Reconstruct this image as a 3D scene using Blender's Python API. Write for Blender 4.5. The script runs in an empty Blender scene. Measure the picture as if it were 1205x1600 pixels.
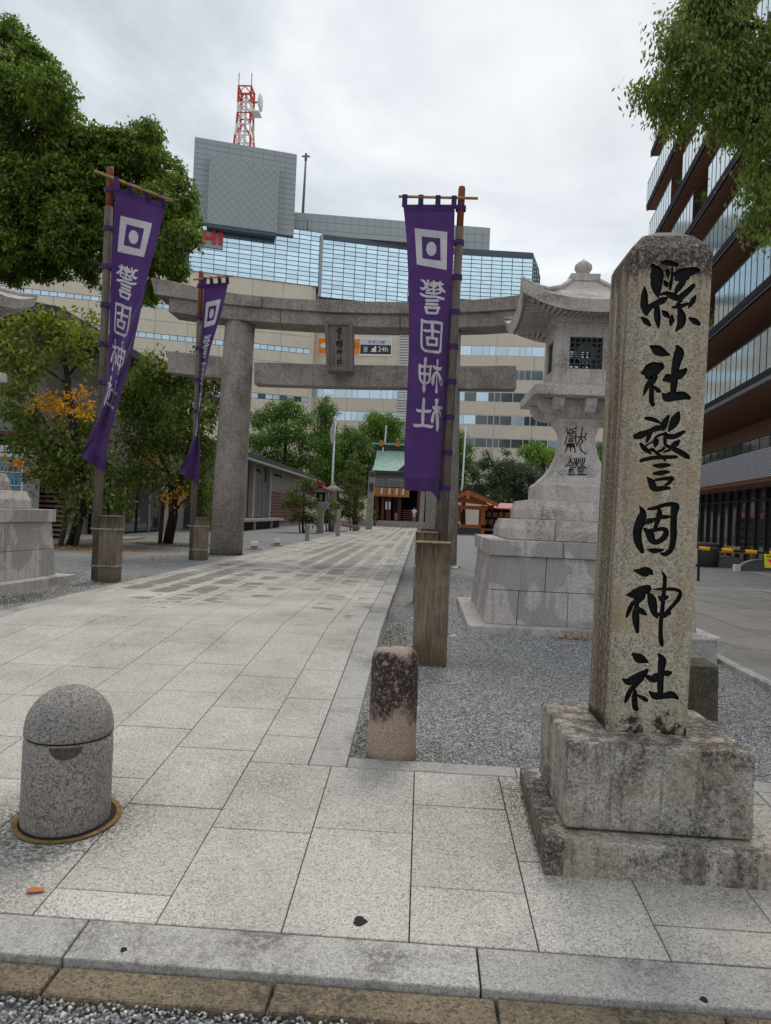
import bpy, math, random
import numpy as np
from mathutils import Matrix, Vector
RNG = np.random.default_rng(7); random.seed(7)
S = bpy.context.scene
COL = S.collection
# ------------------------------------------------------------------ camera
CAM = np.array([0, 0, 1.5]); FPX = 1130.0
_y, _p, _r = math.radians(2.9), math.radians(.08), .042
FW = np.array([-math.sin(_y)*math.cos(_p), math.cos(_y)*math.cos(_p), math.sin(_p)])
_r0 = np.array([math.cos(_y), math.sin(_y), 0]); _u0 = np.cross(_r0, FW)
RT = math.cos(_r)*_r0 + math.sin(_r)*_u0; UP = -math.sin(_r)*_r0 + math.cos(_r)*_u0
cd = bpy.data.cameras.new('camera'); cam = bpy.data.objects.new('camera', cd); COL.objects.link(cam)
cam.matrix_world = Matrix(((RT[0], UP[0], -FW[0], CAM[0]), (RT[1], UP[1], -FW[1], CAM[1]), (RT[2], UP[2], -FW[2], CAM[2]), (0, 0, 0, 1)))
cd.sensor_fit = 'VERTICAL'; cd.sensor_height = 36; cd.lens = 36*FPX/1600; cd.clip_start = .05; cd.clip_end = 3000
S.camera = cam
def at(x, y, Y):
    v = FW + RT*((x-602.5)/FPX) - UP*((y-800)/FPX)
    return CAM + v*(Y/v[1])
def atz(x, y, z=0.0):
    v = FW + RT*((x-602.5)/FPX) - UP*((y-800)/FPX)
    return CAM + v*((z-1.5)/v[2])
# ------------------------------------------------------------------ light
SUN_AZ, SUN_EL = math.radians(14), math.radians(56)      # from +Y towards +X
SD = Vector((math.sin(SUN_AZ)*math.cos(SUN_EL), math.cos(SUN_AZ)*math.cos(SUN_EL), math.sin(SUN_EL)))
sl = bpy.data.lights.new('sun', 'SUN'); sl.energy = 1.3; sl.angle = math.radians(22); sl.color = (1, .95, .87)
so = bpy.data.objects.new('sun', sl); COL.objects.link(so); so.rotation_euler = (-SD).to_track_quat('-Z', 'Y').to_euler()
W = bpy.data.worlds.new('World'); S.world = W; W.use_nodes = True
S.view_settings.view_transform = 'Standard'; S.view_settings.look = 'None'
S.view_settings.exposure = 0.4; S.view_settings.gamma = 1; S.view_settings.use_curve_mapping = False
S.cycles.max_bounces = 6; S.cycles.transparent_max_bounces = 8
# ------------------------------------------------------------------ node helpers
class NT:
    def __init__(s, tree): s.t = tree; s.n = tree.nodes; s.l = tree.links
    def node(s, ty, **kw):
        n = s.n.new(ty)
        for k, v in kw.items(): setattr(n, k, v)
        return n
    def put(s, sock, v):
        if hasattr(v, 'is_output'): s.l.new(v, sock)
        elif isinstance(v, (tuple, list)):
            sock.default_value = tuple(v)+(1,) if (len(v) == 3 and len(sock.default_value) == 4) else tuple(v)
        else: sock.default_value = v
    def pos(s): return s.node('ShaderNodeNewGeometry').outputs['Position']
    def math(s, op, a, b=0.0, clamp=False):
        n = s.node('ShaderNodeMath', operation=op, use_clamp=clamp); s.put(n.inputs[0], a); s.put(n.inputs[1], b); return n.outputs[0]
    def vmath(s, op, a, b=(0, 0, 0)):
        n = s.node('ShaderNodeVectorMath', operation=op); s.put(n.inputs[0], a); s.put(n.inputs[1], b)
        return n.outputs['Value'] if op == 'DOT_PRODUCT' else n.outputs[0]
    def noise(s, v, scale, detail=3, rough=.55, dist=0.0):
        n = s.node('ShaderNodeTexNoise'); s.l.new(v, n.inputs['Vector'])
        n.inputs['Scale'].default_value = scale; n.inputs['Detail'].default_value = detail
        n.inputs['Roughness'].default_value = rough; n.inputs['Distortion'].default_value = dist
        return n.outputs['Fac']
    def voro(s, v, scale, feature='F1', rnd=1.0):
        n = s.node('ShaderNodeTexVoronoi', feature=feature); s.l.new(v, n.inputs['Vector']); n.inputs['Scale'].default_value = scale
        n.inputs['Randomness'].default_value = rnd
        return n
    def ramp(s, f, stops, interp='LINEAR'):
        n = s.node('ShaderNodeValToRGB'); n.color_ramp.interpolation = interp
        e = n.color_ramp.elements
        while len(e) < len(stops): e.new(.5)
        for i, (p, c) in enumerate(stops):
            e[i].position = p
            if not isinstance(c, (tuple, list)): c = (c, c, c)
            e[i].color = (*c[:3], 1)
        s.l.new(f, n.inputs[0]); return n.outputs['Color']
    def mix(s, f, a, b, blend='MIX'):
        n = s.node('ShaderNodeMix', data_type='RGBA', blend_type=blend)
        s.put(n.inputs[0], f); s.put(n.inputs[6], a); s.put(n.inputs[7], b); return n.outputs[2]
    def scale(s, v, k):
        n = s.node('ShaderNodeMapping'); s.l.new(v, n.inputs['Vector']); n.inputs['Scale'].default_value = k; return n.outputs[0]
    def bump(s, h, strength=.3, dist=.01):
        n = s.node('ShaderNodeBump'); n.inputs['Strength'].default_value = strength; n.inputs['Distance'].default_value = dist
        s.l.new(h, n.inputs['Height']); return n.outputs[0]
    def rand(s): return s.node('ShaderNodeObjectInfo').outputs['Random']
def mat(name, fn):
    m = bpy.data.materials.new(name); m.use_nodes = True; t = NT(m.node_tree); t.n.clear()
    b = t.node('ShaderNodeBsdfPrincipled'); o = t.node('ShaderNodeOutputMaterial'); t.l.new(b.outputs[0], o.inputs[0])
    r = fn(t)
    for k, v in r.items():
        if k == 'Surface': t.l.new(v, o.inputs[0])
        else: t.put(b.inputs[k], v)
    return m
# sky: Nishita behind a thick procedural overcast
t = NT(W.node_tree); t.n.clear()
sky = t.node('ShaderNodeTexSky', sky_type='NISHITA'); sky.sun_disc = False; sky.sun_elevation = SUN_EL; sky.sun_rotation = SUN_AZ
d = t.node('ShaderNodeTexCoord').outputs['Generated']
sx = t.node('ShaderNodeSeparateXYZ'); t.l.new(d, sx.inputs[0])
dz = t.math('ADD', t.math('MAXIMUM', sx.outputs[2], 0.0), .22)
cx = t.node('ShaderNodeCombineXYZ'); t.l.new(t.math('DIVIDE', sx.outputs[0], dz), cx.inputs[0]); t.l.new(t.math('DIVIDE', sx.outputs[1], dz), cx.inputs[1])
cl = t.noise(cx.outputs[0], 1.6, 7, .58, .5)
cl2 = t.noise(cx.outputs[0], 5.0, 5, .55, .3)
clm = t.math('ADD', t.math('MULTIPLY', cl, .8), t.math('MULTIPLY', cl2, .2))
cc = t.ramp(clm, [(.38, (.42, .455, .495)), (.48, (.53, .57, .605)), (.60, (.70, .73, .745))])
glow = t.vmath('DOT_PRODUCT', d, tuple(Vector((.12, .86, .50)).normalized()))
gl = t.math('POWER', t.math('MAXIMUM', glow, 0.0), 30)
cc = t.mix(t.math('MULTIPLY', gl, .42, True), cc, (.88, .885, .88))
cc10 = t.mix(1.0, cc, (10, 10, 10), 'MULTIPLY')
fin = t.mix(.93, sky.outputs[0], cc10)
bg = t.node('ShaderNodeBackground'); t.l.new(fin, bg.inputs[0]); bg.inputs[1].default_value = .1
wo = t.node('ShaderNodeOutputWorld'); t.l.new(bg.outputs[0], wo.inputs[0])
# ------------------------------------------------------------------ materials
def speck(t, p, cell, lo, base, hi, dark=.2, light=.2):
    """crystals: every Voronoi cell its own mineral"""
    v = t.voro(p, cell); bw = t.node('ShaderNodeSeparateColor'); t.l.new(v.outputs['Color'], bw.inputs[0])
    c1 = t.ramp(bw.outputs[0], [(0, lo), (dark*.9, lo), (dark*1.35, base), (1-light*1.3, base), (1-light*.8, hi), (1, hi)])
    v2 = t.voro(p, cell*2.3); bw2 = t.node('ShaderNodeSeparateColor'); t.l.new(v2.outputs['Color'], bw2.inputs[0])
    c2 = t.ramp(bw2.outputs[1], [(0, lo), (.22, tuple((x+y)/2 for x, y in zip(lo, base))), (.5, base), (.8, hi)])
    return t.mix(.4, c1, c2), bw.outputs[0]
def granite(name, base, spread=.5, grain=95, stain=None, streak=None, wet=0.0, rough=.75, bump=.25, warm=None, per=0.0, top=None, extra=None):
    def f(t):
        p = t.pos()
        lo = tuple(c*(1-spread) for c in base); hi = tuple(min(.9, c*(1+spread*.7)) for c in base)
        col, gs = speck(t, p, grain, lo, base, hi)
        big = t.noise(p, 1.7, 4, .6)
        col = t.mix(t.ramp(big, [(.3, .0), (.7, .28)]), col, tuple(c*.72 for c in base))
        if warm: col = t.mix(t.ramp(t.noise(p, 2.6, 4, .65, .4), [(.45, 0), (.68, .7)]), col, warm, 'MIX')
        if per:
            r = t.rand(); k = t.math('ADD', 1-per, t.math('MULTIPLY', r, 2*per)); col = t.mix(1.0, col, k, 'MULTIPLY')
        rg = rough
        if stain:
            sc, amt, ss = stain
            m = t.ramp(t.noise(p, ss, 8, .72, .5), [(.5-.12*amt, 0), (.62, .9)])
            m2 = t.math('MULTIPLY', m, t.ramp(t.noise(p, 30, 4, .8), [(.42, .15), (.55, 1)]))
            col = t.mix(m2, col, sc)
        if streak:
            sc, amt = streak
            q = t.scale(p, (9, 9, .55)); m = t.ramp(t.noise(q, 1.3, 6, .65, .3), [(.5, 0), (.62, amt)])
            m = t.math('MULTIPLY', m, t.ramp(t.noise(p, 45, 4, .8), [(.4, .25), (.56, 1)]))
            col = t.mix(m, col, sc)
        if wet:
            m = t.ramp(t.noise(p, 1.5, 3, .5, .6), [(.55-.1*wet, 0), (.575-.1*wet, .52)])
            col = t.mix(m, col, tuple(c*.42 for c in base)); rg = t.mix(m, (rough,)*3, (.5,)*3)
        if extra: col = extra(t, p, col)
        nrm = t.bump(t.math('ADD', gs, t.math('MULTIPLY', t.noise(p, 14, 4, .6), .8)), bump, .004)
        return {'Base Color': col, 'Roughness': rg, 'Normal': nrm, 'Specular IOR Level': .22}
    return mat(name, f)
def plain(name, c, rough=.6, metal=0.0, var=.15, scale=6.0, spec=.25, bump=0.0):
    def f(t):
        p = t.pos(); n = t.noise(p, scale, 5, .6)
        col = t.ramp(n, [(.25, tuple(x*(1-var) for x in c)), (.75, tuple(min(.95, x*(1+var)) for x in c))])
        r = {'Base Color': col, 'Roughness': rough, 'Metallic': metal, 'Specular IOR Level': spec}
        if bump: r['Normal'] = t.bump(t.noise(p, scale*8, 4, .6), bump, .01)
        return r
    return mat(name, f)
M = {}
def pillar_stains(t, p, col):
    sp = t.node('ShaderNodeSeparateXYZ'); t.l.new(p, sp.inputs[0]); X, Y, Z = sp.outputs
    grit = t.ramp(t.noise(p, 55, 4, .8), [(.36, .1), (.52, 1)])
    # black lichen washed down from the weathered head
    h = t.math('ADD', t.math('MULTIPLY', t.math('SUBTRACT', Z, 2.93), 3.0), t.math('MULTIPLY', t.math('SUBTRACT', t.noise(t.scale(p, (4, 4, 1.1)), 1.6, 5, .7), .5), 2.4))
    col = t.mix(t.math('MULTIPLY', t.ramp(h, [(-.0, 0), (.26, .97)]), grit), col, (.05, .036, .034))
    # long brown runs down the left flank
    k = t.math('ADD', t.math('MULTIPLY', t.math('SUBTRACT', 1.215, X), 5.0), t.math('MULTIPLY', t.math('SUBTRACT', t.noise(t.scale(p, (10, 10, .5)), 1.2, 5, .65), .5), 1.9))
    lf = t.ramp(t.math('DIVIDE', t.math('SUBTRACT', Y, 4.3), .12), [(.2, .35), (.5, 1)])
    col = t.mix(t.math('MULTIPLY', t.math('MULTIPLY', t.ramp(k, [(.0, 0.1), (.38, .95)]), grit), lf), col, (.07, .044, .032))
    # black spots where rain splashes off the base
    b = t.math('ADD', t.math('MULTIPLY', t.math('SUBTRACT', .40, Z), 5.5), t.math('MULTIPLY', t.math('SUBTRACT', t.noise(p, 7.5, 4, .7), .5), 3.4))
    col = t.mix(t.ramp(b, [(.2, 0), (.5, .95)]), col, (.016, .015, .012))
    return col
M['pillar'] = granite('weathered_buff_granite', (.43, .375, .295), .78, 110, streak=((.22, .15, .085), .5), warm=(.37, .27, .15), bump=.6, extra=pillar_stains)
def plinth_stains(t, p, col):
    sp = t.node('ShaderNodeSeparateXYZ'); t.l.new(p, sp.inputs[0]); X, Y, Z = sp.outputs
    grit = t.ramp(t.noise(p, 60, 4, .8), [(.38, .05), (.52, 1)])
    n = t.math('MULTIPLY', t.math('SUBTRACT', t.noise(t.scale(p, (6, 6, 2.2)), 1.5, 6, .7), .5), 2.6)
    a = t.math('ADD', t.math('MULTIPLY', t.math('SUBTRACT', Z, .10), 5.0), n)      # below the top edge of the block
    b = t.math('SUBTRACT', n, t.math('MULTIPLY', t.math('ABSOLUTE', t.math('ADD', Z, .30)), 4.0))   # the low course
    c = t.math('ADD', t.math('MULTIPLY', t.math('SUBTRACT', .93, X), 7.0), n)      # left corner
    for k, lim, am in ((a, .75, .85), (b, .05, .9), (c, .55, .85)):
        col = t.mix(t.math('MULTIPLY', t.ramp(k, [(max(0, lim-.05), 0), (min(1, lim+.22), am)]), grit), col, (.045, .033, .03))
    return col
M['plinth'] = granite('mossy_plinth_granite', (.41, .375, .33), .72, 100, stain=((.04, .031, .028), .45, 3.4), streak=((.05, .038, .032), .7), warm=(.36, .285, .195), bump=.6, extra=plinth_stains)
M['slab'] = None
M['lantern'] = granite('grey_pink_granite', (.52, .47, .435), .5, 95, wet=0.0, streak=((.21, .185, .165), .45), stain=((.15, .13, .115), .0, 1.2))
M['lantern_wet'] = granite('damp_grey_granite', (.52, .475, .445), .5, 95, wet=1.0, streak=((.13, .12, .11), .5))
M['torii'] = granite('brown_grey_granite', (.34, .29, .255), .72, 42, streak=((.14, .12, .105), .5), stain=((.12, .105, .09), .3, .9))
M['plaque'] = granite('dark_plaque_stone', (.21, .182, .158), .6, 60, streak=((.09, .078, .07), .6))
M['dome'] = granite('washed_aggregate_concrete', (.27, .245, .225), .85, 105, bump=.9)
M['rough'] = granite('pink_weathered_granite', (.37, .27, .215), .6, 90, bump=.7)
M['kerbbrown'] = granite('brown_aggregate_kerb', (.19, .148, .098), .75, 90, stain=((.05, .045, .035), .3, 3), bump=.8)
M['kerb'] = granite('kerb_granite', (.40, .38, .355), .55, 130, per=.05, stain=((.15, .14, .13), .05, 1.2))
M['concrete'] = plain('old_concrete', (.34, .315, .285), .85, var=.2, scale=3, bump=.2)
def f_slab(t):
    p = t.pos(); r = t.rand()
    col, gs = speck(t, p, 135, (.16, .148, .135), (.485, .452, .41), (.66, .62, .57), .19, .24)
    col = t.mix(t.ramp(t.noise(p, 1.1, 5, .6), [(.45, 0), (.75, .38)]), col, (.47, .40, .30))
    k = t.math('ADD', .95, t.math('MULTIPLY', r, .10)); k = t.math('ADD', k, t.math('MULTIPLY', t.math('GREATER_THAN', r, .95), .10)); col = t.mix(1.0, col, k, 'MULTIPLY')
    gr = t.ramp(t.noise(p, .8, 7, .72), [(.44, 0), (.64, .62)])
    gr = t.math('MULTIPLY', gr, t.ramp(t.noise(p, 52, 4, .8), [(.42, .0), (.56, 1)]))
    col = t.mix(gr, col, (.12, .11, .10))
    gs_ = t.voro(p, 1.9); gum = t.math('LESS_THAN', gs_.outputs['Distance'], t.math('MULTIPLY', t.noise(p, 3.3, 2), .035)); col = t.mix(t.math('MULTIPLY', gum, .7), col, (.08, .075, .07))
    # dark algae near the monument plinth
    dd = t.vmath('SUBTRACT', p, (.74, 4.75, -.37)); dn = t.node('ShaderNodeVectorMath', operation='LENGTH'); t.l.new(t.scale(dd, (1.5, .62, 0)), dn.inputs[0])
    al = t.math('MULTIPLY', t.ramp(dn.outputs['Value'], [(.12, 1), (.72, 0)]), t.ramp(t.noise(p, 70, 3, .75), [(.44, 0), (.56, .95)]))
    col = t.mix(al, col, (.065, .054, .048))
    d3 = t.node('ShaderNodeVectorMath', operation='LENGTH'); t.l.new(t.scale(t.vmath('SUBTRACT', p, (-2.05, 4.12, 0)), (1, .9, 0)), d3.inputs[0])  # speckled algae round the bollard, which also paints in its contact shadow
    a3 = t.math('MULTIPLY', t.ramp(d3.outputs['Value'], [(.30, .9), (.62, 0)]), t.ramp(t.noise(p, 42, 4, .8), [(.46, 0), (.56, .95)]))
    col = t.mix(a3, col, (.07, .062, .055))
    # rain still standing on the level path, the slab margins already dry
    off = t.node('ShaderNodeCombineXYZ'); t.l.new(t.math('MULTIPLY', r, 37.0), off.inputs[2])
    sp = t.node('ShaderNodeSeparateXYZ'); t.l.new(p, sp.inputs[0])
    fr = t.math('FRACT', t.math('DIVIDE', t.math('SUBTRACT', sp.outputs[0], .022-5.905), .5905)); fr = t.math('ABSOLUTE', t.math('SUBTRACT', fr, .5))
    n = t.noise(t.vmath('ADD', t.scale(p, (.8, 1.9, 1)), off.outputs[0]), 1.35, 8, .66, .25)
    n = t.math('ADD', n, t.math('MULTIPLY', t.noise(t.scale(p, (.5, .12, 0)), 1.0, 2, .5), .6))
    n = t.math('SUBTRACT', n, t.ramp(fr, [(.27, 0), (.48, .30)]))
    n = t.math('ADD', n, t.ramp(t.math('DIVIDE', sp.outputs[1], 40.0), [(.235, 0), (.30, .10), (.5, .145), (.9, .15)]))
    n = t.math('ADD', n, t.ramp(t.math('DIVIDE', t.math('ABSOLUTE', t.math('ADD', sp.outputs[0], 2.5)), 3.0), [(.4, .06), (.9, -.02)]))
    far2 = t.ramp(t.math('DIVIDE', sp.outputs[1], 40.0), [(.228, .0), (.243, 1.0)])
    wm = t.math('MULTIPLY', t.ramp(n, [(.945, 0), (1.0, .72)]), far2)
    col = t.mix(wm, col, (.115, .102, .088))
    rg = t.mix(wm, (.8,)*3, (.42,)*3)
    return {'Base Color': col, 'Roughness': rg, 'Normal': t.bump(gs, .3, .003), 'Specular IOR Level': .3}
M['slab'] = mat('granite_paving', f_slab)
def f_gravel(t):
    p = t.pos(); v = t.voro(p, 62); bw = t.node('ShaderNodeRGBToBW'); t.l.new(v.outputs['Color'], bw.inputs[0])
    v2 = t.voro(p, 21); bw2 = t.node('ShaderNodeRGBToBW'); t.l.new(v2.outputs['Color'], bw2.inputs[0])
    k = t.math('ADD', t.math('MULTIPLY', bw.outputs[0], .65), t.math('MULTIPLY', bw2.outputs[0], .35))
    col = t.ramp(k, [(.2, (.13, .13, .132)), (.5, (.32, .318, .316)), (.8, (.54, .535, .525))])
    col = t.mix(t.ramp(t.noise(p, .35, 6, .65), [(.52, 0), (.72, .75)]), col, (.17, .135, .10))
    for (cx_, cy_, rx, ry, cc_) in ((-.22, 9.6, .22, .75, (.30, .185, .095)), (-.3, 8.2, .14, .9, (.16, .14, .06)), (-5.75, 14.3, .5, 1.6, (.33, .215, .115)), (-10.5, 23.5, 3.2, 2.2, (.12, .085, .055)), (-9.4, 27.4, 2.4, 1.6, (.075, .06, .045)), (-6.0, 11.0, .5, 1.6, (.17, .16, .09))):
        dn = t.node('ShaderNodeVectorMath', operation='LENGTH'); t.l.new(t.scale(t.vmath('SUBTRACT', p, (cx_, cy_, 0)), (1/rx, 1/ry, 0)), dn.inputs[0])
        k_ = t.ramp(t.math('ADD', dn.outputs['Value'], t.math('MULTIPLY', t.math('SUBTRACT', t.noise(p, 3.5, 5, .7), .5), 1.6)), [(.55, .8), (.95, 0)])
        col = t.mix(t.math('MULTIPLY', k_, t.ramp(bw.outputs[0], [(.3, 1), (.9, .5)])), col, cc_)
    e = t.ramp(v.outputs['Distance'], [(.2, 1), (.75, .35)]); col = t.mix(1.0, col, e, 'MULTIPLY')
    return {'Base Color': col, 'Roughness': .9, 'Normal': t.bump(v.outputs['Distance'], -.8, .012)}
M['gravel'] = mat('grey_gravel', f_gravel)
def f_stone(lo, mid, hi):
    def f(t):
        r = t.node('ShaderNodeNewGeometry').outputs['Random Per Island']; p = t.pos()
        col = t.ramp(r, [(.0, lo), (.55, mid), (.93, hi), (1, (min(.9, hi[0]*1.3), min(.9, hi[1]*1.25), min(.9, hi[2]*1.15)))])
        return {'Base Color': col, 'Roughness': .85}
    return f
M['gstone'] = mat('gravel_stone', f_stone((.12, .12, .124), (.37, .367, .365), (.64, .63, .615)))
M['pebble'] = mat('washed_pebble', f_stone((.09, .095, .105), (.26, .265, .275), (.56, .53, .48)))
M['ink'] = mat('black_lettering_paint', lambda t: {'Base Color': t.mix(t.ramp(t.noise(t.pos(), 75, 4, .75), [(.60, 0), (.70, .6)]), (.006, .006, .007), (.13, .125, .115)), 'Roughness': .75, 'Specular IOR Level': .2, 'Normal': t.bump(t.noise(t.pos(), 90, 4, .7), .6, .006)})
M['inkplain'] = plain('black_letter_paint', (.006, .006, .006), .8, var=.3, spec=.15)
def cloth(name, c, tr=.25):
    def f(t):
        p = t.pos(); n = t.noise(p, 2.4, 4, .6); w = t.node('ShaderNodeTexWave'); w.inputs['Scale'].default_value = 120; t.l.new(p, w.inputs[0])
        col = t.ramp(n, [(.3, tuple(x*.85 for x in c)), (.7, tuple(min(.9, x*1.12) for x in c))])
        b = t.node('ShaderNodeBsdfPrincipled'); t.l.new(col, b.inputs['Base Color']); b.inputs['Roughness'].default_value = .85; b.inputs['Specular IOR Level'].default_value = .2
        b.inputs['Sheen Weight'].default_value = .15
        hh = t.math('ADD', t.noise(t.scale(p, (3, 3, .7)), 2.2, 5, .6, .6), t.math('MULTIPLY', t.noise(t.scale(p, (1.2, 1.2, 2.0)), 5, 3, .5, 1.2), .5)); t.l.new(t.bump(hh, .75, .05), b.inputs['Normal'])
        tl = t.node('ShaderNodeBsdfTranslucent'); t.l.new(col, tl.inputs[0])
        mx = t.node('ShaderNodeMixShader'); mx.inputs[0].default_value = tr; t.l.new(b.outputs[0], mx.inputs[1]); t.l.new(tl.outputs[0], mx.inputs[2])
        return {'Surface': mx.outputs[0]}
    return mat(name, f)
M['purple'] = cloth('purple_banner_cloth', (.085, .036, .158))
M['white_cloth'] = cloth('white_dyed_cloth', (.66, .63, .66), .2)
def wood(name, c, dark, rough=.8, top=None):
    def f(t):
        p = t.pos(); q = t.scale(p, (26, 26, .9)); n = t.noise(q, 2.2, 8, .75, .5)
        col = t.ramp(n, [(.33, dark), (.52, c), (.72, tuple(min(.9, x*1.45) for x in c))])
        col = t.mix(t.ramp(t.noise(p, 3.1, 5, .7), [(.5, 0), (.7, .6)]), col, dark)
        if top:
            sp = t.node('ShaderNodeSeparateXYZ'); t.l.new(p, sp.inputs[0]); z = sp.outputs[2]; w = t.math('MULTIPLY', t.math('SUBTRACT', t.noise(t.scale(p, (11, 11, 1.2)), 1.4, 5, .65), .5), 1.6)
            for k, cc_ in ((t.math('ADD', t.math('MULTIPLY', t.math('SUBTRACT', z, top-.5), 1.5), w), (.05, .034, .018)), (t.math('ADD', t.math('MULTIPLY', t.math('SUBTRACT', .28, z), 2.2), w), (.10, .072, .04))):
                col = t.mix(t.ramp(k, [(.1, 0), (.75, .85)]), col, cc_)
        return {'Base Color': col, 'Roughness': rough, 'Normal': t.bump(n, .5, .01), 'Specular IOR Level': .2}
    return mat(name, f)
M['postwood'] = wood('weathered_post_wood', (.22, .175, .125), (.05, .037, .025), top=1.25)
M['endgrain'] = wood('sawn_post_top', (.27, .19, .11), (.08, .05, .03))
M['polewood'] = wood('grey_pole_wood', (.155, .125, .10), (.05, .04, .034))
M['poletip'] = plain('rust_red_pole_paint', (.22, .058, .026), .6)
M['bamboo'] = plain('bamboo', (.33, .20, .06), .5)
M['metal'] = plain('dull_galvanised_metal', (.42, .42, .42), .4, .8)
M['white_metal'] = plain('white_painted_metal', (.74, .75, .76), .45)
M['darkmetal'] = plain('dark_steel', (.028, .03, .034), .45, .3)
M['grille'] = plain('bronze_green_grille', (.055, .068, .068), .55, .5)
M['black'] = plain('shadowy_interior', (.012, .011, .011), .9)
M['rust'] = plain('rusty_sand', (.20, .125, .05), .95, var=.5, scale=25)
M['rubber'] = plain('black_rubber_seal', (.015, .015, .016), .8)
M['beige'] = plain('beige_wall_panel', (.70, .61, .49), .85, var=.08, scale=.5)
M['beige2'] = plain('beige_rendered_wall', (.68, .585, .47), .85, var=.08, scale=.5)
M['greypanel'] = plain('grey_metal_panel', (.33, .355, .365), .5, .2, var=.05, scale=.4)
M['greypanel2'] = plain('light_grey_metal_panel', (.37, .39, .395), .5, .2, var=.05, scale=.4)
M['frame'] = plain('white_window_frame', (.62, .62, .60), .5)
M['mullion'] = plain('dark_mullion', (.085, .11, .135), .5)
def glass(name, c, rough=.08, spec=1.0, per=.12, metal=.75):
    def f(t):
        r = t.rand(); k = t.math('ADD', 1-per, t.math('MULTIPLY', r, 2*per)); col = t.mix(1.0, c, k, 'MULTIPLY')
        n = t.bump(t.noise(t.pos(), .6, 2), .08, .1)
        return {'Base Color': col, 'Roughness': rough, 'Metallic': metal, 'Specular IOR Level': spec, 'Normal': n}
    return mat(name, f)
M['skyglass'] = glass('blue_mirror_glass', (.66, .84, .95), .12, metal=.9)
M['paleglass'] = glass('pale_blue_window_glass', (.55, .68, .76), .2, per=.12, metal=.7)
M['darkglass'] = glass('dark_window_glass', (.085, .105, .11), .12, per=.35, metal=.35)
M['balglass'] = glass('balustrade_glass', (.56, .65, .69), .1, per=.08, metal=.8)
M['shopglass'] = glass('shopfront_glass', (.045, .05, .05), .04, per=.3, metal=.12)
M['brown'] = plain('brown_louvre', (.40, .215, .15), .65, var=.15)
M['brownback'] = plain('dark_brown_soffit', (.075, .036, .026), .8)
M['slabdark'] = plain('dark_slab_edge', (.02, .02, .026), .75, spec=.15)
M['slabgrey'] = plain('grey_slab_trim', (.16, .16, .175), .6)
M['fascia'] = plain('pale_grey_louvre', (.40, .39, .43), .5)
M['darkwall'] = plain('dark_stone_wall', (.06, .062, .064), .8, var=.3, scale=1.5)
M['redpaint'] = plain('red_lattice_paint', (.50, .055, .02), .5, var=.1)
M['whitepaint'] = plain('white_lattice_paint', (.75, .75, .74), .5, var=.08)
M['signred'] = plain('red_sign_letter', (.72, .035, .045), .5, var=.05)
M['orange'] = plain('orange_sign', (.85, .27, .02), .5, var=.04)
M['signgrey'] = plain('sign_pale_grey', (.60, .62, .64), .5, var=.04)
M['signdark'] = plain('sign_dark', (.05, .035, .04), .5)
M['signwhite'] = plain('sign_white', (.80, .80, .80), .5, var=.04)
M['verm'] = plain('vermilion_timber', (.46, .13, .04), .6)
M['vermred'] = plain('red_roof_paint', (.33, .035, .03), .5)
M['paleblue'] = plain('pale_blue_paint', (.25, .40, .47), .6)
M['rooftile'] = plain('dark_grey_roof_tile', (.055, .055, .06), .6, var=.25, scale=3)
M['plaster'] = plain('pale_grey_plaster', (.37, .35, .32), .85, var=.1, scale=.8)
M['plasterdim'] = plain('grey_plaster', (.25, .235, .215), .85, var=.12, scale=.8)
M['redslat'] = plain('dark_red_slat', (.19, .045, .04), .6, var=.2)
M['redslatlight'] = plain('dusty_rose_slat', (.33, .17, .155), .6, var=.2)
def f_copper(t):
    p = t.pos(); n = t.noise(t.scale(p, (1, 1, .35)), 1.3, 6, .65)
    col = t.ramp(n, [(.3, (.16, .29, .22)), (.5, (.27, .43, .34)), (.62, (.33, .47, .39)), (.7, (.25, .235, .16))])
    return {'Base Color': col, 'Roughness': .8}
M['copper'] = mat('verdigris_copper', f_copper)
M['greywood'] = wood('silvered_boards', (.255, .25, .24), (.16, .155, .15))
M['goldwood'] = wood('golden_plank', (.47, .22, .06), (.26, .11, .03))
M['redwood'] = plain('dark_red_timber', (.115, .03, .02), .6, var=.3)
M['yellow'] = plain('yellow_barrier', (.72, .40, .012), .5, var=.08)
M['yellowsign'] = plain('yellow_sign_board', (.76, .60, .03), .5, var=.06)
M['barblack'] = plain('black_barrier', (.02, .02, .02), .5)
M['skin'] = plain('skin', (.42, .25, .17), .6)
M['shirt'] = plain('white_shirt', (.74, .74, .78), .8)
M['hair'] = plain('black_hair', (.015, .012, .012), .6)
M['asphalt'] = granite('grey_drive_paver', (.225, .21, .195), .3, 60, per=.06, stain=((.12, .112, .105), .1, .8), rough=.7)
M['bark'] = plain('dark_bark', (.055, .042, .033), .9, var=.4, scale=8, bump=.6)
M['bark2'] = plain('dark_cherry_bark', (.03, .024, .02), .9, var=.4, scale=8, bump=.6)
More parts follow.
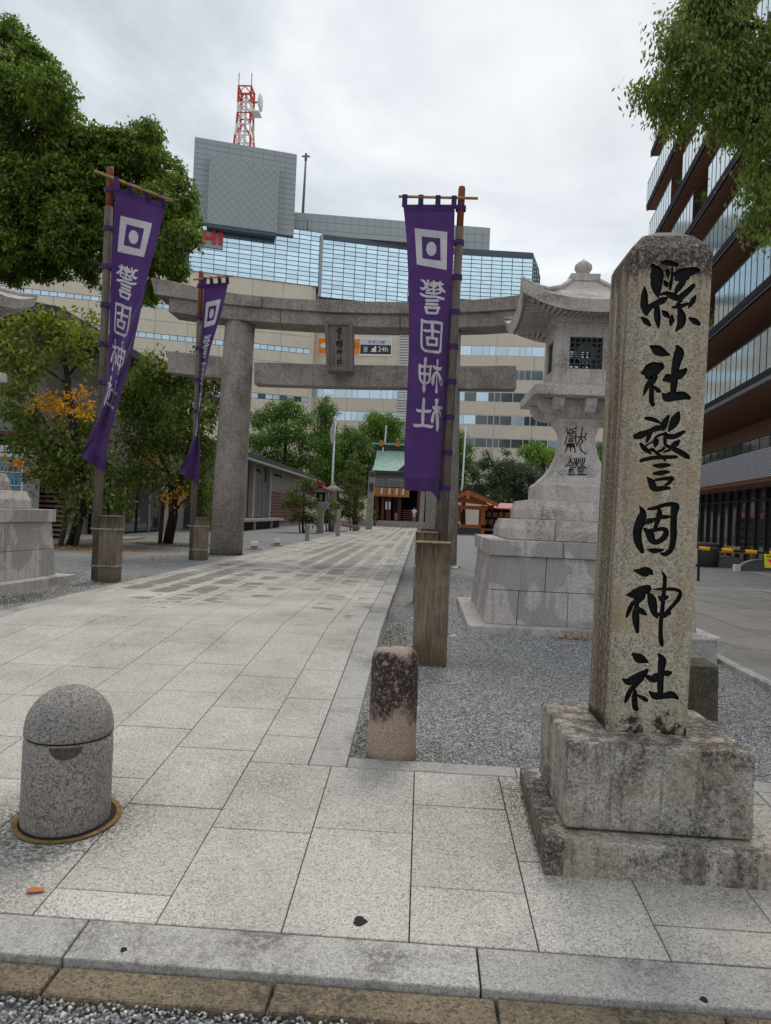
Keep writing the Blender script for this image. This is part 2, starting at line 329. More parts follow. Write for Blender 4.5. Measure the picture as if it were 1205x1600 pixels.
def leafmat(name, cols, tr=.38):
    def f(t):
        r = t.node('ShaderNodeNewGeometry').outputs['Random Per Island']; p = t.pos()
        k = t.math('ADD', t.math('MULTIPLY', r, .6), t.math('MULTIPLY', t.noise(p, .55, 3, .6), .4))
        st = [(.18+.64*i/(len(cols)-1), c) for i, c in enumerate(cols)]
        col = t.ramp(k, st)
        b = t.node('ShaderNodeBsdfPrincipled'); t.l.new(col, b.inputs['Base Color']); b.inputs['Roughness'].default_value = .5; b.inputs['Specular IOR Level'].default_value = .22
        tl = t.node('ShaderNodeBsdfTranslucent'); t.l.new(t.mix(1.0, col, (1.5, 1.6, .7), 'MULTIPLY'), tl.inputs[0])
        mx = t.node('ShaderNodeMixShader'); mx.inputs[0].default_value = tr; t.l.new(b.outputs[0], mx.inputs[1]); t.l.new(tl.outputs[0], mx.inputs[2])
        return {'Surface': mx.outputs[0]}
    return mat(name, f)
M['camphor'] = leafmat('camphor_leaf', [(.05, .09, .018), (.115, .18, .03), (.24, .31, .055)])
M['camphor2'] = leafmat('camphor_leaf_near', [(.08, .115, .036), (.15, .20, .055), (.25, .31, .085)])
M['cherry'] = leafmat('cherry_leaf', [(.055, .085, .024), (.11, .155, .034), (.22, .245, .055)])
M['cherryy'] = leafmat('yellowing_cherry_leaf', [(.11, .14, .026), (.20, .23, .042), (.34, .33, .065)])
M['autumn'] = leafmat('orange_autumn_leaf', [(.36, .14, .012), (.58, .25, .02), (.70, .35, .045)])
M['green'] = leafmat('broad_green_leaf', [(.05, .10, .028), (.10, .18, .036), (.19, .29, .055)])
M['brightgreen'] = leafmat('bright_green_leaf', [(.08, .15, .024), (.15, .26, .034), (.24, .37, .05)])
M['pine'] = leafmat('pine_needle', [(.032, .055, .03), (.06, .095, .045), (.105, .15, .055)], .12)
M['shrub'] = leafmat('olive_shrub_leaf', [(.055, .085, .03), (.10, .125, .04), (.18, .18, .055)])
M['moss'] = leafmat('moss', [(.05, .05, .012), (.09, .085, .02), (.12, .125, .03)], .1)
M['litter'] = leafmat('dry_fallen_leaf', [(.16, .07, .025), (.30, .14, .04), (.40, .22, .06)], .1)
M['redleaf'] = plain('orange_fallen_leaf', (.48, .15, .05), .7)
# ------------------------------------------------------------------ mesh helpers
WL = {}
class MB:
    def __init__(s): s.v = []; s.f = []
    def add(s, vs, fs):
        o = len(s.v); s.v += [tuple(map(float, p)) for p in vs]; s.f += [tuple(i+o for i in q) for q in fs]; return s
    def hexa(s, b, tp):
        return s.add(list(b)+list(tp), [(3, 2, 1, 0), (4, 5, 6, 7), (0, 1, 5, 4), (1, 2, 6, 5), (2, 3, 7, 6), (3, 0, 4, 7)])
    def box(s, x0, x1, y0, y1, z0, z1):
        return s.hexa([(x0, y0, z0), (x1, y0, z0), (x1, y1, z0), (x0, y1, z0)], [(x0, y0, z1), (x1, y0, z1), (x1, y1, z1), (x0, y1, z1)])
    def frus(s, c, h0, z0, h1, z1):
        q = [(-1, -1), (1, -1), (1, 1), (-1, 1)]
        h0 = h0 if isinstance(h0, tuple) else (h0, h0); h1 = h1 if isinstance(h1, tuple) else (h1, h1)
        return s.hexa([(c[0]+a*h0[0], c[1]+b*h0[1], z0) for a, b in q], [(c[0]+a*h1[0], c[1]+b*h1[1], z1) for a, b in q])
    def loft(s, rings, cap=True):
        n = len(rings[0]); o = len(s.v)
        for r in rings: s.v += [tuple(map(float, p)) for p in r]
        for i in range(len(rings)-1):
            for j in range(n):
                a = o+i*n+j; b = o+i*n+(j+1) % n; s.f.append((a, b, b+n, a+n))
        if cap: s.f.append(tuple(o+j for j in reversed(range(n)))); s.f.append(tuple(o+(len(rings)-1)*n+j for j in range(n)))
        return s
    def lathe(s, c, prof, n=28):
        return s.loft([[(c[0]+r*math.cos(2*math.pi*j/n), c[1]+r*math.sin(2*math.pi*j/n), z) for j in range(n)] for r, z in prof])
    def tube(s, pts, rad, n=8):
        pts = [np.array(p, float) for p in pts]
        if not hasattr(rad, '__len__'): rad = [rad]*len(pts)
        rings = []
        for i, p in enumerate(pts):
            d = pts[min(i+1, len(pts)-1)]-pts[max(i-1, 0)]; d = d/(np.linalg.norm(d)+1e-9)
            a = np.cross(d, (0, 0, 1) if abs(d[2]) < .9 else (0, 1, 0)); a /= np.linalg.norm(a); b = np.cross(d, a)
            rings.append([p+rad[i]*(a*math.cos(2*math.pi*j/n)-b*math.sin(2*math.pi*j/n)) for j in range(n)])
        return s.loft(rings)
    def prism(s, poly, off):
        off = np.array(off, float); n = len(poly); a = [np.array(p, float) for p in poly]
        return s.add(a+[p+off for p in a], [tuple(range(n)), tuple(range(2*n-1, n-1, -1))]+[(i, i+n, (i+1) % n+n, (i+1) % n) for i in range(n)])
    def quad(s, a, b, c, d): return s.add([a, b, c, d], [(0, 1, 2, 3)])
    def build(s, name, m, parent=None, bevel=0, seg=2, smooth=False, local=False, recalc=True):
        off = np.zeros(3) if (local or parent is None) else np.array(WL.get(parent.name, (0, 0, 0)))
        me = bpy.data.meshes.new(name); me.from_pydata([tuple(np.array(p)-off) for p in s.v], [], s.f)
        if recalc:
            import bmesh
            bm = bmesh.new(); bm.from_mesh(me); bmesh.ops.recalc_face_normals(bm, faces=bm.faces); bm.to_mesh(me); bm.free()
        return link(name, me, m, parent, bevel, seg, smooth)
def link(name, me, m, parent=None, bevel=0, seg=2, smooth=False):
    o = bpy.data.objects.new(name, me); COL.objects.link(o)
    if not me.materials: me.materials.append(M[m] if isinstance(m, str) else m)
    if smooth: me.polygons.foreach_set('use_smooth', [True]*len(me.polygons))
    if bevel:
        b = o.modifiers.new('edge', 'BEVEL'); b.width = bevel; b.segments = seg; b.limit_method = 'ANGLE'; b.angle_limit = math.radians(35)
    if parent: o.parent = parent; WL[o.name] = WL.get(parent.name, (0, 0, 0))
    return o
def tag(o, label=None, cat=None, group=None, kind=None):
    for k, v in (('label', label), ('category', cat), ('group', group), ('kind', kind)):
        if v: o[k] = v
    return o
def thing(name, label, cat, loc=(0, 0, 0), group=None, rz=0):
    o = bpy.data.objects.new(name, None); COL.objects.link(o); o.location = tuple(map(float, loc)); o.rotation_euler = (0, 0, rz)
    o.empty_display_size = .2; WL[o.name] = tuple(map(float, loc)); return tag(o, label, cat, group)
def root(name):
    o = bpy.data.objects.new(name, None); COL.objects.link(o); WL[o.name] = (0, 0, 0); o['kind'] = 'structure'; return o
def stuff(o): o['kind'] = 'stuff'; return o
def copy_tree(o, parent=None):
    c = o.copy(); COL.objects.link(c)
    if parent: c.parent = parent
    for ch in list(o.children): copy_tree(ch, c)
    return c
def npmesh(name, v, f):
    """v (n,3), f (m,k) arrays -> mesh, fast"""
    me = bpy.data.meshes.new(name); k = f.shape[1]
    me.vertices.add(len(v)); me.vertices.foreach_set('co', v.astype(np.float32).ravel())
    me.loops.add(f.size); me.loops.foreach_set('vertex_index', f.astype(np.int32).ravel())
    me.polygons.add(len(f)); me.polygons.foreach_set('loop_start', np.arange(0, f.size, k, dtype=np.int32)); me.polygons.foreach_set('loop_total', np.full(len(f), k, np.int32))
    me.update(calc_edges=True); return me
ICO_V = None
def icosa():
    g = (1+5**.5)/2
    v = np.array([(-1, g, 0), (1, g, 0), (-1, -g, 0), (1, -g, 0), (0, -1, g), (0, 1, g), (0, -1, -g), (0, 1, -g), (g, 0, -1), (g, 0, 1), (-g, 0, -1), (-g, 0, 1)], float)
    f = np.array([(0, 11, 5), (0, 5, 1), (0, 1, 7), (0, 7, 10), (0, 10, 11), (1, 5, 9), (5, 11, 4), (11, 10, 2), (10, 7, 6), (7, 1, 8), (3, 9, 4), (3, 4, 2), (3, 2, 6), (3, 6, 8), (3, 8, 9), (4, 9, 5), (2, 4, 11), (6, 2, 10), (8, 6, 7), (9, 8, 1)])
    return v/np.linalg.norm(v[0]), f
OCT = (np.array([(1, 0, 0), (-1, 0, 0), (0, 1, 0), (0, -1, 0), (0, 0, 1), (0, 0, -1)], float), np.array([(0, 2, 4), (2, 1, 4), (1, 3, 4), (3, 0, 4), (2, 0, 5), (1, 2, 5), (3, 1, 5), (0, 3, 5)]))
def stones(name, P, size, base, m, flat=.6):
    bv, bf = base; n = len(P)
    sc = size[:, None]*np.stack([RNG.uniform(.75, 1.3, n), RNG.uniform(.7, 1.1, n), RNG.uniform(flat*.7, flat*1.3, n)], 1)
    a = RNG.uniform(0, 6.28, n); ti = RNG.normal(0, .35, n)
    v = bv[None]*sc[:, None, :]*(1+RNG.normal(0, .1, (n, len(bv), 1)))
    x = v[:, :, 0]*np.cos(a)[:, None]-v[:, :, 1]*np.sin(a)[:, None]; y = v[:, :, 0]*np.sin(a)[:, None]+v[:, :, 1]*np.cos(a)[:, None]
    z = v[:, :, 2]+x*np.sin(ti)[:, None]
    v = np.stack([x, y, z], 2)+P[:, None, :]
    f = bf[None]+(np.arange(n)*len(bv))[:, None, None]
    return npmesh(name, v.reshape(-1, 3), f.reshape(-1, 3))
def leaves(name, P, Nn, A, L, Wd):
    n = len(P); A = A/np.linalg.norm(A, axis=1)[:, None]; B = np.cross(Nn, A); B /= (np.linalg.norm(B, axis=1)[:, None]+1e-9)
    C = np.cross(A, B)
    L = L[:, None]; Wd = Wd[:, None]
    v = np.stack([P-A*L*.5, P+B*Wd*.5+C*Wd*.12-A*L*.05, P+A*L*.5, P-B*Wd*.5+C*Wd*.12-A*L*.05], 1)
    return npmesh(name, v.reshape(-1, 3), (np.arange(n*4).reshape(n, 4)))
def unit(n):
    v = RNG.normal(0, 1, (n, 3)); return v/np.linalg.norm(v, axis=1)[:, None]
def crown(clumps, dens, L, droop=.6, sprig=18, spread=.22, shell=.45, asp=.42, cut=None):
    """clumps: (x,y,z,rx,ry,rz). Returns a leaf mesh built of small sprigs."""
    Ps, Ns, As = [], [], []
    for c in clumps:
        c = np.array(c, float); r = c[3:6]; m = max(4, int(dens*(r[0]*r[2]+r[0]*r[1])*2/sprig*6.28))
        d = unit(m); rad = 1-shell*RNG.random(m)**1.6; rad *= 1+.10*np.sin(d[:, 0]*7+c[0]*3)*np.sin(d[:, 2]*6+c[2]*5)
        q = c[:3]+d*rad[:, None]*r
        k = np.repeat(np.arange(m), sprig); n = len(k)
        off = RNG.normal(0, 1, (n, 3))*spread*np.array([1, 1, .75]); p = q[k]+off; p[:, 2] -= np.abs(RNG.normal(0, spread*.5, n))
        nn = d[k]*.7+RNG.normal(0, .5, (n, 3))+np.array([0, 0, .45]); ax = RNG.normal(0, .6, (n, 3))+d[k]*.5+np.array([0, 0, -droop])
        Ps.append(p); Ns.append(nn); As.append(ax)
    P = np.concatenate(Ps); Nn = np.concatenate(Ns); A = np.concatenate(As)
    if cut is not None:
        k = cut(P); P, Nn, A = P[k], Nn[k], A[k]
    ln = L*RNG.uniform(.7, 1.3, len(P))
    return leaves('leaves', P, Nn, A, ln, ln*asp)
def pxclumps(lst, Y, dy=2.5, flat=.85, yr=1.0):
    out = []
    for c in lst:
        x, y, r = c[:3]; yy = Y+(c[3] if len(c) > 3 else RNG.uniform(-dy, dy)); p = at(x, y, yy); m = r*yy/FPX
        out.append((*p, m, m*yr, m*flat))
    return out
# brush strokes --------------------------------------------------------------
def ribbon(pts, step=.35, rnd=True):
    """pts: (x,y,w) -> outline strip: list of left/right pairs (in the same 2D space)"""
    P = np.array(pts, float)
    if len(P) == 1: P = np.vstack([P, P+[.01, .01, 0]])
    Q = []
    for i in range(len(P)-1):
        a = P[max(i-1, 0)]; b = P[i]; c = P[i+1]; e = P[min(i+2, len(P)-1)]; k = 6
        for j in range(k):
            u = j/k; Q.append(.5*((2*b)+(-a+c)*u+(2*a-5*b+4*c-e)*u*u+(-a+3*b-3*c+e)*u**3))
    Q.append(P[-1]); Q = np.array(Q); Q[:, 2] = np.maximum(Q[:, 2], .4*min(P[:, 2].min(), 10))
    if rnd:
        d0 = Q[0, :2]-Q[1, :2]; d0 = d0/(np.linalg.norm(d0)+1e-9); d1 = Q[-1, :2]-Q[-2, :2]; d1 = d1/(np.linalg.norm(d1)+1e-9)
        A = [[*(Q[0, :2]+d0*Q[0, 2]*.5*s), Q[0, 2]*math.sqrt(max(0.02, 1-s*s))] for s in (.95, .8, .5)]
        B = [[*(Q[-1, :2]+d1*Q[-1, 2]*.5*s), Q[-1, 2]*math.sqrt(max(0.02, 1-s*s))] for s in (.5, .8, .95)]
        Q = np.vstack([A, Q, B])
    T = np.gradient(Q[:, :2], axis=0); T /= (np.linalg.norm(T, axis=1)[:, None]+1e-9); Nn = np.stack([-T[:, 1], T[:, 0]], 1)
    return Q[:, :2]+Nn*Q[:, 2:3]*.5, Q[:, :2]-Nn*Q[:, 2:3]*.5
def strokes_mesh(mb, strokes, fmap, lift0=0.0, dl=.0004, skip=None):
    """fmap(x,y,lift) -> 3D"""
    for i, st in enumerate(strokes):
        a, b = ribbon(st); l = lift0+dl*i; o = len(mb.v); n = len(a)
        for p, q in zip(a, b): mb.v.append(tuple(fmap(p[0], p[1], l))); mb.v.append(tuple(fmap(q[0], q[1], l)))
        mb.f += [(o+2*j, o+2*j+1, o+2*j+3, o+2*j+2) for j in range(n-1) if skip is None or not skip(*((a[j]+b[j])/2))]
    return mb
# ------------------------------------------------------------------ lettering, stroke by stroke (x, y, width)
def sc(org, k, sts): return [[(org[0]+x/k, org[1]+y/k, w/k) for x, y, w in st] for st in sts]
K = 1205/130
CH_KEN = sc((980, 400), K, [
 [(505,100,45),(560,98,75),(640,110,80),(715,130,55)],
 [(375,150,80),(425,235,190),(430,330,185),(425,430,165),(435,520,110),(450,600,30)],
 [(580,205,45),(590,250,75),(598,298,30)], [(543,370,40),(560,400,78),(578,438,40)],
 [(655,170,26),(645,330,45),(630,400,58),(622,480,36)],
 [(685,270,70),(760,265,140),(880,235,135),(980,210,100),(1030,208,60)], [(710,335,60),(800,330,100),(875,315,60)],
 [(815,375,80),(745,460,88),(700,535,50)],
 [(492,560,36),(560,540,58),(640,575,100),(740,610,90),(820,560,90),(900,490,80),(960,430,60)],
 [(250,445,20),(252,540,88),(248,640,108),(250,740,108),(278,845,50)],
 [(275,800,105),(340,735,88),(430,685,88),(520,640,95),(572,610,40)],
 [(430,750,85),(435,860,98),(442,950,82),(455,1038,28)], [(510,795,28),(555,840,92),(602,880,48)], [(650,858,28),(645,930,82),(630,998,40)],
 [(662,745,36),(760,730,66),(878,695,46)], [(990,582,36),(945,660,78),(890,750,28)], [(775,650,56),(722,700,36)],
 [(760,775,66),(788,880,128),(778,980,116),(725,1060,56),(700,1095,18)], [(212,895,36),(270,945,92),(328,1000,46)], [(902,902,36),(978,945,92),(1038,985,56)]])
CH_SHA1 = sc((980, 520), K, [
 [(350,200,50),(430,248,150),(520,290,115),(615,322,22)],
 [(225,580,60),(300,560,190),(400,520,200),(475,490,125)], [(310,625,110),(390,625,110),(365,690,105)],
 [(330,690,55),(280,790,68),(240,905,24)], [(352,720,68),(352,850,74),(352,985,74),(372,1035,70)], [(400,790,46),(448,835,72),(476,850,40)],
 [(728,205,60),(752,285,148),(718,420,130),(690,560,108),(682,700,104),(664,870,88)],
 [(535,680,50),(580,662,125),(615,660,125)], [(740,615,128),(800,575,110),(842,540,62)],
 [(522,895,50),(575,930,138),(700,920,128),(815,912,118),(890,940,66)]])
CH_KEI = sc((970, 640), K, [
 [(365,125,48),(430,135,64),(510,160,58),(570,195,28)], [(690,98,46),(650,170,88),(612,250,108)],
 [(215,390,75),(290,370,108),(420,312,70),(520,272,88),(605,270,68)], [(430,330,66),(402,400,68),(376,465,38)],
 [(838,45,46),(800,130,128),(752,220,118),(702,300,46)], [(680,390,78),(780,390,78),(860,350,68),(915,322,48)],
 [(845,455,40),(805,490,88),(752,520,58)], [(650,350,58),(640,430,54),(650,510,48),(720,550,58),(790,580,78),(880,630,88),(960,680,78),(985,700,40)],
 [(650,350,38),(560,370,40),(505,410,40),(492,470,58),(500,530,40)], [(525,450,60),(515,500,55)],
 [(292,500,46),(340,560,78),(400,610,58),(440,640,28)], [(370,520,28),(430,480,24),(490,450,28)],
 [(405,590,38),(460,582,58),(500,610,40),(560,660,48),(650,740,28)], [(628,555,38),(592,590,40),(550,600,38)], [(632,610,28),(700,590,38)],
 [(295,740,55),(400,710,60),(560,690,58),(700,690,58),(805,685,48)],
 [(472,810,32),(560,815,72),(650,805,64),(708,805,38)], [(480,925,38),(570,920,72),(650,905,58),(705,905,28)],
 [(388,985,30),(440,1050,98),(470,1120,108),(520,1155,78)], [(500,1020,38),(600,1005,48),(700,995,58),(752,1010,46)],
 [(730,1000,78),(700,1060,58),(650,1090,38)], [(520,1155,78),(610,1140,68),(698,1135,48)]])
CH_GO = sc((970, 770), K, [
 [(272,195,18),(320,285,98),(292,400,148),(247,520,132),(240,640,128),(265,750,108),(310,845,68)],
 [(402,235,40),(500,220,58),(620,180,58),(720,165,68),(785,188,95)], [(790,205,128),(770,320,98),(765,450,98),(765,600,98),(755,720,88),(720,830,78),(645,888,68),(588,880,40)],
 [(405,400,68),(480,390,58),(560,360,48),(640,350,68),(705,345,38)], [(365,440,38),(430,410,78)],
 [(560,262,66),(560,320,88),(530,420,68),(500,500,58)],
 [(348,525,46),(420,600,118),(450,680,108),(510,715,78),(590,680,78),(650,610,88),(650,545,78),(590,522,58),(500,540,58),(440,545,58)],
 [(390,825,20),(470,840,78),(560,835,58),(615,825,28)]])
CH_SHIN = sc((960, 880), K, [
 [(288,105,30),(360,120,88),(440,125,148),(515,130,108),(548,155,38)], [(190,460,36),(270,450,118),(380,410,148),(475,372,122)],
 [(380,470,148),(322,560,108),(330,620,58)], [(262,580,58),(212,690,68),(178,775,36)], [(320,640,78),(310,740,108),(315,860,98),(332,990,55)],
 [(350,640,38),(400,700,88),(465,745,28)], [(495,435,48),(540,520,128),(560,620,128),(580,720,88),(620,785,38)],
 [(692,130,24),(730,200,58),(725,320,58),(715,450,64),(700,600,64),(690,720,68),(675,850,64),(670,1000,64),(676,1120,74),(688,1180,56)],
 [(550,382,10),(650,375,38),(760,375,48),(880,380,54),(955,420,50),(930,510,68),(860,600,58),(780,690,58),(730,755,76)],
 [(645,482,30),(690,520,78),(765,490,48)], [(602,740,58),(690,740,58),(785,720,76)]])
CH_SHA2 = sc((950, 1010), K, [
 [(370,115,55),(430,160,138),(500,190,118),(592,236,14)], [(210,468,20),(290,510,108),(400,460,118),(500,410,118),(565,352,58)],
 [(480,450,108),(400,540,98),(372,600,68)], [(342,600,58),(292,710,78),(252,805,38)], [(390,660,68),(385,770,84),(395,880,84),(412,905,72)],
 [(435,710,38),(510,750,68),(555,778,58)], [(735,115,38),(785,200,122),(775,310,108),(765,440,98),(760,560,94),(760,660,88)],
 [(575,442,60),(640,470,108),(705,450,138)], [(832,390,78),(870,390,94),(898,385,62)],
 [(610,662,40),(680,715,108),(800,720,88),(920,700,108),(1008,750,46)]])
PILLAR_TEXT = [CH_KEN, CH_SHA1, CH_KEI, CH_GO, CH_SHIN, CH_SHA2]
# banner: traced from the right-hand cloth, which shows its reverse; stored as (u from the pole edge, v from the top)
_by = [319, 366, 442, 543, 580, 620, 660, 700, 768, 790]; _bl = [630, 635, 638.6, 639, 639, 636, 634, 632, 632, 632]; _br = [711, 709.8, 707, 702, 701, 698.3, 696.3, 694, 689, 687]
def ban_uv(x, y):
    l = np.interp(y, _by, _bl); r = np.interp(y, _by, _br); return (r-x)/(r-l), (y-319.5)/(768-319.5)
KB = 1205/80
BANCH = [sc((640, 420), KB, [
 [(285,275,45),(340,300,56),(378,380,52),(410,430,46),(470,490,34)], [(440,282,50),(425,330,50),(402,400,46),(370,455,60),(310,478,60),(255,448,22)],
 [(415,345,56),(475,385,50),(540,400,50)], [(402,505,40),(470,512,40),(540,470,40)], [(400,562,50),(500,582,54),(620,590,50),(655,572,40)],
 [(498,338,40),(560,348,58),(680,348,58),(782,368,54)], [(572,300,50),(572,340,50)], [(725,312,50),(715,345,50)], [(650,350,60),(600,400,56),(560,410,56)],
 [(610,410,66),(572,440,58),(572,520,56),(572,585,50)], [(700,390,66),(760,480,58),(820,540,52)], [(620,500,36),(700,485,40),(728,555,48),(665,588,30)],
 [(262,595,44),(330,632,58),(450,660,58),(600,660,58),(720,690,64),(795,710,60)], [(395,748,62),(530,752,65),(670,755,58)], [(398,832,60),(530,838,65),(655,842,54)],
 [(372,915,66),(690,925,68)], [(385,905,66),(405,1030,58)], [(675,915,62),(655,1040,56)], [(410,1045,58),(640,1050,58)]]), sc((635, 490), KB, [
 [(372,150,48),(366,300,46),(358,500,46),(360,760,48),(400,850,54),(470,882,58)], [(450,885,62),(600,900,64),(755,912,66),(805,870,54)],
 [(835,225,50),(830,400,44),(815,600,44),(808,800,48),(790,880,56)], [(365,175,66),(480,205,68),(640,205,72),(760,220,68),(840,228,56)],
 [(610,215,76),(615,400,72),(615,550,62)], [(425,402,54),(500,415,64),(620,410,58),(700,425,62),(770,440,58)],
 [(500,565,56),(500,700,56),(522,742,48)], [(485,580,66),(600,582,58),(725,600,58)], [(710,595,54),(715,730,54)], [(505,735,62),(600,740,62),(715,745,58)]]), sc((635, 550), KB, [
 [(460,165,68),(460,205,76),(456,260,58),(450,420,48),(440,650,48),(425,800,64),(420,900,76),(416,965,20)], [(330,315,56),(330,480,54),(336,640,54),(380,718,54),(430,748,54)],
 [(590,335,48),(572,500,48),(560,640,54),(520,728,54),(440,750,54)], [(330,345,62),(460,350,58),(595,350,58)], [(345,520,62),(450,525,62),(565,530,62)],
 [(745,195,40),(745,230,44),(740,330,28),(735,460,24),(725,650,24),(715,850,44),(712,935,66),(709,985,14)], [(652,335,40),(690,370,78),(740,390,88),(800,398,76),(848,358,14)],
 [(730,452,20),(680,520,58),(642,620,72),(632,720,76),(629,785,28)], [(735,452,20),(780,540,54),(810,640,68),(825,735,72),(825,795,28)]]), sc((635, 610), KB, [
 [(412,220,66),(412,260,72),(400,400,68),(390,600,72),(386,815,66)], [(240,455,22),(275,490,66),(400,500,66),(535,500,76),(590,476,24)], [(175,808,22),(215,845,76),(400,840,66),(580,860,82),(625,832,24)],
 [(715,238,86),(715,270,72),(710,350,58),(705,450,58)], [(625,382,26),(662,420,86),(740,420,82),(810,416,84)], [(700,482,58),(652,540,58),(622,640,62),(613,740,66),(615,770,28)],
 [(720,520,58),(730,650,72),(735,800,72),(729,925,58),(735,980,14)], [(742,482,48),(790,512,38),(800,580,24),(791,655,5)]])]
EMB_O = [(648, 356.7), (699, 362.5), (698, 422), (651.4, 413.7)]; EMB_I = [(659, 369.5), (688, 372.6), (688.7, 407.7), (660.3, 404)]; EMB_C = (674.1, 389.0, 8.0, 11.1)
LAN_TEXT = sc((870, 660), 17.78, [[(x, y, 27) for x, y in s] for s in [
 [(300,155),(280,240),(290,288),(345,292)], [(545,132),(510,175),(420,190),(362,200),(340,300)], [(430,222),(440,258),(535,250)], [(340,300),(480,295),(540,330),(510,400),(520,500),(540,590)],
 [(340,310),(290,360),(265,470),(216,608)], [(345,350),(455,350)], [(345,390),(380,405),(455,400)], [(328,455),(465,450)], [(322,522),(370,490),(440,510),(420,540),(340,540),(322,522)],
 [(280,600),(475,590)], [(278,605),(282,690),(238,838)], [(480,595),(490,690),(515,836)], [(292,680),(478,680)], [(300,650),(380,620),(465,660)], [(300,610),(380,650),(460,612)], [(380,690),(380,808)],
 [(715,145),(690,280),(660,430),(620,520),(548,652)], [(532,400),(660,405),(785,400)], [(820,305),(790,380),(780,430),(808,495)], [(660,440),(700,500),(720,540),(650,620),(640,690),(690,780),(828,878)],
 [(375,985),(370,1070),(300,1170),(238,1228)], [(378,1075),(488,1163)], [(335,1198),(455,1190)], [(390,1252),(455,1252)], [(388,1255),(385,1438)], [(335,1310),(465,1310)], [(350,1342),(332,1398)], [(440,1352),(478,1408)], [(305,1450),(500,1450)],
 [(490,1002),(500,1090),(540,1148)], [(545,992),(545,1138)], [(600,988),(595,1120),(492,1262)], [(650,992),(660,1110),(700,1200),(822,1260)], [(712,992),(720,1128)], [(770,992),(770,1090),(722,1178)], [(595,1240),(695,1240)],
 [(586,1315),(600,1282),(700,1282),(740,1310),(700,1345),(610,1345),(586,1315)], [(612,1352),(625,1428)], [(700,1352),(690,1428)], [(560,1445),(826,1445)]]])
# ================================================================== SETTING: ground, paving
YK, SL = 9.3, .076
def zpath(y): return 0.0 if y >= YK else -SL*(YK-max(y, 3.0))
def gz(x, y):
    """height of the gravel"""
    if y < 3.05: return -.56
    r = float(np.interp(y, [3.0, 5.2, 6.5, 7.9, 9.5, 14, 40], [-.62, -.35, -.245, -.15, -.12, -.13, -.15]))
    l = zpath(y)-.045
    k = min(1, max(0, (x+5.4)/1.5))
    return l*(1-k)+r*k
GR = root('gravel_ground')
xs = np.concatenate([np.linspace(-400, -14, 14), np.arange(-13, 14, .5), np.linspace(14.5, 400, 14)]); ys = np.concatenate([np.array([3.06, 3.4]), np.arange(3.8, 30, .4), np.linspace(30, 110, 30), np.linspace(130, 900, 10)])
V = np.array([[x, y, gz(x, y)-(.14 if (-5.45 < x < -.5 and y > 5.3) else (.12 if y < 5.15 else 0))] for y in ys for x in xs]); nx = len(xs)
Fq = np.array([(j*nx+i, j*nx+i+1, (j+1)*nx+i+1, (j+1)*nx+i) for j in range(len(ys)-1) for i in range(nx-1)])
link('gravel_sheet', npmesh('gravel_sheet', V, Fq), 'gravel', GR)
ST = root('street')
MB().box(-400, 400, -60, 3.06, -.75, -.552).build('street_sheet', 'gravel', ST)
# rounded pebbles set along the gutter
n = 9000; P = np.stack([RNG.uniform(-2.1, 2.1, n), RNG.uniform(2.3, 2.885, n), RNG.uniform(-.543, -.524, n)], 1)
stuff(link('pebbles', stones('pebbles', P, RNG.uniform(.006, .0125, n), icosa(), 'pebble', .65), 'pebble', ST, smooth=True))
# gravel stones standing proud near the camera
def gravel_patch(n, x0, x1, y0, y1, pw, ok=None, smin=.004, smax=.010):
    u = RNG.random(n)**pw; y = y0+(y1-y0)*u; x = RNG.uniform(x0, x1, n)
    P = np.stack([x, y, np.array([gz(a, b) for a, b in zip(x, y)])+RNG.uniform(-.002, .006, n)], 1)
    if ok is not None: P = P[ok(P)]
    return P
A1 = gravel_patch(64000, -.44, 3.6, 5.3, 11.5, 1.35)
A2 = gravel_patch(9000, -8.5, -5.52, 9.6, 15, 1.2)
A3 = gravel_patch(11000, .3, 4, 11.5, 22, 1.2, smin=.006)
Pall = np.concatenate([A1, A2, A3]); sz = RNG.uniform(.0045, .0105, len(Pall))*np.clip(Pall[:, 1]/9, .85, 1.6)
stuff(link('gravel_stones', stones('gravel_stones', Pall, sz, OCT, 'gstone', .7), 'gstone', GR))
# --- paving slabs, each one its own part
PATH = root('path')
slabcache = {}
def slab(w, l, th=.07, g=.0032, c=.003):
    k = (round(w, 3), round(l, 2), th)
    if k not in slabcache:
        a, b = w/2-g, k[1]/2-g; m = MB()
        m.loft([[(-a, -b, -th), (a, -b, -th), (a, b, -th), (-a, b, -th)], [(-a, -b, -c), (a, -b, -c), (a, b, -c), (-a, b, -c)], [(-a+c, -b+c, 0), (a-c, -b+c, 0), (a-c, b-c, 0), (-a+c, b-c, 0)]])
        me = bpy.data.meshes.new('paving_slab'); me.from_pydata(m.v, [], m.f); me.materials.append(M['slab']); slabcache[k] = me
    return slabcache[k]
def put_slab(x0, x1, y0, y1, par=PATH, name='paving_slab'):
    yc = (y0+y1)/2; ramp_ = yc < YK; ang = math.atan(SL) if ramp_ else 0.0
    l = (y1-y0)/math.cos(ang)
    o = bpy.data.objects.new(name, slab(x1-x0, l)); COL.objects.link(o); o.parent = par
    o.location = ((x0+x1)/2, yc, zpath(yc)+random.uniform(-.0012, .0012)); o.rotation_euler = (ang+random.uniform(-.0012, .0012), random.uniform(-.001, .001), 0)
    return o
LX = [round(.022+.5905*k, 4) for k in range(-14, 8)]
OFF = {.022: 3.75, -.5685: 4.27, -1.159: 3.85, -1.7495: 4.42, .6125: 4.05}
def cuts(x, y0, y1):
    o = OFF.get(round(x, 4), 3.3+((math.sin(x*37.7)*43758.5) % 1.0)*.89); ys_ = [y0]; y = o-.89*40
    while y < y1-.12:
        if y > y0+.12: ys_.append(y)
        y += .89
    return ys_+[y1]
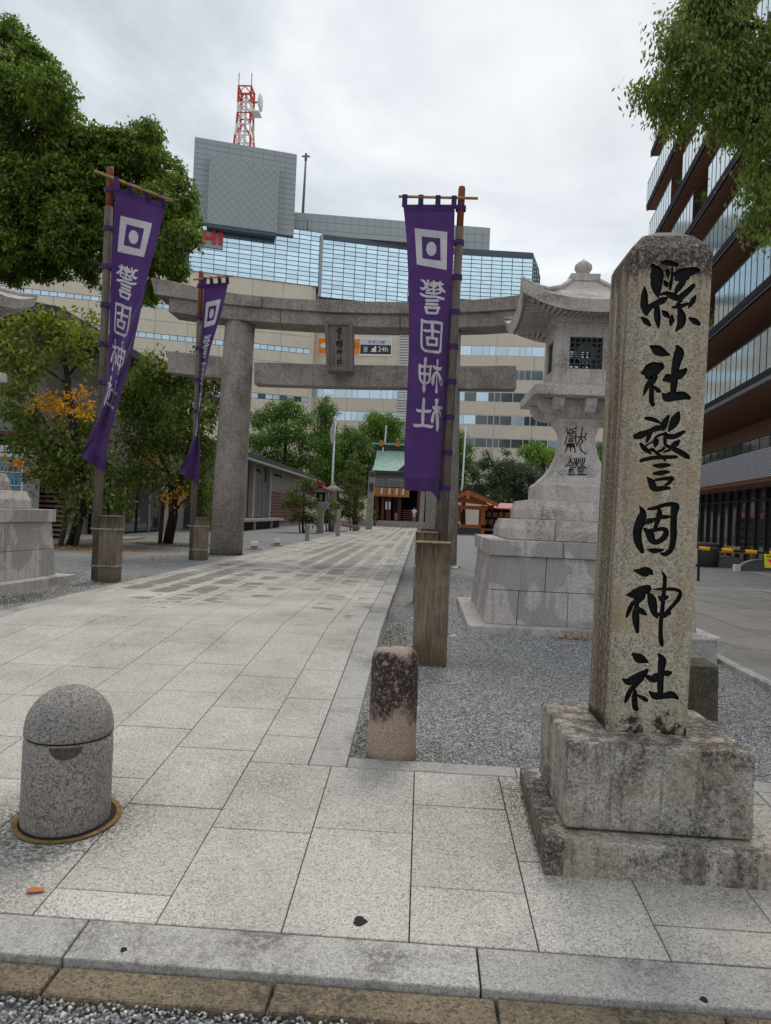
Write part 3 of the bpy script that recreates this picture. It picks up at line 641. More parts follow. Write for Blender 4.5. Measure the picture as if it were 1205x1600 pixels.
for x in LX:                                                           # apron along the street
    if -8.3 < x < 3.6:
        top = 5.13 if (x+.59 > -.46 or x < -5.8) else None
        if top is None: continue
        c = cuts(x, 3.315, top)
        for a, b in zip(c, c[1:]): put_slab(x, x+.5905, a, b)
rows = [(x, x+.5905) for x in LX if -5.3 < x < -1.2]+[(-1.159, -.738)]
YFAR = 29.5
for x0, x1 in rows:
    for a0, a1 in ((3.315, YK), (YK, YFAR)):
        if x1 == -.738 and a0 < 5: continue
        c = cuts(x0, a0, a1)
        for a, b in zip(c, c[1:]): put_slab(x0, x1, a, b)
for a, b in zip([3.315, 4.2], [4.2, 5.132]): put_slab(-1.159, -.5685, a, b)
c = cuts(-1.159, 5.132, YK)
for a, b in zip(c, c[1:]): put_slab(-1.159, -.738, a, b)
far = MB()
for x0, x1 in rows:
    c = cuts(x0, YFAR, 82)
    for a, b in zip(c, c[1:]):
        z = random.uniform(-.002, .002); far.hexa([(x0+.005, a+.005, -.06), (x1-.005, a+.005, -.06), (x1-.005, b-.005, -.06), (x0+.005, b-.005, -.06)], [(x0+.007, a+.007, z), (x1-.007, a+.007, z), (x1-.007, b-.007, z), (x0+.007, b-.007, z)])
stuff(far.build('far_paving_slabs', 'slab', PATH))
# bedding mortar seen in the joints
bed = MB()
bed.hexa([(-8.3, 3.08, -.60), (4.0, 3.08, -.60), (4.0, 5.2, -.45), (-8.3, 5.2, -.45)], [(-8.3, 3.08, -.489-.018), (4.0, 3.08, -.489-.018), (4.0, 5.2, zpath(5.2)-.022), (-8.3, 5.2, zpath(5.2)-.022)])
bed.hexa([(-5.3, 5.2, -.5), (-.5, 5.2, -.5), (-.5, YK, -.2), (-5.3, YK, -.2)], [(-5.3, 5.2, zpath(5.2)-.022), (-.5, 5.2, zpath(5.2)-.022), (-.5, YK, -.022), (-5.3, YK, -.022)])
bed.box(-5.3, -.5, YK, 82, -.2, -.022)
bed.build('mortar_bed', plain('joint_mortar', (.055, .048, .04), .95), PATH, recalc=True)
# kerbs
KB_ = root('kerb')
def kerb_stone(x0, x1, y0, y1, z0, zt, m='kerb', name='kerb_stone', bev=.008):
    return MB().hexa([(x0, y0, z0), (x1, y0, z0), (x1, y1, z0), (x0, y1, z0)], [(x0, y0, zt(y0)), (x1, y0, zt(y0)), (x1, y1, zt(y1)), (x0, y1, zt(y1))]).build(name, m, KB_, bevel=bev)
x = -8.67
for w in [1.8]*7: kerb_stone(x+.004, x+w-.004, 3.052, 3.308, -.60, lambda y: zpath(y)+.002, 'kerb'); x += w
x = -7.05
for i in range(13):
    w = .93; kerb_stone(x+.006, x+w-.006, 2.868+.004*math.sin(i*3), 3.044, -.62, lambda y: -.503+.05*(y-3.0)*.6+.002*math.sin(i*5), 'kerbbrown', 'gutter_stone', .014); x += w
y = 5.135
while y < 60:                                                         # edging of the path, both sides
    l = 1.55 if y > 5.3 else 1.47; e = min(y+l, 60)
    if y < YK < e: e = YK
    kerb_stone(-.734, -.466, y+.003, e-.003, -.5 if y < 9 else -.3, lambda q: zpath(q)+.001)
    kerb_stone(-5.52, -5.30, y+.003, e-.003, -.5 if y < 9 else -.3, lambda q: zpath(q)+.001); y = e
kerb_stone(-.734, -.466, 60, 82, -.3, lambda q: .001); kerb_stone(-5.52, -5.30, 60, 82, -.3, lambda q: .001)
x = -.462
for w in [1.21, 1.25, 1.2, .8]: kerb_stone(x+.003, x+w-.003, 5.135, 5.30, -.5, lambda q: zpath(q)+.001); x += w
x = -8.3
for w in [1.2, 1.57]: kerb_stone(x+.003, x+w-.003, 5.135, 5.30, -.5, lambda q: zpath(q)+.001); x += w
for i in range(4): kerb_stone(3.62, 3.75, 5.3+i*1.05, 6.34+i*1.05, -.5, lambda q: max(gz(3.6, q)+.055, -.09), 'kerb')
# drive on the right
DR = root('drive')
dz_ = lambda y: -.142
for i in range(-2, 10):
    for j in range(9):
        x0 = (3.76 if i < 3 else 4.3)+j*.92+(.46 if i % 2 else 0)*0; y0 = 6.2+i*1.25
        w, l = .92, 1.25
        o = MB().box(x0+.006, x0+w-.006, y0+.006+(.6 if j % 2 else 0), y0+l-.006+(.6 if j % 2 else 0), -.25, -.118+random.uniform(-.002, .002)).build('drive_paver', 'asphalt', DR)
MB().box(12.9, 60, 3.1, 19, -.3, -.122).build('drive_surface', 'asphalt', DR)
MB().box(3.76, 12.8, 3.31, 19.2, -.45, -.145).build('drive_bed', plain('drive_joint', (.05, .048, .045), .95), DR)
MB().box(5.0, 40, 19.25, 19.4, -.3, -.11).build('drive_edge_stone', 'kerb', DR, bevel=.01)
# ================================================================== NEAR OBJECTS
# --- inscribed stone pillar
T = thing('stone_pillar', 'tall square stone pillar carved with six large black characters beside the entrance', 'stone pillar', (1.37, 4.5, -.42))
b0 = [(1.131, 4.322, .262), (1.605, 4.322, .262), (1.607, 4.79, .262), (1.131, 4.79, .262)]
t0 = [(1.164, 4.32, 3.10), (1.643, 4.32, 3.12), (1.645, 4.80, 3.12), (1.166, 4.80, 3.10)]
shaft = MB().loft([b0, t0, [(1.176, 4.335, 3.135), (1.63, 4.335, 3.15), (1.63, 4.785, 3.15), (1.178, 4.785, 3.135)], [(1.25, 4.40, 3.225), (1.56, 4.40, 3.232), (1.56, 4.72, 3.232), (1.25, 4.72, 3.225)], [(1.35, 4.50, 3.285), (1.46, 4.50, 3.288), (1.46, 4.62, 3.288), (1.35, 4.62, 3.285)]]).build('shaft', 'pillar', T, bevel=.022, seg=3)
def pmap(x, y, l): p = at(x, y, 4.3215); return (p[0], p[1]-l, p[2])
def prisms(strokes, fmap, front, back):
    """solid cutters, one per brush stroke"""
    m = MB()
    for i, st in enumerate(strokes):
        a, b = ribbon(st); n_ = len(a); bk = back-.0004*i
        rings = []
        for p, q in zip(a, b):
            P = [np.array(fmap(p[0], p[1], front)), np.array(fmap(q[0], q[1], front)), np.array(fmap(q[0], q[1], bk)), np.array(fmap(p[0], p[1], bk))]
            mid0, mid1 = (P[3]+P[2])/2, (P[0]+P[1])/2
            P[2] = mid0+(P[2]-mid0)*.74; P[3] = mid0+(P[3]-mid0)*.74; rings.append(P)
        m.loft(rings)
    return m
def carve(o, cutter_mb, cut_mat):
    """really cut the strokes into the stone; the cut faces keep the paint"""
    off = np.array(WL[o.parent.name]); c = cutter_mb.build('cutter', cut_mat, None); c.location = -Vector(off)+o.parent.location
    md = o.modifiers.new('carving', 'BOOLEAN'); md.operation = 'DIFFERENCE'; md.solver = 'EXACT'; md.use_self = True; md.object = c; md.material_mode = 'TRANSFER'
    dg = bpy.context.evaluated_depsgraph_get(); me = bpy.data.meshes.new_from_object(o.evaluated_get(dg)); o.modifiers.clear(); o.data = me; me.name = o.name
    bpy.data.objects.remove(c)
allst = MB()
for ch in PILLAR_TEXT:
    m = prisms([[(x, y, w*1.07) for x, y, w in s] for s in ch], pmap, .005, -.016); k = len(allst.v); allst.v += m.v; allst.f += [tuple(i+k for i in f) for f in m.f]
nv0 = len(shaft.data.vertices); carve(shaft, allst, 'ink'); print('carved', nv0, len(shaft.data.vertices), [m.name for m in shaft.data.materials])
for ch in PILLAR_TEXT:
    strokes_mesh(MB(), [[(x, y, w*.8) for x, y, w in s] for s in ch], pmap, -.0145, .0002).build('carved_character', 'ink', T, recalc=False)
MB().loft([[(.865, 4.07, -.208), (1.884, 4.055, -.208), (1.884, 4.945, -.208), (.86, 4.945, -.208)], [(.866, 4.067, .272), (1.884, 4.067, .272), (1.88, 4.945, .272), (.86, 4.945, .272)]]).build('base_block', 'plinth', T, bevel=.02, seg=3)
MB().hexa([(.734, 3.93, -.46), (2.02, 3.925, -.46), (2.02, 4.165, -.46), (.738, 4.165, -.46)], [(.736, 3.934, -.218), (2.02, 3.93, -.218), (2.02, 4.165, -.218), (.74, 4.165, -.218)]).build('plinth_stone', 'plinth', T, bevel=.016, seg=3)
MB().hexa([(.742, 4.175, -.46), (.96, 4.175, -.46), (.955, 5.09, -.46), (.752, 5.09, -.46)], [(.744, 4.175, -.226), (.96, 4.175, -.226), (.955, 5.09, -.226), (.754, 5.09, -.226)]).build('plinth_stone', 'plinth', T, bevel=.016, seg=3)
MB().box(1.80, 2.02, 4.175, 5.09, -.46, -.222).build('plinth_stone', 'plinth', T, bevel=.016, seg=3)
MB().box(.965, 1.795, 4.175, 5.08, -.46, -.24).build('plinth_core', 'plinth', T)
# --- domed bollard in its socket
c = (-2.036, 4.2); zb = zpath(4.2)
T = thing('domed_bollard', 'domed grey aggregate bollard with a recessed grip in a rusty ground ring', 'bollard', (*c, zb))
R_ = .248
m = MB(); m.lathe(c, [(R_-.012, zb-.03), (R_+.002, zb+.012), (R_, .06), (R_-.002, .10), (R_-.012, .113)], 48); m.build('bollard_body', 'dome', T, smooth=True)
m = MB(); m.lathe(c, [(R_-.012, .121), (R_, .130), (R_-.001, .155)]+[((R_-.001)*math.cos(a), .155+.245*math.sin(a)) for a in np.linspace(.06, 1.5, 14)], 48); m.build('bollard_cap', 'dome', T, smooth=True)
MB().lathe(c, [(R_-.014, .11), (R_-.010, .117), (R_-.014, .124)], 48).build('cap_seal', 'rubber', T, smooth=True)
ga = math.atan2(-4.2, 1.75)
pts = []
for k in range(13):
    a = ga+(-.36+.72*k/12); pts.append((c[0]+(R_+.003)*math.cos(a), c[1]+(R_+.003)*math.sin(a)))
m = MB(); o = []
for k, (px, py) in enumerate(pts):
    e = 1-abs(k-6)/6; o.append([(px, py, .106), (px, py, .106-.068*math.sqrt(max(.02, 1-(abs(k-6)/6)**2)))])
for k in range(12): m.quad(o[k][0], o[k+1][0], o[k+1][1], o[k][1])
m.build('grip_shade', granite('grip_shadow_stone', (.085, .075, .068), .5, 62), T, recalc=False)  # no hollow is cut; the grip's shade is this patch's dark colour
def ring(mb, c, r0, r1, zf, n=48):
    for j in range(n):
        a, b = 2*math.pi*j/n, 2*math.pi*(j+1)/n
        P_ = [(c[0]+r*math.cos(q), c[1]+r*math.sin(q)) for r, q in ((r0, a), (r1, a), (r1, b), (r0, b))]
        mb.quad(*[(x, y, zf(y)) for x, y in P_])
    return mb
ring(MB(), (c[0]+.014, c[1]), .2, .272, lambda y: zpath(y)+.008).build('ground_gap', 'rubber', T, recalc=False)
ring(MB(), (c[0]+.016, c[1]-.006), .270, .302, lambda y: zpath(y)+.012).build('rusty_ring', 'rust', T, recalc=False)
# --- weathered round stone post
c = (-.156, 5.46)
T = thing('round_stone_post', 'short round pink granite post stained black with lichen, on gravel by the path corner', 'stone post', (*c, -.3))
def f_round(t):
    p = t.pos(); sp = t.node('ShaderNodeSeparateXYZ'); t.l.new(p, sp.inputs[0])
    g = t.noise(p, 95, 2, .7); col = t.ramp(g, [(.3, (.20, .14, .11)), (.5, (.36, .27, .21)), (.7, (.52, .42, .35))])
    z = t.math('ADD', sp.outputs[2], t.math('MULTIPLY', t.math('SUBTRACT', t.noise(p, 4.5, 5, .7), .5), .75))
    k = t.math('MULTIPLY', t.ramp(t.math('ADD', t.math('MULTIPLY', z, 1.1), .33), [(.26, 0), (.40, .97), (.80, 1.0), (.90, .15)]), t.ramp(t.noise(p, 34, 4, .8), [(.36, .15), (.48, 1)]))
    col = t.mix(k, col, (.03, .016, .018))
    return {'Base Color': col, 'Roughness': .9, 'Normal': t.bump(t.math('ADD', g, t.noise(p, 22, 3, .6)), .8, .006)}
M['roundpost'] = mat('lichen_blackened_pink_granite', f_round)
m = MB(); rr = lambda a, z: .181*(1+.012*math.sin(a*3+z*9)+.008*math.sin(a*5))
def rl(prof, n=40): return [[(c[0]+s*rr(2*math.pi*j/n, z)*math.cos(2*math.pi*j/n), c[1]+s*rr(2*math.pi*j/n, z)*math.sin(2*math.pi*j/n), z) for j in range(n)] for s, z in prof]
m.loft(rl([(1.04, -.36), (1.03, -.25), (1.0, -.1), (.985, .15), (.98, .36), (.965, .405), (.91, .448), (.8, .475), (.5, .487), (.12, .49)])); m.build('stone_drum', 'roundpost', T, smooth=True)
# --- empty wooden pole socket nearest the camera, and the ones that hold poles
def post(name, label, x0, x1, y, dy, z0, z1, pole_side, loops=False, bands=True):
    T = thing(name, label, 'wooden post', ((x0+x1)/2, y, z0), 'wooden posts for the banner poles')
    n = 2; w = (x1-x0)/n
    for i in range(n): MB().box(x0+w*i+.0004, x0+w*(i+1)-.0004, y+random.uniform(0, .002), y+dy, z0-.1, z1-.014+random.uniform(-.006, .004)).build('plank', 'postwood', T, bevel=.003)
    MB().box(x0-.006, x1+.006, y-.006, y+dy+.006, z1-.012, z1+.004).build('post_cap', 'endgrain', T, bevel=.004)
    xs_ = x1 if pole_side > 0 else x0
    for z in (z0+(z1-z0)*.24, z0+(z1-z0)*.80):
        if loops:
            pts = [(xs_, y+.05, z), (xs_+.055*pole_side, y+.02, z), (xs_+.085*pole_side, y+.08, z), (xs_+.06*pole_side, y+.2, z), (xs_, y+.22, z)]
            MB().tube(pts, .007, 6).build('clamp_loop', 'white_metal', T, smooth=True)
            xo = x0-.02; MB().box(xo-.02, xo+.02, y+.05, y+.1, z-.012, z+.012).box(xo-.05, xo-.03, y+.05, y+.09, z-.02, z+.0).build('clamp_bolt', 'metal', T)
        elif bands:
            m = MB(); a, b = (x0-.17, x1+.02) if pole_side < 0 else (x0-.02, x1+.17)
            m.box(a, b, y-.014, y-.008, z-.012, z+.012); m.box(b-.02, b, y-.008, y+dy, z-.012, z+.012); m.box(a, a+.02, y-.008, y+.16, z-.012, z+.012)
            m.tube([(x1-.08, y-.02, z), (x1-.08, y-.06, z)], .012, 6)
            m.build('clamp_band', 'metal', T)
    return T
post('pole_post', 'bare square wooden post without a pole, nearest post right of the path', -.045, .332, 7.9, .36, -.13, 1.20, 1, loops=True)
post('pole_post', 'wooden post clamped to the left banner pole beside the grey stone base', -6.10, -5.76, 13.43, .30, -.03, 1.225, -1)
post('pole_post', 'wooden post at the foot of the left pillar of the stone gate', -6.37, -6.02, 19.93, .34, -.03, 1.15, -1)
post('pole_post', 'wooden post half hidden behind the nearest bare post', -.10, .295, 13.2, .40, -.13, 1.18, 1)
post('pole_post', 'farthest of the wooden posts right of the path, its top just showing', .00, .46, 20, .42, -.15, 1.12, 1)
# --- banners
def rows_interp(L, Rr, n):
    def arc(P):
        P = np.array(P, float); s = np.concatenate([[0], np.cumsum(np.linalg.norm(np.diff(P[:, :2], axis=0), axis=1))]); return P, s/s[-1]
    (a, sa), (b, sb) = arc(L), arc(Rr)
    def f(v):
        l = np.array([np.interp(v, sa, a[:, k]) for k in range(3)]); r = np.array([np.interp(v, sb, b[:, k]) for k in range(3)]); return l, r
    return f
def banner(label, Y, pole, tiprow, bar, edgeP, edgeF, fold, face, npole=8, text=True, ties=True, skip=None, rad=.075, half=True, rtop=.85):
    """edgeP: pole-side edge, edgeF: free edge: (px,py,dY). pole: ((xtop,ytop),(xbot,ybot))."""
    pt = at(*pole[0], Y); pb = at(*pole[1], Y)
    T = thing('banner', label, 'banner', pb, 'purple banners on wooden poles')
    tp = pb+(pt-pb)*tiprow
    MB().tube([pb, pb+(tp-pb)*.5, tp], [rad*1.12, rad*1.05, rad], 12).build('pole', 'polewood', T, smooth=True)
    MB().tube([tp, pt-(pt-tp)*.04, pt], [rad*rtop, rad*rtop, rad*rtop*.85], 12).build('pole_tip', 'poletip', T, smooth=True)
    MB().tube([at(*bar[0], Y-.1), at(*bar[1], Y-.1)], .026, 8).build('crossbar', 'bamboo', T, smooth=True)
    f = rows_interp(edgeP, edgeF, 0)
    def Sf(u, v):
        l, r = f(v); y = Y-.13+(l[2]*(1-u)+r[2]*u)+fold(u, v); q = l+(r-l)*u
        return at(q[0], q[1], y)
    nu, nv = 44, 100
    V = np.array([Sf(i/nu, j/nv) for j in range(nv+1) for i in range(nu+1)])-np.array(WL[T.name])
    F_ = np.array([(j*(nu+1)+i, j*(nu+1)+i+1, (j+1)*(nu+1)+i+1, (j+1)*(nu+1)+i) for j in range(nv) for i in range(nu)])
    cl = link('cloth', npmesh('cloth', V, F_), 'purple', T, smooth=True); cl['label'] = 'purple banner cloth with white lettering'
    def onc(u, v, l):
        u = min(max(u, 0), 1); v = min(max(v, 0), 1); p = np.array(Sf(u, v)); return p+(CAM-p)/np.linalg.norm(CAM-p)*(.012+l)
    if text:
        for ch in BANCH:
            m = MB(); strokes_mesh(m, ch, lambda x, y, l: onc(*ban_uv(x, y), l), 0, .0006, None if skip is None else (lambda x, y: skip(*ban_uv(x, y))))
            if m.f: m.build('banner_character', 'white_cloth', cl, recalc=False)
        m = MB(); k = 10                                                # square emblem with a disc
        def lin(P, s):
            s *= 4; i = int(s) % 4; t_ = s-int(s); a, b = P[i], P[(i+1) % 4]; return (a[0]+(b[0]-a[0])*t_, a[1]+(b[1]-a[1])*t_)
        for i in range(4*k):
            q = [lin(EMB_O, i/(4*k)), lin(EMB_O, ((i+1) % (4*k))/(4*k)), lin(EMB_I, ((i+1) % (4*k))/(4*k)), lin(EMB_I, i/(4*k))]
            m.quad(*[onc(*ban_uv(*p), 0) for p in q])
        ce = [(EMB_C[0]+EMB_C[2]*math.cos(a), EMB_C[1]+EMB_C[3]*math.sin(a)) for a in np.linspace(0, 2*math.pi, 29)[:-1]]
        m.add([onc(*ban_uv(*p), 0) for p in ce]+[onc(*ban_uv(*EMB_C[:2]), 0)], [(i, (i+1) % 28, 28) for i in range(28)])
        m.build('banner_emblem', 'white_cloth', cl, recalc=False)
    for v0, v1, nm in ((.957, 1.0, 'hem'), (0.0, .022, 'heading')):       # stitched hem and heading
        m = MB(); k = 30
        for i in range(k): m.quad(*[np.array(onc(u, v, -.004)) for u, v in ((i/k, v0), ((i+1)/k, v0), ((i+1)/k, v1), (i/k, v1))])
        m.build(nm, 'purple', cl, recalc=False)
    for u in (.02, .33, .66, .97):                                     # loops over the crossbar
        a = np.array(Sf(u, 0)); b0_ = at(*bar[0], Y-.1); b1_ = at(*bar[1], Y-.1); k = (a[0]-b0_[0])/(b1_[0]-b0_[0]); b = b0_+(b1_-b0_)*min(1, max(0, k))
        w = .05; m = MB(); m.hexa([a+(-w, -.012, -.05), a+(w, -.012, -.05), a+(w, .0, -.05), a+(-w, .0, -.05)], [b+(-w*.9, -.034, .03), b+(w*.9, -.034, .03), b+(w*.9, .034, .03), b+(-w*.9, .034, .03)]); m.build('loop', 'purple', cl)
    for i in range(npole):                                              # ties round the pole
        v = .005+.985*i/(npole-1); e = np.array(Sf(0.03, v)); s_ = (pt[2]-e[2])/(pt[2]-pb[2]); q = pt+(pb-pt)*s_
        if np.linalg.norm(q[:2]-e[:2]) > .8: continue
        m = MB(); m.tube([q+(0, 0, -.045), q+(0, 0, .045)], rad*1.28, 12); dx = e-q
        m.hexa([q+(0, -rad, -.03), e+(0, -.01, -.04), e+(0, .004, -.04), q+(0, rad*.5, -.03)], [q+(0, -rad, .03), e+(0, -.01, .03), e+(0, .004, .03), q+(0, rad*.5, .03)])
        m.build('tie', 'purple', cl)
    if half: pass
    return T
def zigzag(x, a, b): return 1-abs((x-a)/b) if abs(x-a) < b else 0
def fold_r(u, v): return .05*math.sin(5.2*u+v*3)*(.4+v)+.025*math.sin(11*u-v*5)+(.22*max(0, .16-u)/.16*min(1, v*1.6) if u < .16 else 0)
banner('purple banner hanging flat from the right pole, its lettering seen reversed', 13.3, ((722, 292), (689.5, 893)), .895, ((623, 307), (747, 310)),
       [(711, 319.5, 0), (709.8, 366, 0), (707, 442, 0), (702, 543, 0), (698.3, 620, 0), (694, 700, 0), (689, 768, 0)],
       [(630, 319.5, .1), (635, 366, .1), (638.6, 442, .0), (639, 543, -.1), (636, 620, -.1), (632, 700, -.1), (632, 766, -.1)], fold_r, 1, npole=9)
def fc(v): return 1.04-1.0*max(0, v-.36)/.48
def fold_l(u, v):
    d_ = (u-fc(v)); k = min(1, max(0, v-.22)*4)
    r = -.26*k*(1/(1+math.exp(-(d_+.10)/.018)))*(1 if d_ < .12 else math.exp(-((d_-.12)/.10)**2))
    return .09*math.sin(4*u+v*2)+r+.09*math.sin(9*u-4*v)*v
def skip_l(u, v): return v > .36 and abs(u-fc(v)) < .095
banner('purple banner twisted by the wind on the nearer left pole', 13.5, ((172.5, 262), (149.5, 907)), .905, ((148, 267), (270, 314)),
       [(180, 292, 0), (174, 420, 0), (171.5, 485, 0), (170, 550, -.05), (166, 603, -.1), (151, 657, -.25), (136, 692, -.35), (126, 713, -.35)],
       [(260, 319, .3), (234, 420, .25), (224.6, 463, .2), (216, 506, .1), (201, 577, 0), (181, 645, -.25), (169, 690, -.2), (163, 739, -.1)], fold_l, 1, npole=8)
banner('narrow furled purple banner on the farther left pole, in front of the gate', 20, ((314.5, 424), (300, 875)), .83, ((302, 437), (364, 431)),
       [(319, 444, 0), (316, 500, 0), (314, 560, 0), (310, 620, 0), (307, 668, -.1), (297, 700, -.2), (280, 738, -.3)],
       [(357, 441, .2), (346, 490, .15), (329, 545, .1), (317, 600, 0), (311, 668, 0), (313, 700, 0), (310.5, 758, 0)], fold_l, 1, npole=7, rad=.08)
banner('purple banner almost hidden behind the reversed banner right of the path', 20, ((712, 425), (681.5, 870)), .83, ((640, 436), (716, 438)),
       [(705, 446, 0), (700, 560, 0), (695, 650, 0), (689, 783, 0)], [(650, 446, .1), (650, 560, 0), (646, 650, 0), (645, 740, 0)], fold_r, 1, npole=7, rad=.08)
# --- granite lanterns
LC = (2.45, 11.9)
def lantern(label):
    T = thing('stone_lantern', label, 'stone lantern', (*LC, -.14), 'pair of tall granite lanterns')
    c = LC
    MB().frus(c, 1.74, -.3, 1.735, -.02).build('base_slab', 'lantern', T, bevel=.012)
    def course(z0, z1, h0, h1, cut):
        for side in range(4):
            full = side % 2 == 0; ext = 1.0
            e0 = [-h0]+[q*h0 for q in cut]+[h0] if full else [-h0+.36]+[q*h0 for q in cut[:-1] or cut]+[h0-.36]
            for a, b in zip(e0, e0[1:]):
                g = .004; s = h1/h0
                a1 = a*s if full else a; b1 = b*s if full else b
                P0 = [(a+g, -h0), (b-g, -h0), (b-g, -h0+.36), (a+g, -h0+.36)]; P1 = [(a1+g, -h1), (b1-g, -h1), (b1-g, -h0+.36), (a1+g, -h0+.36)]
                rot = [(1, 0, 0, 1), (0, -1, 1, 0), (-1, 0, 0, -1), (0, 1, -1, 0)][side]
                tr = lambda p: (c[0]+rot[0]*p[0]+rot[1]*p[1], c[1]+rot[2]*p[0]+rot[3]*p[1])
                MB().hexa([(*tr(p), z0+.003) for p in P0], [(*tr(p), z1-.003) for p in P1]).build('base_stone', 'lantern_wet', T, bevel=.006)
    MB().frus(c, 1.2, -.02, 1.15, .95).build('core', 'lantern', T)
    course(-.02, .465, 1.49, 1.455, [-.70, -.22, .28, .72]); course(.467, .955, 1.452, 1.415, [-.45, .05, .52])
    for x0, x1 in ((-1.465, -.42), (-.412, .55), (.558, 1.465)):
        MB().hexa([(c[0]+x0, c[1]-1.465, .957), (c[0]+x1, c[1]-1.465, .957), (c[0]+x1, c[1]+1.465, .957), (c[0]+x0, c[1]+1.465, .957)], [(c[0]+x0, c[1]-1.455, 1.185), (c[0]+x1, c[1]-1.455, 1.185), (c[0]+x1, c[1]+1.455, 1.185), (c[0]+x0, c[1]+1.455, 1.185)]).build('cap_stone', 'lantern_wet', T, bevel=.012)
    def tier(h, h1, z0, z1, cut, name):
        rings = [(h, z0), (h*.995, z0+(z1-z0)*.5), (h1*1.015, z1-.05), (h1, z1)]
        for a, b in ((-1, cut), (cut, 1)):
            MB().loft([[(c[0]+a*q+(.003 if a > -1 else 0), c[1]-q, z), (c[0]+b*q-(.003 if b < 1 else 0), c[1]-q, z), (c[0]+b*q-(.003 if b < 1 else 0), c[1]+q, z), (c[0]+a*q+(.003 if a > -1 else 0), c[1]+q, z)] for q, z in rings]).build(name, 'lantern', T, bevel=.012)
    tier(1.165, 1.10, 1.19, 1.495, -.42, 'tier_stone'); tier(.915, .86, 1.5, 1.795, -1.0 if False else .62, 'tier_stone')
    MB().loft([[(c[0]+a*h, c[1]+b*h, z) for a, b in ((-1, -1), (1, -1), (1, 1), (-1, 1))] for h, z in ((.645, 1.80), (.642, 2.035), (.595, 2.095))]).build('shaft_foot', 'lantern', T, bevel=.01)
    prof = [(.59, 2.098), (.47, 2.20), (.375, 2.34), (.305, 2.5), (.262, 2.66), (.247, 2.80), (.262, 2.92), (.31, 3.03), (.395, 3.12)]
    zz = np.linspace(2.098, 3.12, 30); hh = np.interp(zz, [p[1] for p in prof], [p[0] for p in prof])
    hh = np.convolve(np.pad(hh, 2, 'edge'), np.ones(5)/5, 'valid')
    sh = MB().loft([[(c[0]+a*h, c[1]+b*h, z) for a, b in ((-1, -1), (1, -1), (1, 1), (-1, 1))] for h, z in zip(hh, zz)]).build('shaft', 'lantern', T)
    def lmap(x, y, l):
        h = .26
        for _ in range(6):
            p = at(x, y, c[1]-h); h = float(np.interp(p[2], zz, hh))
        return (p[0], c[1]-h-.006-l, p[2])
    strokes_mesh(MB(), LAN_TEXT, lmap, 0, .0003).build('carved_inscription', 'inkplain', sh, recalc=False)
    MB().loft([[(c[0]+a*h, c[1]+b*h, z) for a, b in ((-1, -1), (1, -1), (1, 1), (-1, 1))] for h, z in ((.40, 3.122), (.47, 3.18), (.50, 3.40))]).build('bracket_block', 'lantern', T, bevel=.01)
    for side in range(4):
        for q in (-.5, 0.08, .5):
            if side % 2 and q == .08: continue
            arc = [(.40, 3.14), (.52, 3.15), (.62, 3.2), (.69, 3.29), (.71, 3.40), (.40, 3.40)]; w = .085
            P0 = [(q*.85-w, -r, z) for r, z in arc]
            rot = [(1, 0, 0, 1), (0, -1, 1, 0), (-1, 0, 0, -1), (0, 1, -1, 0)][side]
            tr = lambda p: (c[0]+rot[0]*p[0]+rot[1]*p[1], c[1]+rot[2]*p[0]+rot[3]*p[1], p[2])
            a = [tr(p) for p in P0]; b = [tr((p[0]+2*w, p[1], p[2])) for p in P0]; n = len(a)
            MB().add(a+b, [tuple(range(n)), tuple(range(2*n-1, n-1, -1))]+[(i, i+n, (i+1) % n+n, (i+1) % n) for i in range(n)]).build('bracket', 'lantern', T, bevel=.01)
    MB().loft([[(c[0]+a*h, c[1]+b*h, z) for a, b in ((-1, -1), (1, -1), (1, 1), (-1, 1))] for h, z in ((.78, 3.402), (.825, 3.41), (.818, 3.555), (.55, 3.64))]).build('platform', 'lantern', T, bevel=.008)
    MB().frus(c, .52, 3.642, .505, 3.72).build('fire_box_sill', 'lantern', T, bevel=.008)
    fb = MB(); h0, h1, z0, z1 = .492, .472, 3.72, 4.60; wz0, wz1, ww = 3.875, 4.375, .255
    h_ = lambda z: h0+(h1-h0)*(z-z0)/(z1-z0)
    def face(rot):
        tr = lambda x, d, z: (c[0]+rot[0]*x+rot[1]*(-(h_(z)-d)), c[1]+rot[2]*x+rot[3]*(-(h_(z)-d)), z)
        for xa, xb, za, zb in ((-1, -ww, z0, z1), (ww, 1, z0, z1), (-ww, ww, z0, wz0), (-ww, ww, wz1, z1)):
            A = lambda x, z: x if abs(x) < 1 else math.copysign(h_(z)-.0005, x)
            fb.hexa([tr(A(xa, za), 0, za), tr(A(xb, za), 0, za), tr(A(xb, za) if abs(xb) < 1 else xb*(h_(za)-.1), .1, za), tr(A(xa, za) if abs(xa) < 1 else xa*(h_(za)-.1), .1, za)], [tr(A(xa, zb), 0, zb), tr(A(xb, zb), 0, zb), tr(A(xb, zb) if abs(xb) < 1 else xb*(h_(zb)-.1), .1, zb), tr(A(xa, zb) if abs(xa) < 1 else xa*(h_(zb)-.1), .1, zb)])
        g = MB(); bx = lambda x0, x1, za, zb, d0, d1: g.hexa([tr(x0, d1, za), tr(x1, d1, za), tr(x1, d0, za), tr(x0, d0, za)], [tr(x0, d1, zb), tr(x1, d1, zb), tr(x1, d0, zb), tr(x0, d0, zb)])
        H = wz1-wz0
        for i in range(7):
            q = -ww+2*ww*i/6; w = .018 if i in (0, 6) else .011
            bx(max(-ww, q-w), min(ww, q+w), wz0, wz1, .052, .03); zq = wz0+H*i/6; bx(-ww, ww, max(wz0, zq-w), min(wz1, zq+w), .0505, .0285)
        disc = []
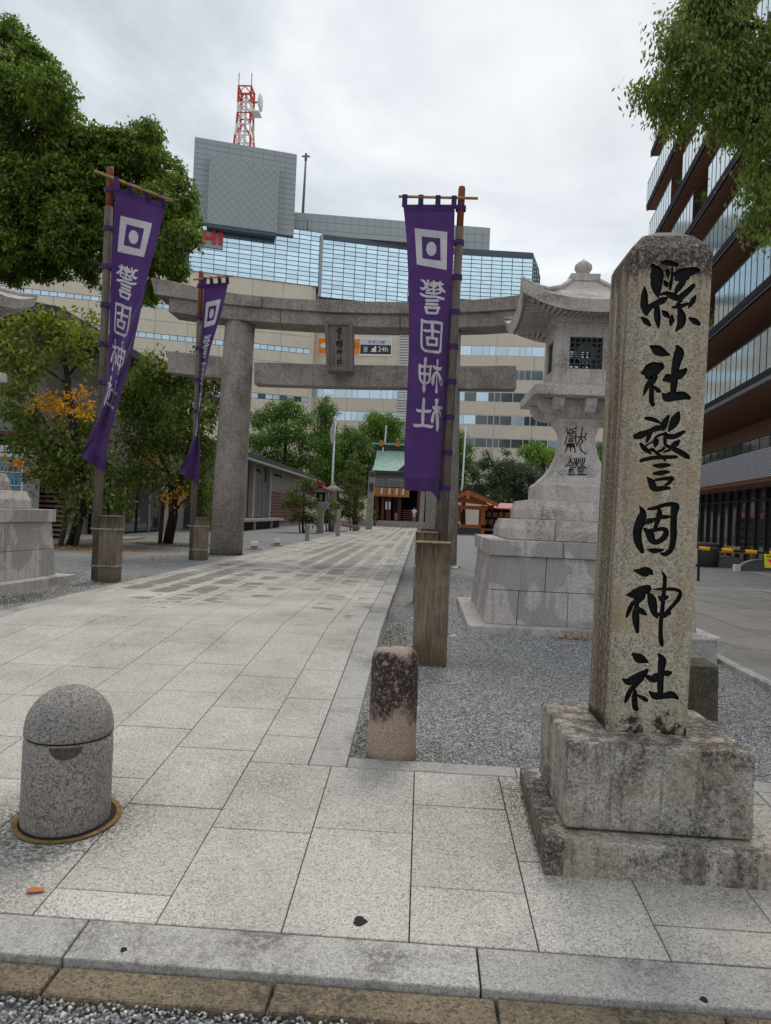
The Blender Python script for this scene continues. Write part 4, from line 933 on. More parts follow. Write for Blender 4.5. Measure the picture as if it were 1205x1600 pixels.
        for rr_, dd in ((.155, .024),):
            n = 28; o = len(g.v); zc = (wz0+wz1)/2
            ring_o = [tr(rr_*math.cos(2*math.pi*k/n), dd, zc+rr_*math.sin(2*math.pi*k/n)) for k in range(n)]; ring_i = [tr(.075*math.cos(2*math.pi*k/n), dd, zc-.02+.065*math.sin(2*math.pi*k/n)) for k in range(n)]
            g.add(ring_o+ring_i, [(k, (k+1) % n, (k+1) % n+n, k+n) for k in range(n)])
        bx(-.012, .012, (wz0+wz1)/2-.15, (wz0+wz1)/2+.15, .026, .018); bx(-.15, .15, (wz0+wz1)/2+.02, (wz0+wz1)/2+.044, .027, .019)
        g.build('window_grille', 'grille', T, recalc=False)
    for rot in [(1, 0, 0, 1), (0, -1, 1, 0), (-1, 0, 0, -1), (0, 1, -1, 0)]: face(rot)
    fb.build('fire_box', 'lantern', T)
    MB().frus(c, .515, 4.602, .54, 4.73).build('eave_beam', 'lantern', T, bevel=.006)
    rf = MB()
    for side in range(4):
        rot = [(1, 0, 0, 1), (0, -1, 1, 0), (-1, 0, 0, -1), (0, 1, -1, 0)][side]
        for i in range(23):
            q = -.92+1.84*i/22; zt = 4.655+.235*abs(q/1.0)**3; z_in = 4.745
            i0 = max(.50, abs(q)*.92) ; tr = lambda x, r, z: (c[0]+rot[0]*x+rot[1]*(-r), c[1]+rot[2]*x+rot[3]*(-r), z)
            if 1.0-i0 < .06: continue
            rf.hexa([tr(q-.02, 1.0, zt-.05), tr(q+.02, 1.0, zt-.05), tr(q+.02, i0, z_in-.06+.1*abs(q)**3), tr(q-.02, i0, z_in-.06+.1*abs(q)**3)], [tr(q-.02, 1.0, zt+.02), tr(q+.02, 1.0, zt+.02), tr(q+.02, i0, z_in+.02+.1*abs(q)**3), tr(q-.02, i0, z_in+.02+.1*abs(q)**3)])
    stuff(rf.build('rafters', 'lantern', T))
    # curved roof: grid over square rings
    rings = []; npt = 9
    def ringpts(h, zfun):
        out = []
        for (ax, ay, bx_, by) in ((-1, -1, 1, -1), (1, -1, 1, 1), (1, 1, -1, 1), (-1, 1, -1, -1)):
            for k in range(npt): s = k/npt; x, y = ax+(bx_-ax)*s, ay+(by-ay)*s; e = abs(2*s-1); out.append((c[0]+x*h*(1+.035*e**4), c[1]+y*h*(1+.035*e**4), zfun(e)))
        return out
    lift = lambda e, k=1: .25*k*e**2.6
    m = MB(); m.loft([ringpts(.53, lambda e: 4.735), ringpts(1.0, lambda e: 4.66+lift(e, .92)), ringpts(1.055, lambda e: 4.605+lift(e)), ringpts(1.10, lambda e: 4.79+lift(e)), ringpts(.92, lambda e: 4.845+lift(e, .62)), ringpts(.66, lambda e: 4.96+lift(e, .22)), ringpts(.42, lambda e: 5.12+lift(e, .08)), ringpts(.26, lambda e: 5.27), ringpts(.2, lambda e: 5.345)])
    m.build('roof', 'lantern', T, bevel=.004, seg=1)
    for sx_, sy in ((-1, -1), (1, -1), (1, 1), (-1, 1)):
        pts = [(c[0]+sx_*h, c[1]+sy*h, z) for h, z in ((1.12, 5.055), (.92, 5.02), (.66, 5.05), (.42, 5.165), (.21, 5.36))]
        MB().tube(pts, [.035, .04, .04, .04, .035], 6).build('roof_ridge', 'lantern', T, smooth=True)
    MB().frus(c, .225, 5.34, .235, 5.455).build('finial_base', 'lantern', T, bevel=.008)
    MB().lathe(c, [(.16, 5.452), (.15, 5.475), (.075, 5.49), (.07, 5.51), (.11, 5.545), (.142, 5.60), (.135, 5.655), (.09, 5.70), (.035, 5.735), (.004, 5.765)], 24).build('finial', 'lantern', T, smooth=True)
    return T
LR = lantern('tall granite lantern with curved roof and black inscription right of the path')
LL = copy_tree(LR); LL.location = (-8.35, 11.75, -.02); LL.rotation_euler = (0, 0, math.radians(-5.0))
LL['label'] = 'granite lantern cut off by the left edge, its stepped stone base near the path'
# --- stone blocks beside the drive
T = thing('stone_block', 'dark mossy square stone stump behind the inscribed pillar', 'stone block', (2.62, 6.7, -.2))
MB().hexa([(2.30, 6.62, -.35), (2.73, 6.62, -.35), (2.73, 6.95, -.35), (2.30, 6.95, -.35)], [(2.31, 6.64, .24), (2.72, 6.64, .25), (2.72, 6.94, .27), (2.31, 6.94, .26)]).build('stump', granite('dark_mossy_stone', (.10, .085, .06), .6, 60, stain=((.03, .035, .015), .6, 3), bump=.8), T, bevel=.02)
T = thing('granite_cube', 'pale granite cube between the dark stump and the drive', 'stone block', (3.4, 8.9, -.15))
MB().box(3.10, 3.56, 8.75, 9.25, -.3, .16).build('cube_stone', 'kerb', T, bevel=.012)
# --- small things on the ground
for (x, y, s, r) in ((562, 1440, .032, .2), (1100, 1563, .016, .5), (193, 1485, .014, .1)):
    p = at(x, y, 3.0); v = FW+RT*((x-602.5)/FPX)-UP*((y-800)/FPX); k = (-SL*YK-1.5)/(v[2]-SL*v[1]); p = CAM+v*k
    m = MB(); n = 10; m.loft([[(p[0]+s*(1+.25*math.sin(q*3+r*9))*math.cos(q), p[1]+1.1*s*(1+.2*math.cos(q*4))*math.sin(q), zpath(p[1]+s*math.sin(q))+z) for q in np.linspace(0, 6.283, n+1)[:-1]] for z in (.002, .0045)])
    tag(m.build('rubber_scrap', 'slabdark', None), {562: 'black scrap stuck to the paving in front of the kerb', 1100: 'small dark scrap on the front kerb stone at lower right', 193: 'tiny dark scrap on the front kerb stone at lower left'}[x], 'scrap')
def leaf_at(x, y, L, W_, a, m='redleaf', label=None):
    v = FW+RT*((x-602.5)/FPX)-UP*((y-800)/FPX); k = (-SL*YK-1.5)/(v[2]-SL*v[1]); p = CAM+v*k
    mb = MB(); ca, sa = math.cos(a), math.sin(a); ring_ = []
    for s in np.linspace(-1, 1, 9): ring_.append((s*L/2, W_/2*math.sqrt(max(0, 1-s*s))*(1-.2*s)))
    top = [(u, w) for u, w in ring_]; bot = [(u, -w) for u, w in reversed(ring_[1:-1])]; pl = top+bot
    g = lambda u, w, z: (p[0]+u*ca-w*sa, p[1]+u*sa+w*ca, zpath(p[1]+u*sa+w*ca)+z+.012*(abs(w)/W_)+.010*abs(u/L)**2)
    n = len(pl); mb.add([g(u, w, .006) for u, w in pl]+[g(u, w, .008) for u, w in pl], [tuple(range(n-1, -1, -1)), tuple(range(n, 2*n))]+[(i, (i+1) % n, (i+1) % n+n, i+n) for i in range(n)])
    mb.tube([g(L/2, 0, .008), g(L*.62, .003, .012)], .0012, 5)
    return tag(mb.build('fallen_leaf', m, None), label, 'leaf')
leaf_at(56, 1394, .088, .04, .15, label='single orange leaf lying flat on the paving below the domed bollard')
def litter(name, n, cx, cy, rx, ry, m, L, label, lift=.012, ground=gz):
    a = RNG.uniform(0, 6.28, n); r = np.sqrt(RNG.random(n)); x = cx+rx*r*np.cos(a); y = cy+ry*r*np.sin(a)
    P = np.stack([x, y, np.array([ground(i, j) for i, j in zip(x, y)])+lift+RNG.uniform(0, .012, n)], 1)
    Nn = np.array([0, 0, 1])+RNG.normal(0, .35, (n, 3)); A = RNG.normal(0, 1, (n, 3))*np.array([1, 1, .25]); l = L*RNG.uniform(.6, 1.3, n)
    return tag(stuff(link(name, leaves(name, P, Nn, A, l, l*.5), m)), label, 'dead leaves' if 'lea' in name else 'moss')
litter('fallen_leaves', 70, 2.2, 10.0, .45, .10, 'litter', .07, "brown leaf litter gathered along the foot of the right lantern")
litter('fallen_leaves', 26, 1.6, 8.5, 1.6, 1.8, 'litter', .045, "a few dry leaves scattered on gravel behind the round stone post")
litter('fallen_leaves', 22, 2.2, 6.9, .8, 1.2, 'litter', .035, "dry leaves scattered on gravel beside the inscribed pillar")
litter('moss', 900, -.28, 9.0, .15, 1.6, 'moss', .022, "moss growing in the kerb gutter beside the bare wooden post", .004)
litter('moss', 260, -.40, 5.75, .045, .42, 'moss', .018, "moss tufts at the kerb corner beside the round stone post", .004)
litter('moss', 900, -6.15, 10.6, .35, .75, 'moss', .025, "green weeds at the foot of the left lantern slab", .006)
litter('moss', 220, .735, 4.5, .012, .40, 'moss', .012, "moss along the left foot of the inscribed pillar's plinth", .006, lambda x, y: zpath(y))
# ================================================================== STONE GATE
T = thing('torii_gate', 'large grey stone torii gate with a stone name plaque over the path', 'torii gate', (-2.85, 23, 0))
def pillar(xb, xt, zb, r0=.52, r1=.47):
    m = MB(); m.loft([[(xb+(xt-xb)*k+r*math.cos(a), 23+r*math.sin(a), zb+(7.75-zb)*k) for a in np.linspace(0, 2*math.pi, 33)[:-1]] for k, r in ((0, r0), (.35, r0-.01), (.7, (r0+r1)/2-.005), (1, r1))])
    return m.build('pillar', 'torii', T, smooth=True)
pa = at(353, 863, 23); pb_ = at(376, 500, 23); pillar(pa[0], pb_[0], -.1)
pc = at(688, 885, 23); pd = at(697, 508, 23); pillar(pc[0], pd[0], -.25)
for xx in (pa[0], pc[0]): MB().lathe((xx, 23), [(.66, -.3), (.65, -.06), (.60, -.045)], 28).build('pillar_footing', 'kerb', T)
def beam(name, top, bot, Y0, Y1, ends=True, joints=()):
    fr = [at(*p, Y0) for p in top]+[at(*p, Y0) for p in bot]; off = (0, Y1-Y0, 0)
    n = len(top); m = MB()
    for i in range(n-1):
        a, b = np.array(fr[i]), np.array(fr[i+1]); bi = [np.array(at(*q, Y0)) for q in bot]
        bx = sorted(bi, key=lambda q: q[0]); lo = lambda x: np.array([x, Y0, np.interp(x, [q[0] for q in bx], [q[2] for q in bx])])
        c_, d_ = lo(b[0]), lo(a[0])
        if i == 0: d_ = bx[0]
        if i == n-2: c_ = bx[-1]
        P = [d_, c_, c_+off, d_+off]; Q = [a, b, b+off, a+off]; m.hexa(P, Q)
    import bmesh
    bm = bmesh.new(); vs = {}
    def V_(p):
        k = tuple(round(float(q), 4) for q in p)
        if k not in vs: vs[k] = bm.verts.new(k)
        return vs[k]
    base = np.array(WL[T.name]); fcount = {}
    for f in m.f:
        key = frozenset(tuple(round(float(q), 4) for q in m.v[i]) for i in f); fcount[key] = fcount.get(key, 0)+1
    for f in m.f:
        key = frozenset(tuple(round(float(q), 4) for q in m.v[i]) for i in f)
        if fcount[key] == 1:
            try: bm.faces.new([V_(np.array(m.v[i])-base) for i in f])
            except ValueError: pass
    bmesh.ops.recalc_face_normals(bm, faces=bm.faces)
    me = bpy.data.meshes.new(name); bm.to_mesh(me); bm.free()
    return link(name, me, 'torii', T, bevel=.025)
KT = [(235.5, 433.4), (262, 437.5), (305, 447.3), (345, 454.5), (380, 459.6), (409, 462.5)]; KT2 = [(409.6, 462.6), (450, 465.8), (519, 469), (580, 470.6), (639, 471.4)]; KT3 = [(639.6, 471.4), (680, 471), (717, 469.6), (765, 466), (813, 460), (845, 455), (868, 450)]
KB1 = [(241, 459.4), (264, 463.2), (309.6, 469.9), (345, 474), (380, 477.6), (409, 479.9)]; KB2 = [(409.6, 480), (450, 483.4), (519, 488), (580, 489.6), (639, 490)]; KB3 = [(639.6, 490), (680, 489.6), (716, 488.5), (760, 486.4), (807, 483.2), (840, 480), (862, 477)]
for a, b in ((KT, KB1), (KT2, KB2), (KT3, KB3)): beam('top_lintel', a, b, 22.38, 23.62)
sh_ = lambda P: [(x, y+.8) for x, y in P]
S1 = [(264, 464.2), (309.6, 470.7), (345, 474.8), (380, 478.4), (438, 483)]; S2 = [(438.7, 483), (519, 488.8), (580, 490.4), (625, 490.8)]; S3 = [(625.7, 490.8), (680, 490.4), (716, 489.3), (760, 487.2), (807, 484), (835, 481)]
B1 = [(263, 487), (309.6, 493.4), (345, 497.3), (380, 500.6), (438, 504.8)]; B2 = [(438.7, 504.8), (519, 509.6), (580, 511.4), (625, 512)]; B3 = [(625.7, 512), (680, 512), (716, 511.8), (760, 510.6), (807, 507.8), (835, 505)]
for a, b in ((S1, B1), (S2, B2), (S3, B3)): beam('second_lintel', a, b, 22.5, 23.5)
for a, b in (([(262, 548), (305, 552.8), (352, 558.5)], [(262, 582), (305, 586.5), (352, 592)]), ([(397, 565.3), (455, 567.6), (519, 569.2), (580, 570.2), (676, 571)], [(397, 600), (455, 602), (519, 603.8), (580, 605), (676, 606)]), ([(713, 571.6), (760, 571.5), (807, 571)], [(713, 607), (760, 607.4), (807, 608)])): beam('tie_beam', a, b, 22.72, 23.28)
def pqs(x0, y0, x1, y1, Y): return [at(x0, y1, Y), at(x1, y1, Y), at(x1, y0, Y), at(x0, y0, Y)]
Pq = [np.array(at(*p, 22.05)) for p in ((510.5, 579.5), (551.5, 580.5), (552, 506.5), (509, 505))]
pc_ = sum(Pq)/4
pl = MB().hexa([p*1 for p in (Pq[0], Pq[1], Pq[1]+(0, .5, 0), Pq[0]+(0, .5, 0))], [Pq[3]+(0, -.22, 0), Pq[2]+(0, -.22, 0), Pq[2]+(0, .45, 0), Pq[3]+(0, .45, 0)])  .build('plaque', 'plaque', T, bevel=.02)
pn = MB(); e = lambda u, v: Pq[0]*(1-u)*(1-v)+Pq[1]*u*(1-v)+(Pq[2]+(0, -.22, 0))*u*v+(Pq[3]+(0, -.22, 0))*(1-u)*v
for u0, u1, v0, v1 in ((0, .13, 0, 1), (.87, 1, 0, 1), (.13, .87, 0, .075), (.13, .87, .925, 1)): pn.hexa([e(u0, v0)+(0, -.07, 0), e(u1, v0)+(0, -.07, 0), e(u1, v0)+(0, -.002, 0), e(u0, v0)+(0, -.002, 0)], [e(u0, v1)+(0, -.07, 0), e(u1, v1)+(0, -.07, 0), e(u1, v1)+(0, -.002, 0), e(u0, v1)+(0, -.002, 0)])
pn.build('plaque_frame', 'plaque', pl, bevel=.01)
tx = MB()
for ch, (x0, y0, x1, y1) in zip((CH_KEI, CH_GO, CH_SHIN, CH_SHA2), ((526.6, 514, 536, 531), (527, 533, 535.6, 543.6), (526.6, 545, 536, 557), (526.6, 559, 535.6, 570.5))):
    xs_ = [p[0] for s in ch for p in s]; ys_ = [p[1] for s in ch for p in s]; a, b, c_, d_ = min(xs_), max(xs_), min(ys_), max(ys_)
    k = (x1-x0)/(b-a)
    stn = [[(x0+(x-a)*k, y0+(y-c_)*(y1-y0)/(d_-c_), w*k*1.05) for x, y, w in s] for s in ch]
    def pm(x, y, l):
        u = (x-509.5)/42.2; v = 1-(y-505.5)/74.5; q = e(u, v); return (q[0], q[1]-.006-l, q[2])
    strokes_mesh(tx, stn, pm, 0, .0004)
small = [[(520.5+(i % 3)*.5, 543+i*2.7, .7), (522+(i % 2)*.6, 543.8+i*2.7, .7)] for i in range(10)]
strokes_mesh(tx, small, pm, 0, .0004); tx.build('plaque_lettering', 'inkplain', pl, recalc=False)
# ================================================================== DEPARTMENT STORE
class VP:
    """vertical wall plane through two points; s along, z up, d outwards to the viewer"""
    def __init__(s, A, B): s.A = np.array(A[:2], float); s.B = np.array(B[:2], float); d = s.B-s.A; s.L = np.linalg.norm(d); s.t = d/s.L; s.n = np.array([s.t[1], -s.t[0]])
    def sz(s, x, y, d=0.0):
        v = FW+RT*((x-602.5)/FPX)-UP*((y-800)/FPX); o = s.A+s.n*d-CAM[:2]; k = (o@s.n)/(v[:2]@s.n); p = CAM+v*k; return float((p[:2]-s.A)@s.t), float(p[2])
    def p(s, a, z, d=0.0): q = s.A+s.t*a+s.n*d; return (q[0], q[1], z)
    def box(s, m, a0, a1, z0, z1, d0, d1): return m.hexa([s.p(a0, z0, d1), s.p(a1, z0, d1), s.p(a1, z0, d0), s.p(a0, z0, d0)], [s.p(a0, z1, d1), s.p(a1, z1, d1), s.p(a1, z1, d0), s.p(a0, z1, d0)])
T = thing('department_store', 'beige department store behind the gate, topped by blue mirror glass and a grey tower', 'building', (-20, 118, 0))
LW = VP(at(-90, 500, 96), at(487, 500, 112)); RW = VP(at(487, 600, 114.5), at(1015, 600, 112)); G1 = VP(at(503, 400, 112.2), at(640, 400, 116)); G2 = VP(at(640, 400, 116), at(832, 430, 118)); G3 = VP(at(832, 430, 118), at(843, 430, 126))
zt = LW.sz(440, 355)[1]; zb = LW.sz(440, 441)[1]
s503 = LW.sz(503, 400)[0]
MAXP = 290; pcount = [0]
def curtain(wall, a0, a1, z0, z1, nx_, nz_, par, d=0.0):
    m = MB(); fr_w = .07
    for i in range(nx_+1): q = a0+(a1-a0)*i/nx_; wall.box(m, q-fr_w/2, q+fr_w/2, z0, z1, d+.0, d+.16)
    for j in range(nz_+1): q = z0+(z1-z0)*j/nz_; wall.box(m, a0, a1, q-.035, q+.035, d+.0, d+.12)
    m.build('mullions', 'mullion', par)
    extra = MB()
    for i in range(nx_):
        for j in range(nz_):
            b0_, b1_ = a0+(a1-a0)*i/nx_+.04, a0+(a1-a0)*(i+1)/nx_-.04; c0, c1 = z0+(z1-z0)*j/nz_+.04, z0+(z1-z0)*(j+1)/nz_-.04; t_ = random.uniform(-.012, .012)
            P = [wall.p(b0_, c0, d+.05+t_), wall.p(b1_, c0, d+.05-t_), wall.p(b1_, c1, d+.05-t_*.3), wall.p(b0_, c1, d+.05+t_*.6)]
            Q = [wall.p(b0_, c0, d-.02), wall.p(b1_, c0, d-.02), wall.p(b1_, c1, d-.02), wall.p(b0_, c1, d-.02)]
            if pcount[0] < MAXP: MB().hexa(P, Q).build('pane', 'skyglass', par); pcount[0] += 1
            else: extra.hexa(P, Q)
    if extra.v: stuff(extra.build('pane_field', 'skyglass', par))
cw = MB(); 
LW.box(cw, LW.sz(180, 400)[0], s503, zb, zt, -1.2, -.05); G1.box(cw, 0, G1.L, zb-2, zt-.2, -1.2, -.05); G2.box(cw, 0, G2.L, zb-4, zt-.2, -1.2, -.05); G3.box(cw, 0, G3.L, zb-4, zt-.2, -1.2, -.05)
CW = cw.build('curtain_wall', 'mullion', T)
a300 = LW.sz(292, 400)[0]; wpane = (LW.sz(452, 400)[0]-LW.sz(433.5, 400)[0]); nL = int(round((s503-a300)/wpane))
curtain(LW, s503-nL*wpane, s503, zb, zt, nL, 12, CW)
zt1 = G1.sz(520, 376)[1]; zb1 = G1.sz(520, 466)[1]; curtain(G1, 0, G1.L, zb1, zt1, 8, 13, CW)
zt2 = G2.sz(650, 394)[1]; zb2 = G2.sz(760, 470)[1]; curtain(G2, 0, G2.L, zb2, zt2, 12, 11, CW); curtain(G3, 0, G3.L, zb2, zt2, 4, 11, CW)
b_ = MB(); G1.box(b_, -.35, 0.1, zb1, zt1+.6, .0, .35); b_.build('mullion_pier', 'greypanel', T)
# beige walls: body plus separate cladding panels and windows
body = MB(); LW.box(body, 0, LW.L+.5, 0, zb, -6, -.12); body.build('wall', 'beige2', T)
body = MB(); RW.box(body, 0, RW.L, 0, RW.sz(760, 480)[1], -6, -.12); body.build('wall', 'beige2', T)
def zL(x, y): return LW.sz(x, y)[1]
strips = [(zL(100, 465), zL(100, 457.3)), (zL(440, 549), zL(440, 541)), (zL(440, 625.5), zL(440, 617.5))]
lev = sorted([0]+[q for s_ in strips for q in s_]+[zb])
def Lpanels(z0, z1, rows_):
    n = 11; w = LW.L/n; hs = (z1-z0)/rows_
    for j in range(rows_):
        for i in range(n):
            if LW.p(w*i, 0)[0] < -75: continue
            m = MB(); LW.box(m, w*i+.035, w*(i+1)-.035, z0+hs*j+.035, z0+hs*(j+1)-.035, -.1, random.uniform(-.01, .01)); m.build('cladding_panel', 'beige', T)
segs = [(0, strips[2][0]), (strips[2][1], strips[1][0]), (strips[1][1], strips[0][0]), (strips[0][1], zb)]
for (a, b), r_ in zip(segs, (2, 4, 2, 2)): Lpanels(a, b, r_)
for k, (z0, z1) in enumerate(strips):
    fr_ = MB(); LW.box(fr_, 0, LW.L, z0, z1, -.1, -.06); wf = fr_.build('window_band', 'mullion', T); n = 46; w = LW.L/n
    for i in range(n):
        m = MB(); LW.box(m, w*i+.05, w*(i+1)-.05, z0+.05, z1-.05, -.055, -.03); m.build('pane', 'darkglass' if (k == 2 and i in (39, 42, 44) or k == 0 and i in (20, 21)) else 'paleglass', wf)
zR = lambda y: RW.sz(760, y)[1]
rws = [(540.5, 556), (577, 593), (612.5, 628), (648.5, 664), (684.5, 699.5), (720.5, 734.5), (757, 771)]
zprev = RW.sz(760, 480)[1]
aR = lambda x: RW.sz(x, 620)[0]
for k, (yt, yb) in enumerate(rws):
    z1, z0 = zR(yt), zR(yb); m = MB(); n = 9; w = RW.L/n
    for i in range(n):
        m = MB(); RW.box(m, w*i+.03, w*(i+1)-.03, z1+.02, zprev-.02, -.1, random.uniform(-.008, .008)); m.build('cladding_panel', 'beige2', T)
    zprev = z0
    a0 = aR(640 if k < 2 else 486); a1 = RW.L
    if k < 2: m = MB(); RW.box(m, 0, a0-.1, z0, z1, -.1, .0); m.build('cladding_panel', 'beige2', T)
    fr_ = MB(); RW.box(fr_, a0, a1, z0, z1, -.1, -.03); wf = fr_.build('window_band', 'frame', T)
    q = a0+.08; pat = [.95, .95, 1.85, 1.85]; i = 0
    while q < a1-.5:
        w = pat[i % 4]; x_ = i
        lum = 'paleglass' if (k < 1 or q < aR(735+9*math.sin(k*2.3)) and k < 4 or (i*7+k*5) % 11 == 0) else 'darkglass'
        m = MB(); RW.box(m, q, min(q+w-.12, a1), z0+.09, z1-.09, -.028, -.01); m.build('pane', lum, wf); q += w; i += 1
m = MB(); RW.box(m, 0, RW.L, 0, zprev-.03, -.1, 0); m.build('cladding_panel', 'beige2', T)
lo = MB()
for j in range(46):
    z = RW.sz(630, 705)[1]+j*.42; RW.box(lo, aR(622), aR(638), z, z+.22, .01, .3)
RW.box(lo, aR(621), aR(622), RW.sz(630, 705)[1], RW.sz(630, 500)[1], .01, .25)
stuff(lo.build('louvre_column', 'frame', T))
# signs on the wall
def fontmesh(body_, size=1.0):
    c = bpy.data.curves.new('lettering', 'FONT'); c.body = body_; c.size = size; c.align_x = 'CENTER'; c.align_y = 'CENTER'; c.extrude = .02
    o = bpy.data.objects.new('lettering', c); COL.objects.link(o); dg = bpy.context.evaluated_depsgraph_get(); me = bpy.data.meshes.new_from_object(o.evaluated_get(dg)); bpy.data.objects.remove(o); return me
def put_text(wall, body_, px, py, hpx, m, par, d=.1, wide=1.0):
    a, z = wall.sz(px, py); h = abs(wall.sz(px, py-hpx/2)[1]-wall.sz(px, py+hpx/2)[1])
    me = fontmesh(body_, h*1.35); off = np.array(WL[par.name])
    for v in me.vertices:
        q = wall.p(a+v.co.x*wide, z+v.co.y, d+v.co.z); v.co = Vector(np.array(q)-off)
    me.materials.clear(); return link('sign_lettering', me, m, par)
def pxbox(wall, m, x0, y0, x1, y1, d0, d1):
    a0, z1 = wall.sz(x0, (y0)); a1, _ = wall.sz(x1, y0); z0 = wall.sz(x0, y1)[1]; return wall.box(m, a0, a1, z0, z1, d0, d1)
SG = thing('billboard', 'long orange and dark wall sign reading 11 and 24h on the beige store', 'sign', RW.p(aR(555), RW.sz(555, 553)[1], .1))
pxbox(RW, MB(), 497, 527, 613, 554.5, .02, .12).build('sign_frame', 'signwhite', SG)
pxbox(RW, MB(), 498.5, 528.5, 563, 553, .121, .15).build('orange_panel', 'orange', SG)
pxbox(RW, MB(), 563.6, 529, 611.3, 538.7, .121, .15).build('pale_panel', 'signgrey', SG)
pxbox(RW, MB(), 563.6, 538.9, 611.3, 553, .121, .15).build('dark_panel', 'signdark', SG)
put_text(RW, '11', 557.5, 541, 10, 'signdark', SG, .17, .7); put_text(RW, '24h', 599, 546.5, 8.2, 'signwhite', SG, .17); put_text(RW, '1F-3F | 138', 588, 535, 4.4, 'signdark', SG, .17)
m = MB(); pxbox(RW, m, 569, 542, 570.2, 550.5, .16, .18); pxbox(RW, m, 573.2, 542, 574.4, 550.5, .16, .18); pxbox(RW, m, 570.9, 542, 571.9, 550.5, .16, .18); m.build('fork_symbol', 'signgrey', SG)
m = MB(); pxbox(RW, m, 581.5, 544.5, 588, 549, .16, .18); pxbox(RW, m, 579.5, 549.2, 589, 550.2, .16, .18); pxbox(RW, m, 585, 541.6, 588.4, 544.3, .16, .18); m.build('cup_symbol', 'signwhite', SG)
a, z = RW.sz(505.5, 540); m = MB(); m.add([RW.p(a+.45*math.cos(q), z+.4*math.sin(q), .16) for q in np.linspace(0, 6.283, 21)[:-1]], [tuple(range(20))]); m.build('round_logo', 'signwhite', SG, recalc=False)
# red letters on the glass
SG = thing('roof_sign', 'red block letters HI on the blue glass beside the camphor crown', 'sign', LW.p(LW.sz(335, 384)[0], LW.sz(335, 384)[1], .3))
pxbox(LW, MB(), 304, 360, 349.5, 384.5, .2, .3).build('sign_board', 'greypanel', SG)
m = MB(); pxbox(LW, m, 316, 362, 321.5, 382, .31, .6); pxbox(LW, m, 332, 362, 337.5, 382, .31, .6); pxbox(LW, m, 321.5, 370, 332, 374.5, .31, .6); m.build('letter_h', 'signred', SG)
pxbox(LW, MB(), 342.5, 363, 348, 383.5, .31, .6).build('letter_i', 'signred', SG)
# grey tower box with its diamond-panelled screen
TW = VP(LW.p(LW.sz(301, 300)[0], 0, .6), LW.p(LW.sz(461, 300)[0], 0, .6))
ztop = TW.sz(301, 213)[1]; zbot = TW.sz(440, 356)[1]
m = MB(); TW.box(m, 0, TW.L, zbot-1, ztop, -14, -.02); m.build('tower', 'greypanel2', T)
pn0, pn1 = TW.sz(325.5, 300, 1.4)[0], TW.sz(435.5, 300, 1.4)[0]; pz0, pz1 = TW.sz(326, 348.5, 1.4)[1], TW.sz(326, 240, 1.4)[1]
nx_, nz_ = 9, 16
for i in range(nx_):
    for j in range(nz_):
        a0, a1 = TW.L*i/nx_+.03, TW.L*(i+1)/nx_-.03; c0, c1 = zbot-1+(ztop-zbot+1)*j/nz_+.03, zbot-1+(ztop-zbot+1)*(j+1)/nz_-.03
        if a0 > pn0+.3 and a1 < pn1-.3 and c0 > pz0+.3 and c1 < pz1-.3: continue
        m = MB(); TW.box(m, a0, a1, c0, c1, -.015, .05); m.build('grey_panel', 'greypanel', T)
m = MB(); TW.box(m, pn0, pn1, pz0, pz1, .055, 1.38); SC = m.build('screen', 'greypanel2', T)
m = MB(); TW.box(m, pn0, pn1, pz0-.5, pz0-.02, .1, 1.3); m.build('screen_shadow_gap', 'mullion', SC)
def clip(poly, ax, val, sgn):
    out = []
    for i in range(len(poly)):
        a, b = poly[i], poly[(i+1) % len(poly)]; da, db = sgn*(a[ax]-val), sgn*(b[ax]-val)
        if da <= 0: out.append(a)
        if (da < 0 < db) or (db < 0 < da): k = da/(da-db); out.append((a[0]+(b[0]-a[0])*k, a[1]+(b[1]-a[1])*k))
    return out
dsz = (pn1-pn0)/8.6; g = .09
for i in range(-1, 19):
    for j in range(-1, 22):
        if (i+j) % 2: continue
        cx_, cz_ = pn0+i*dsz/1.0*.5*1.0, pz0+j*dsz*.5; r_ = dsz*.5-g
        P = [(cx_-r_, cz_), (cx_, cz_-r_), (cx_+r_, cz_), (cx_, cz_+r_)]
        for ax, val, sg in ((0, pn0+.04, -1), (0, pn1-.04, 1), (1, pz0+.04, -1), (1, pz1-.04, 1)):
            P = clip(P, ax, val, sg)
            if len(P) < 3: break
        if len(P) < 3 or max(p[0] for p in P)-min(p[0] for p in P) < .15 or max(p[1] for p in P)-min(p[1] for p in P) < .15: continue
        n = len(P); MB().add([TW.p(*p, 1.385) for p in P]+[TW.p(*p, 1.43) for p in P], [tuple(range(n-1, -1, -1)), tuple(range(n, 2*n))]+[(k, (k+1) % n, (k+1) % n+n, k+n) for k in range(n)]).build('diamond_panel', 'greypanel', SC)
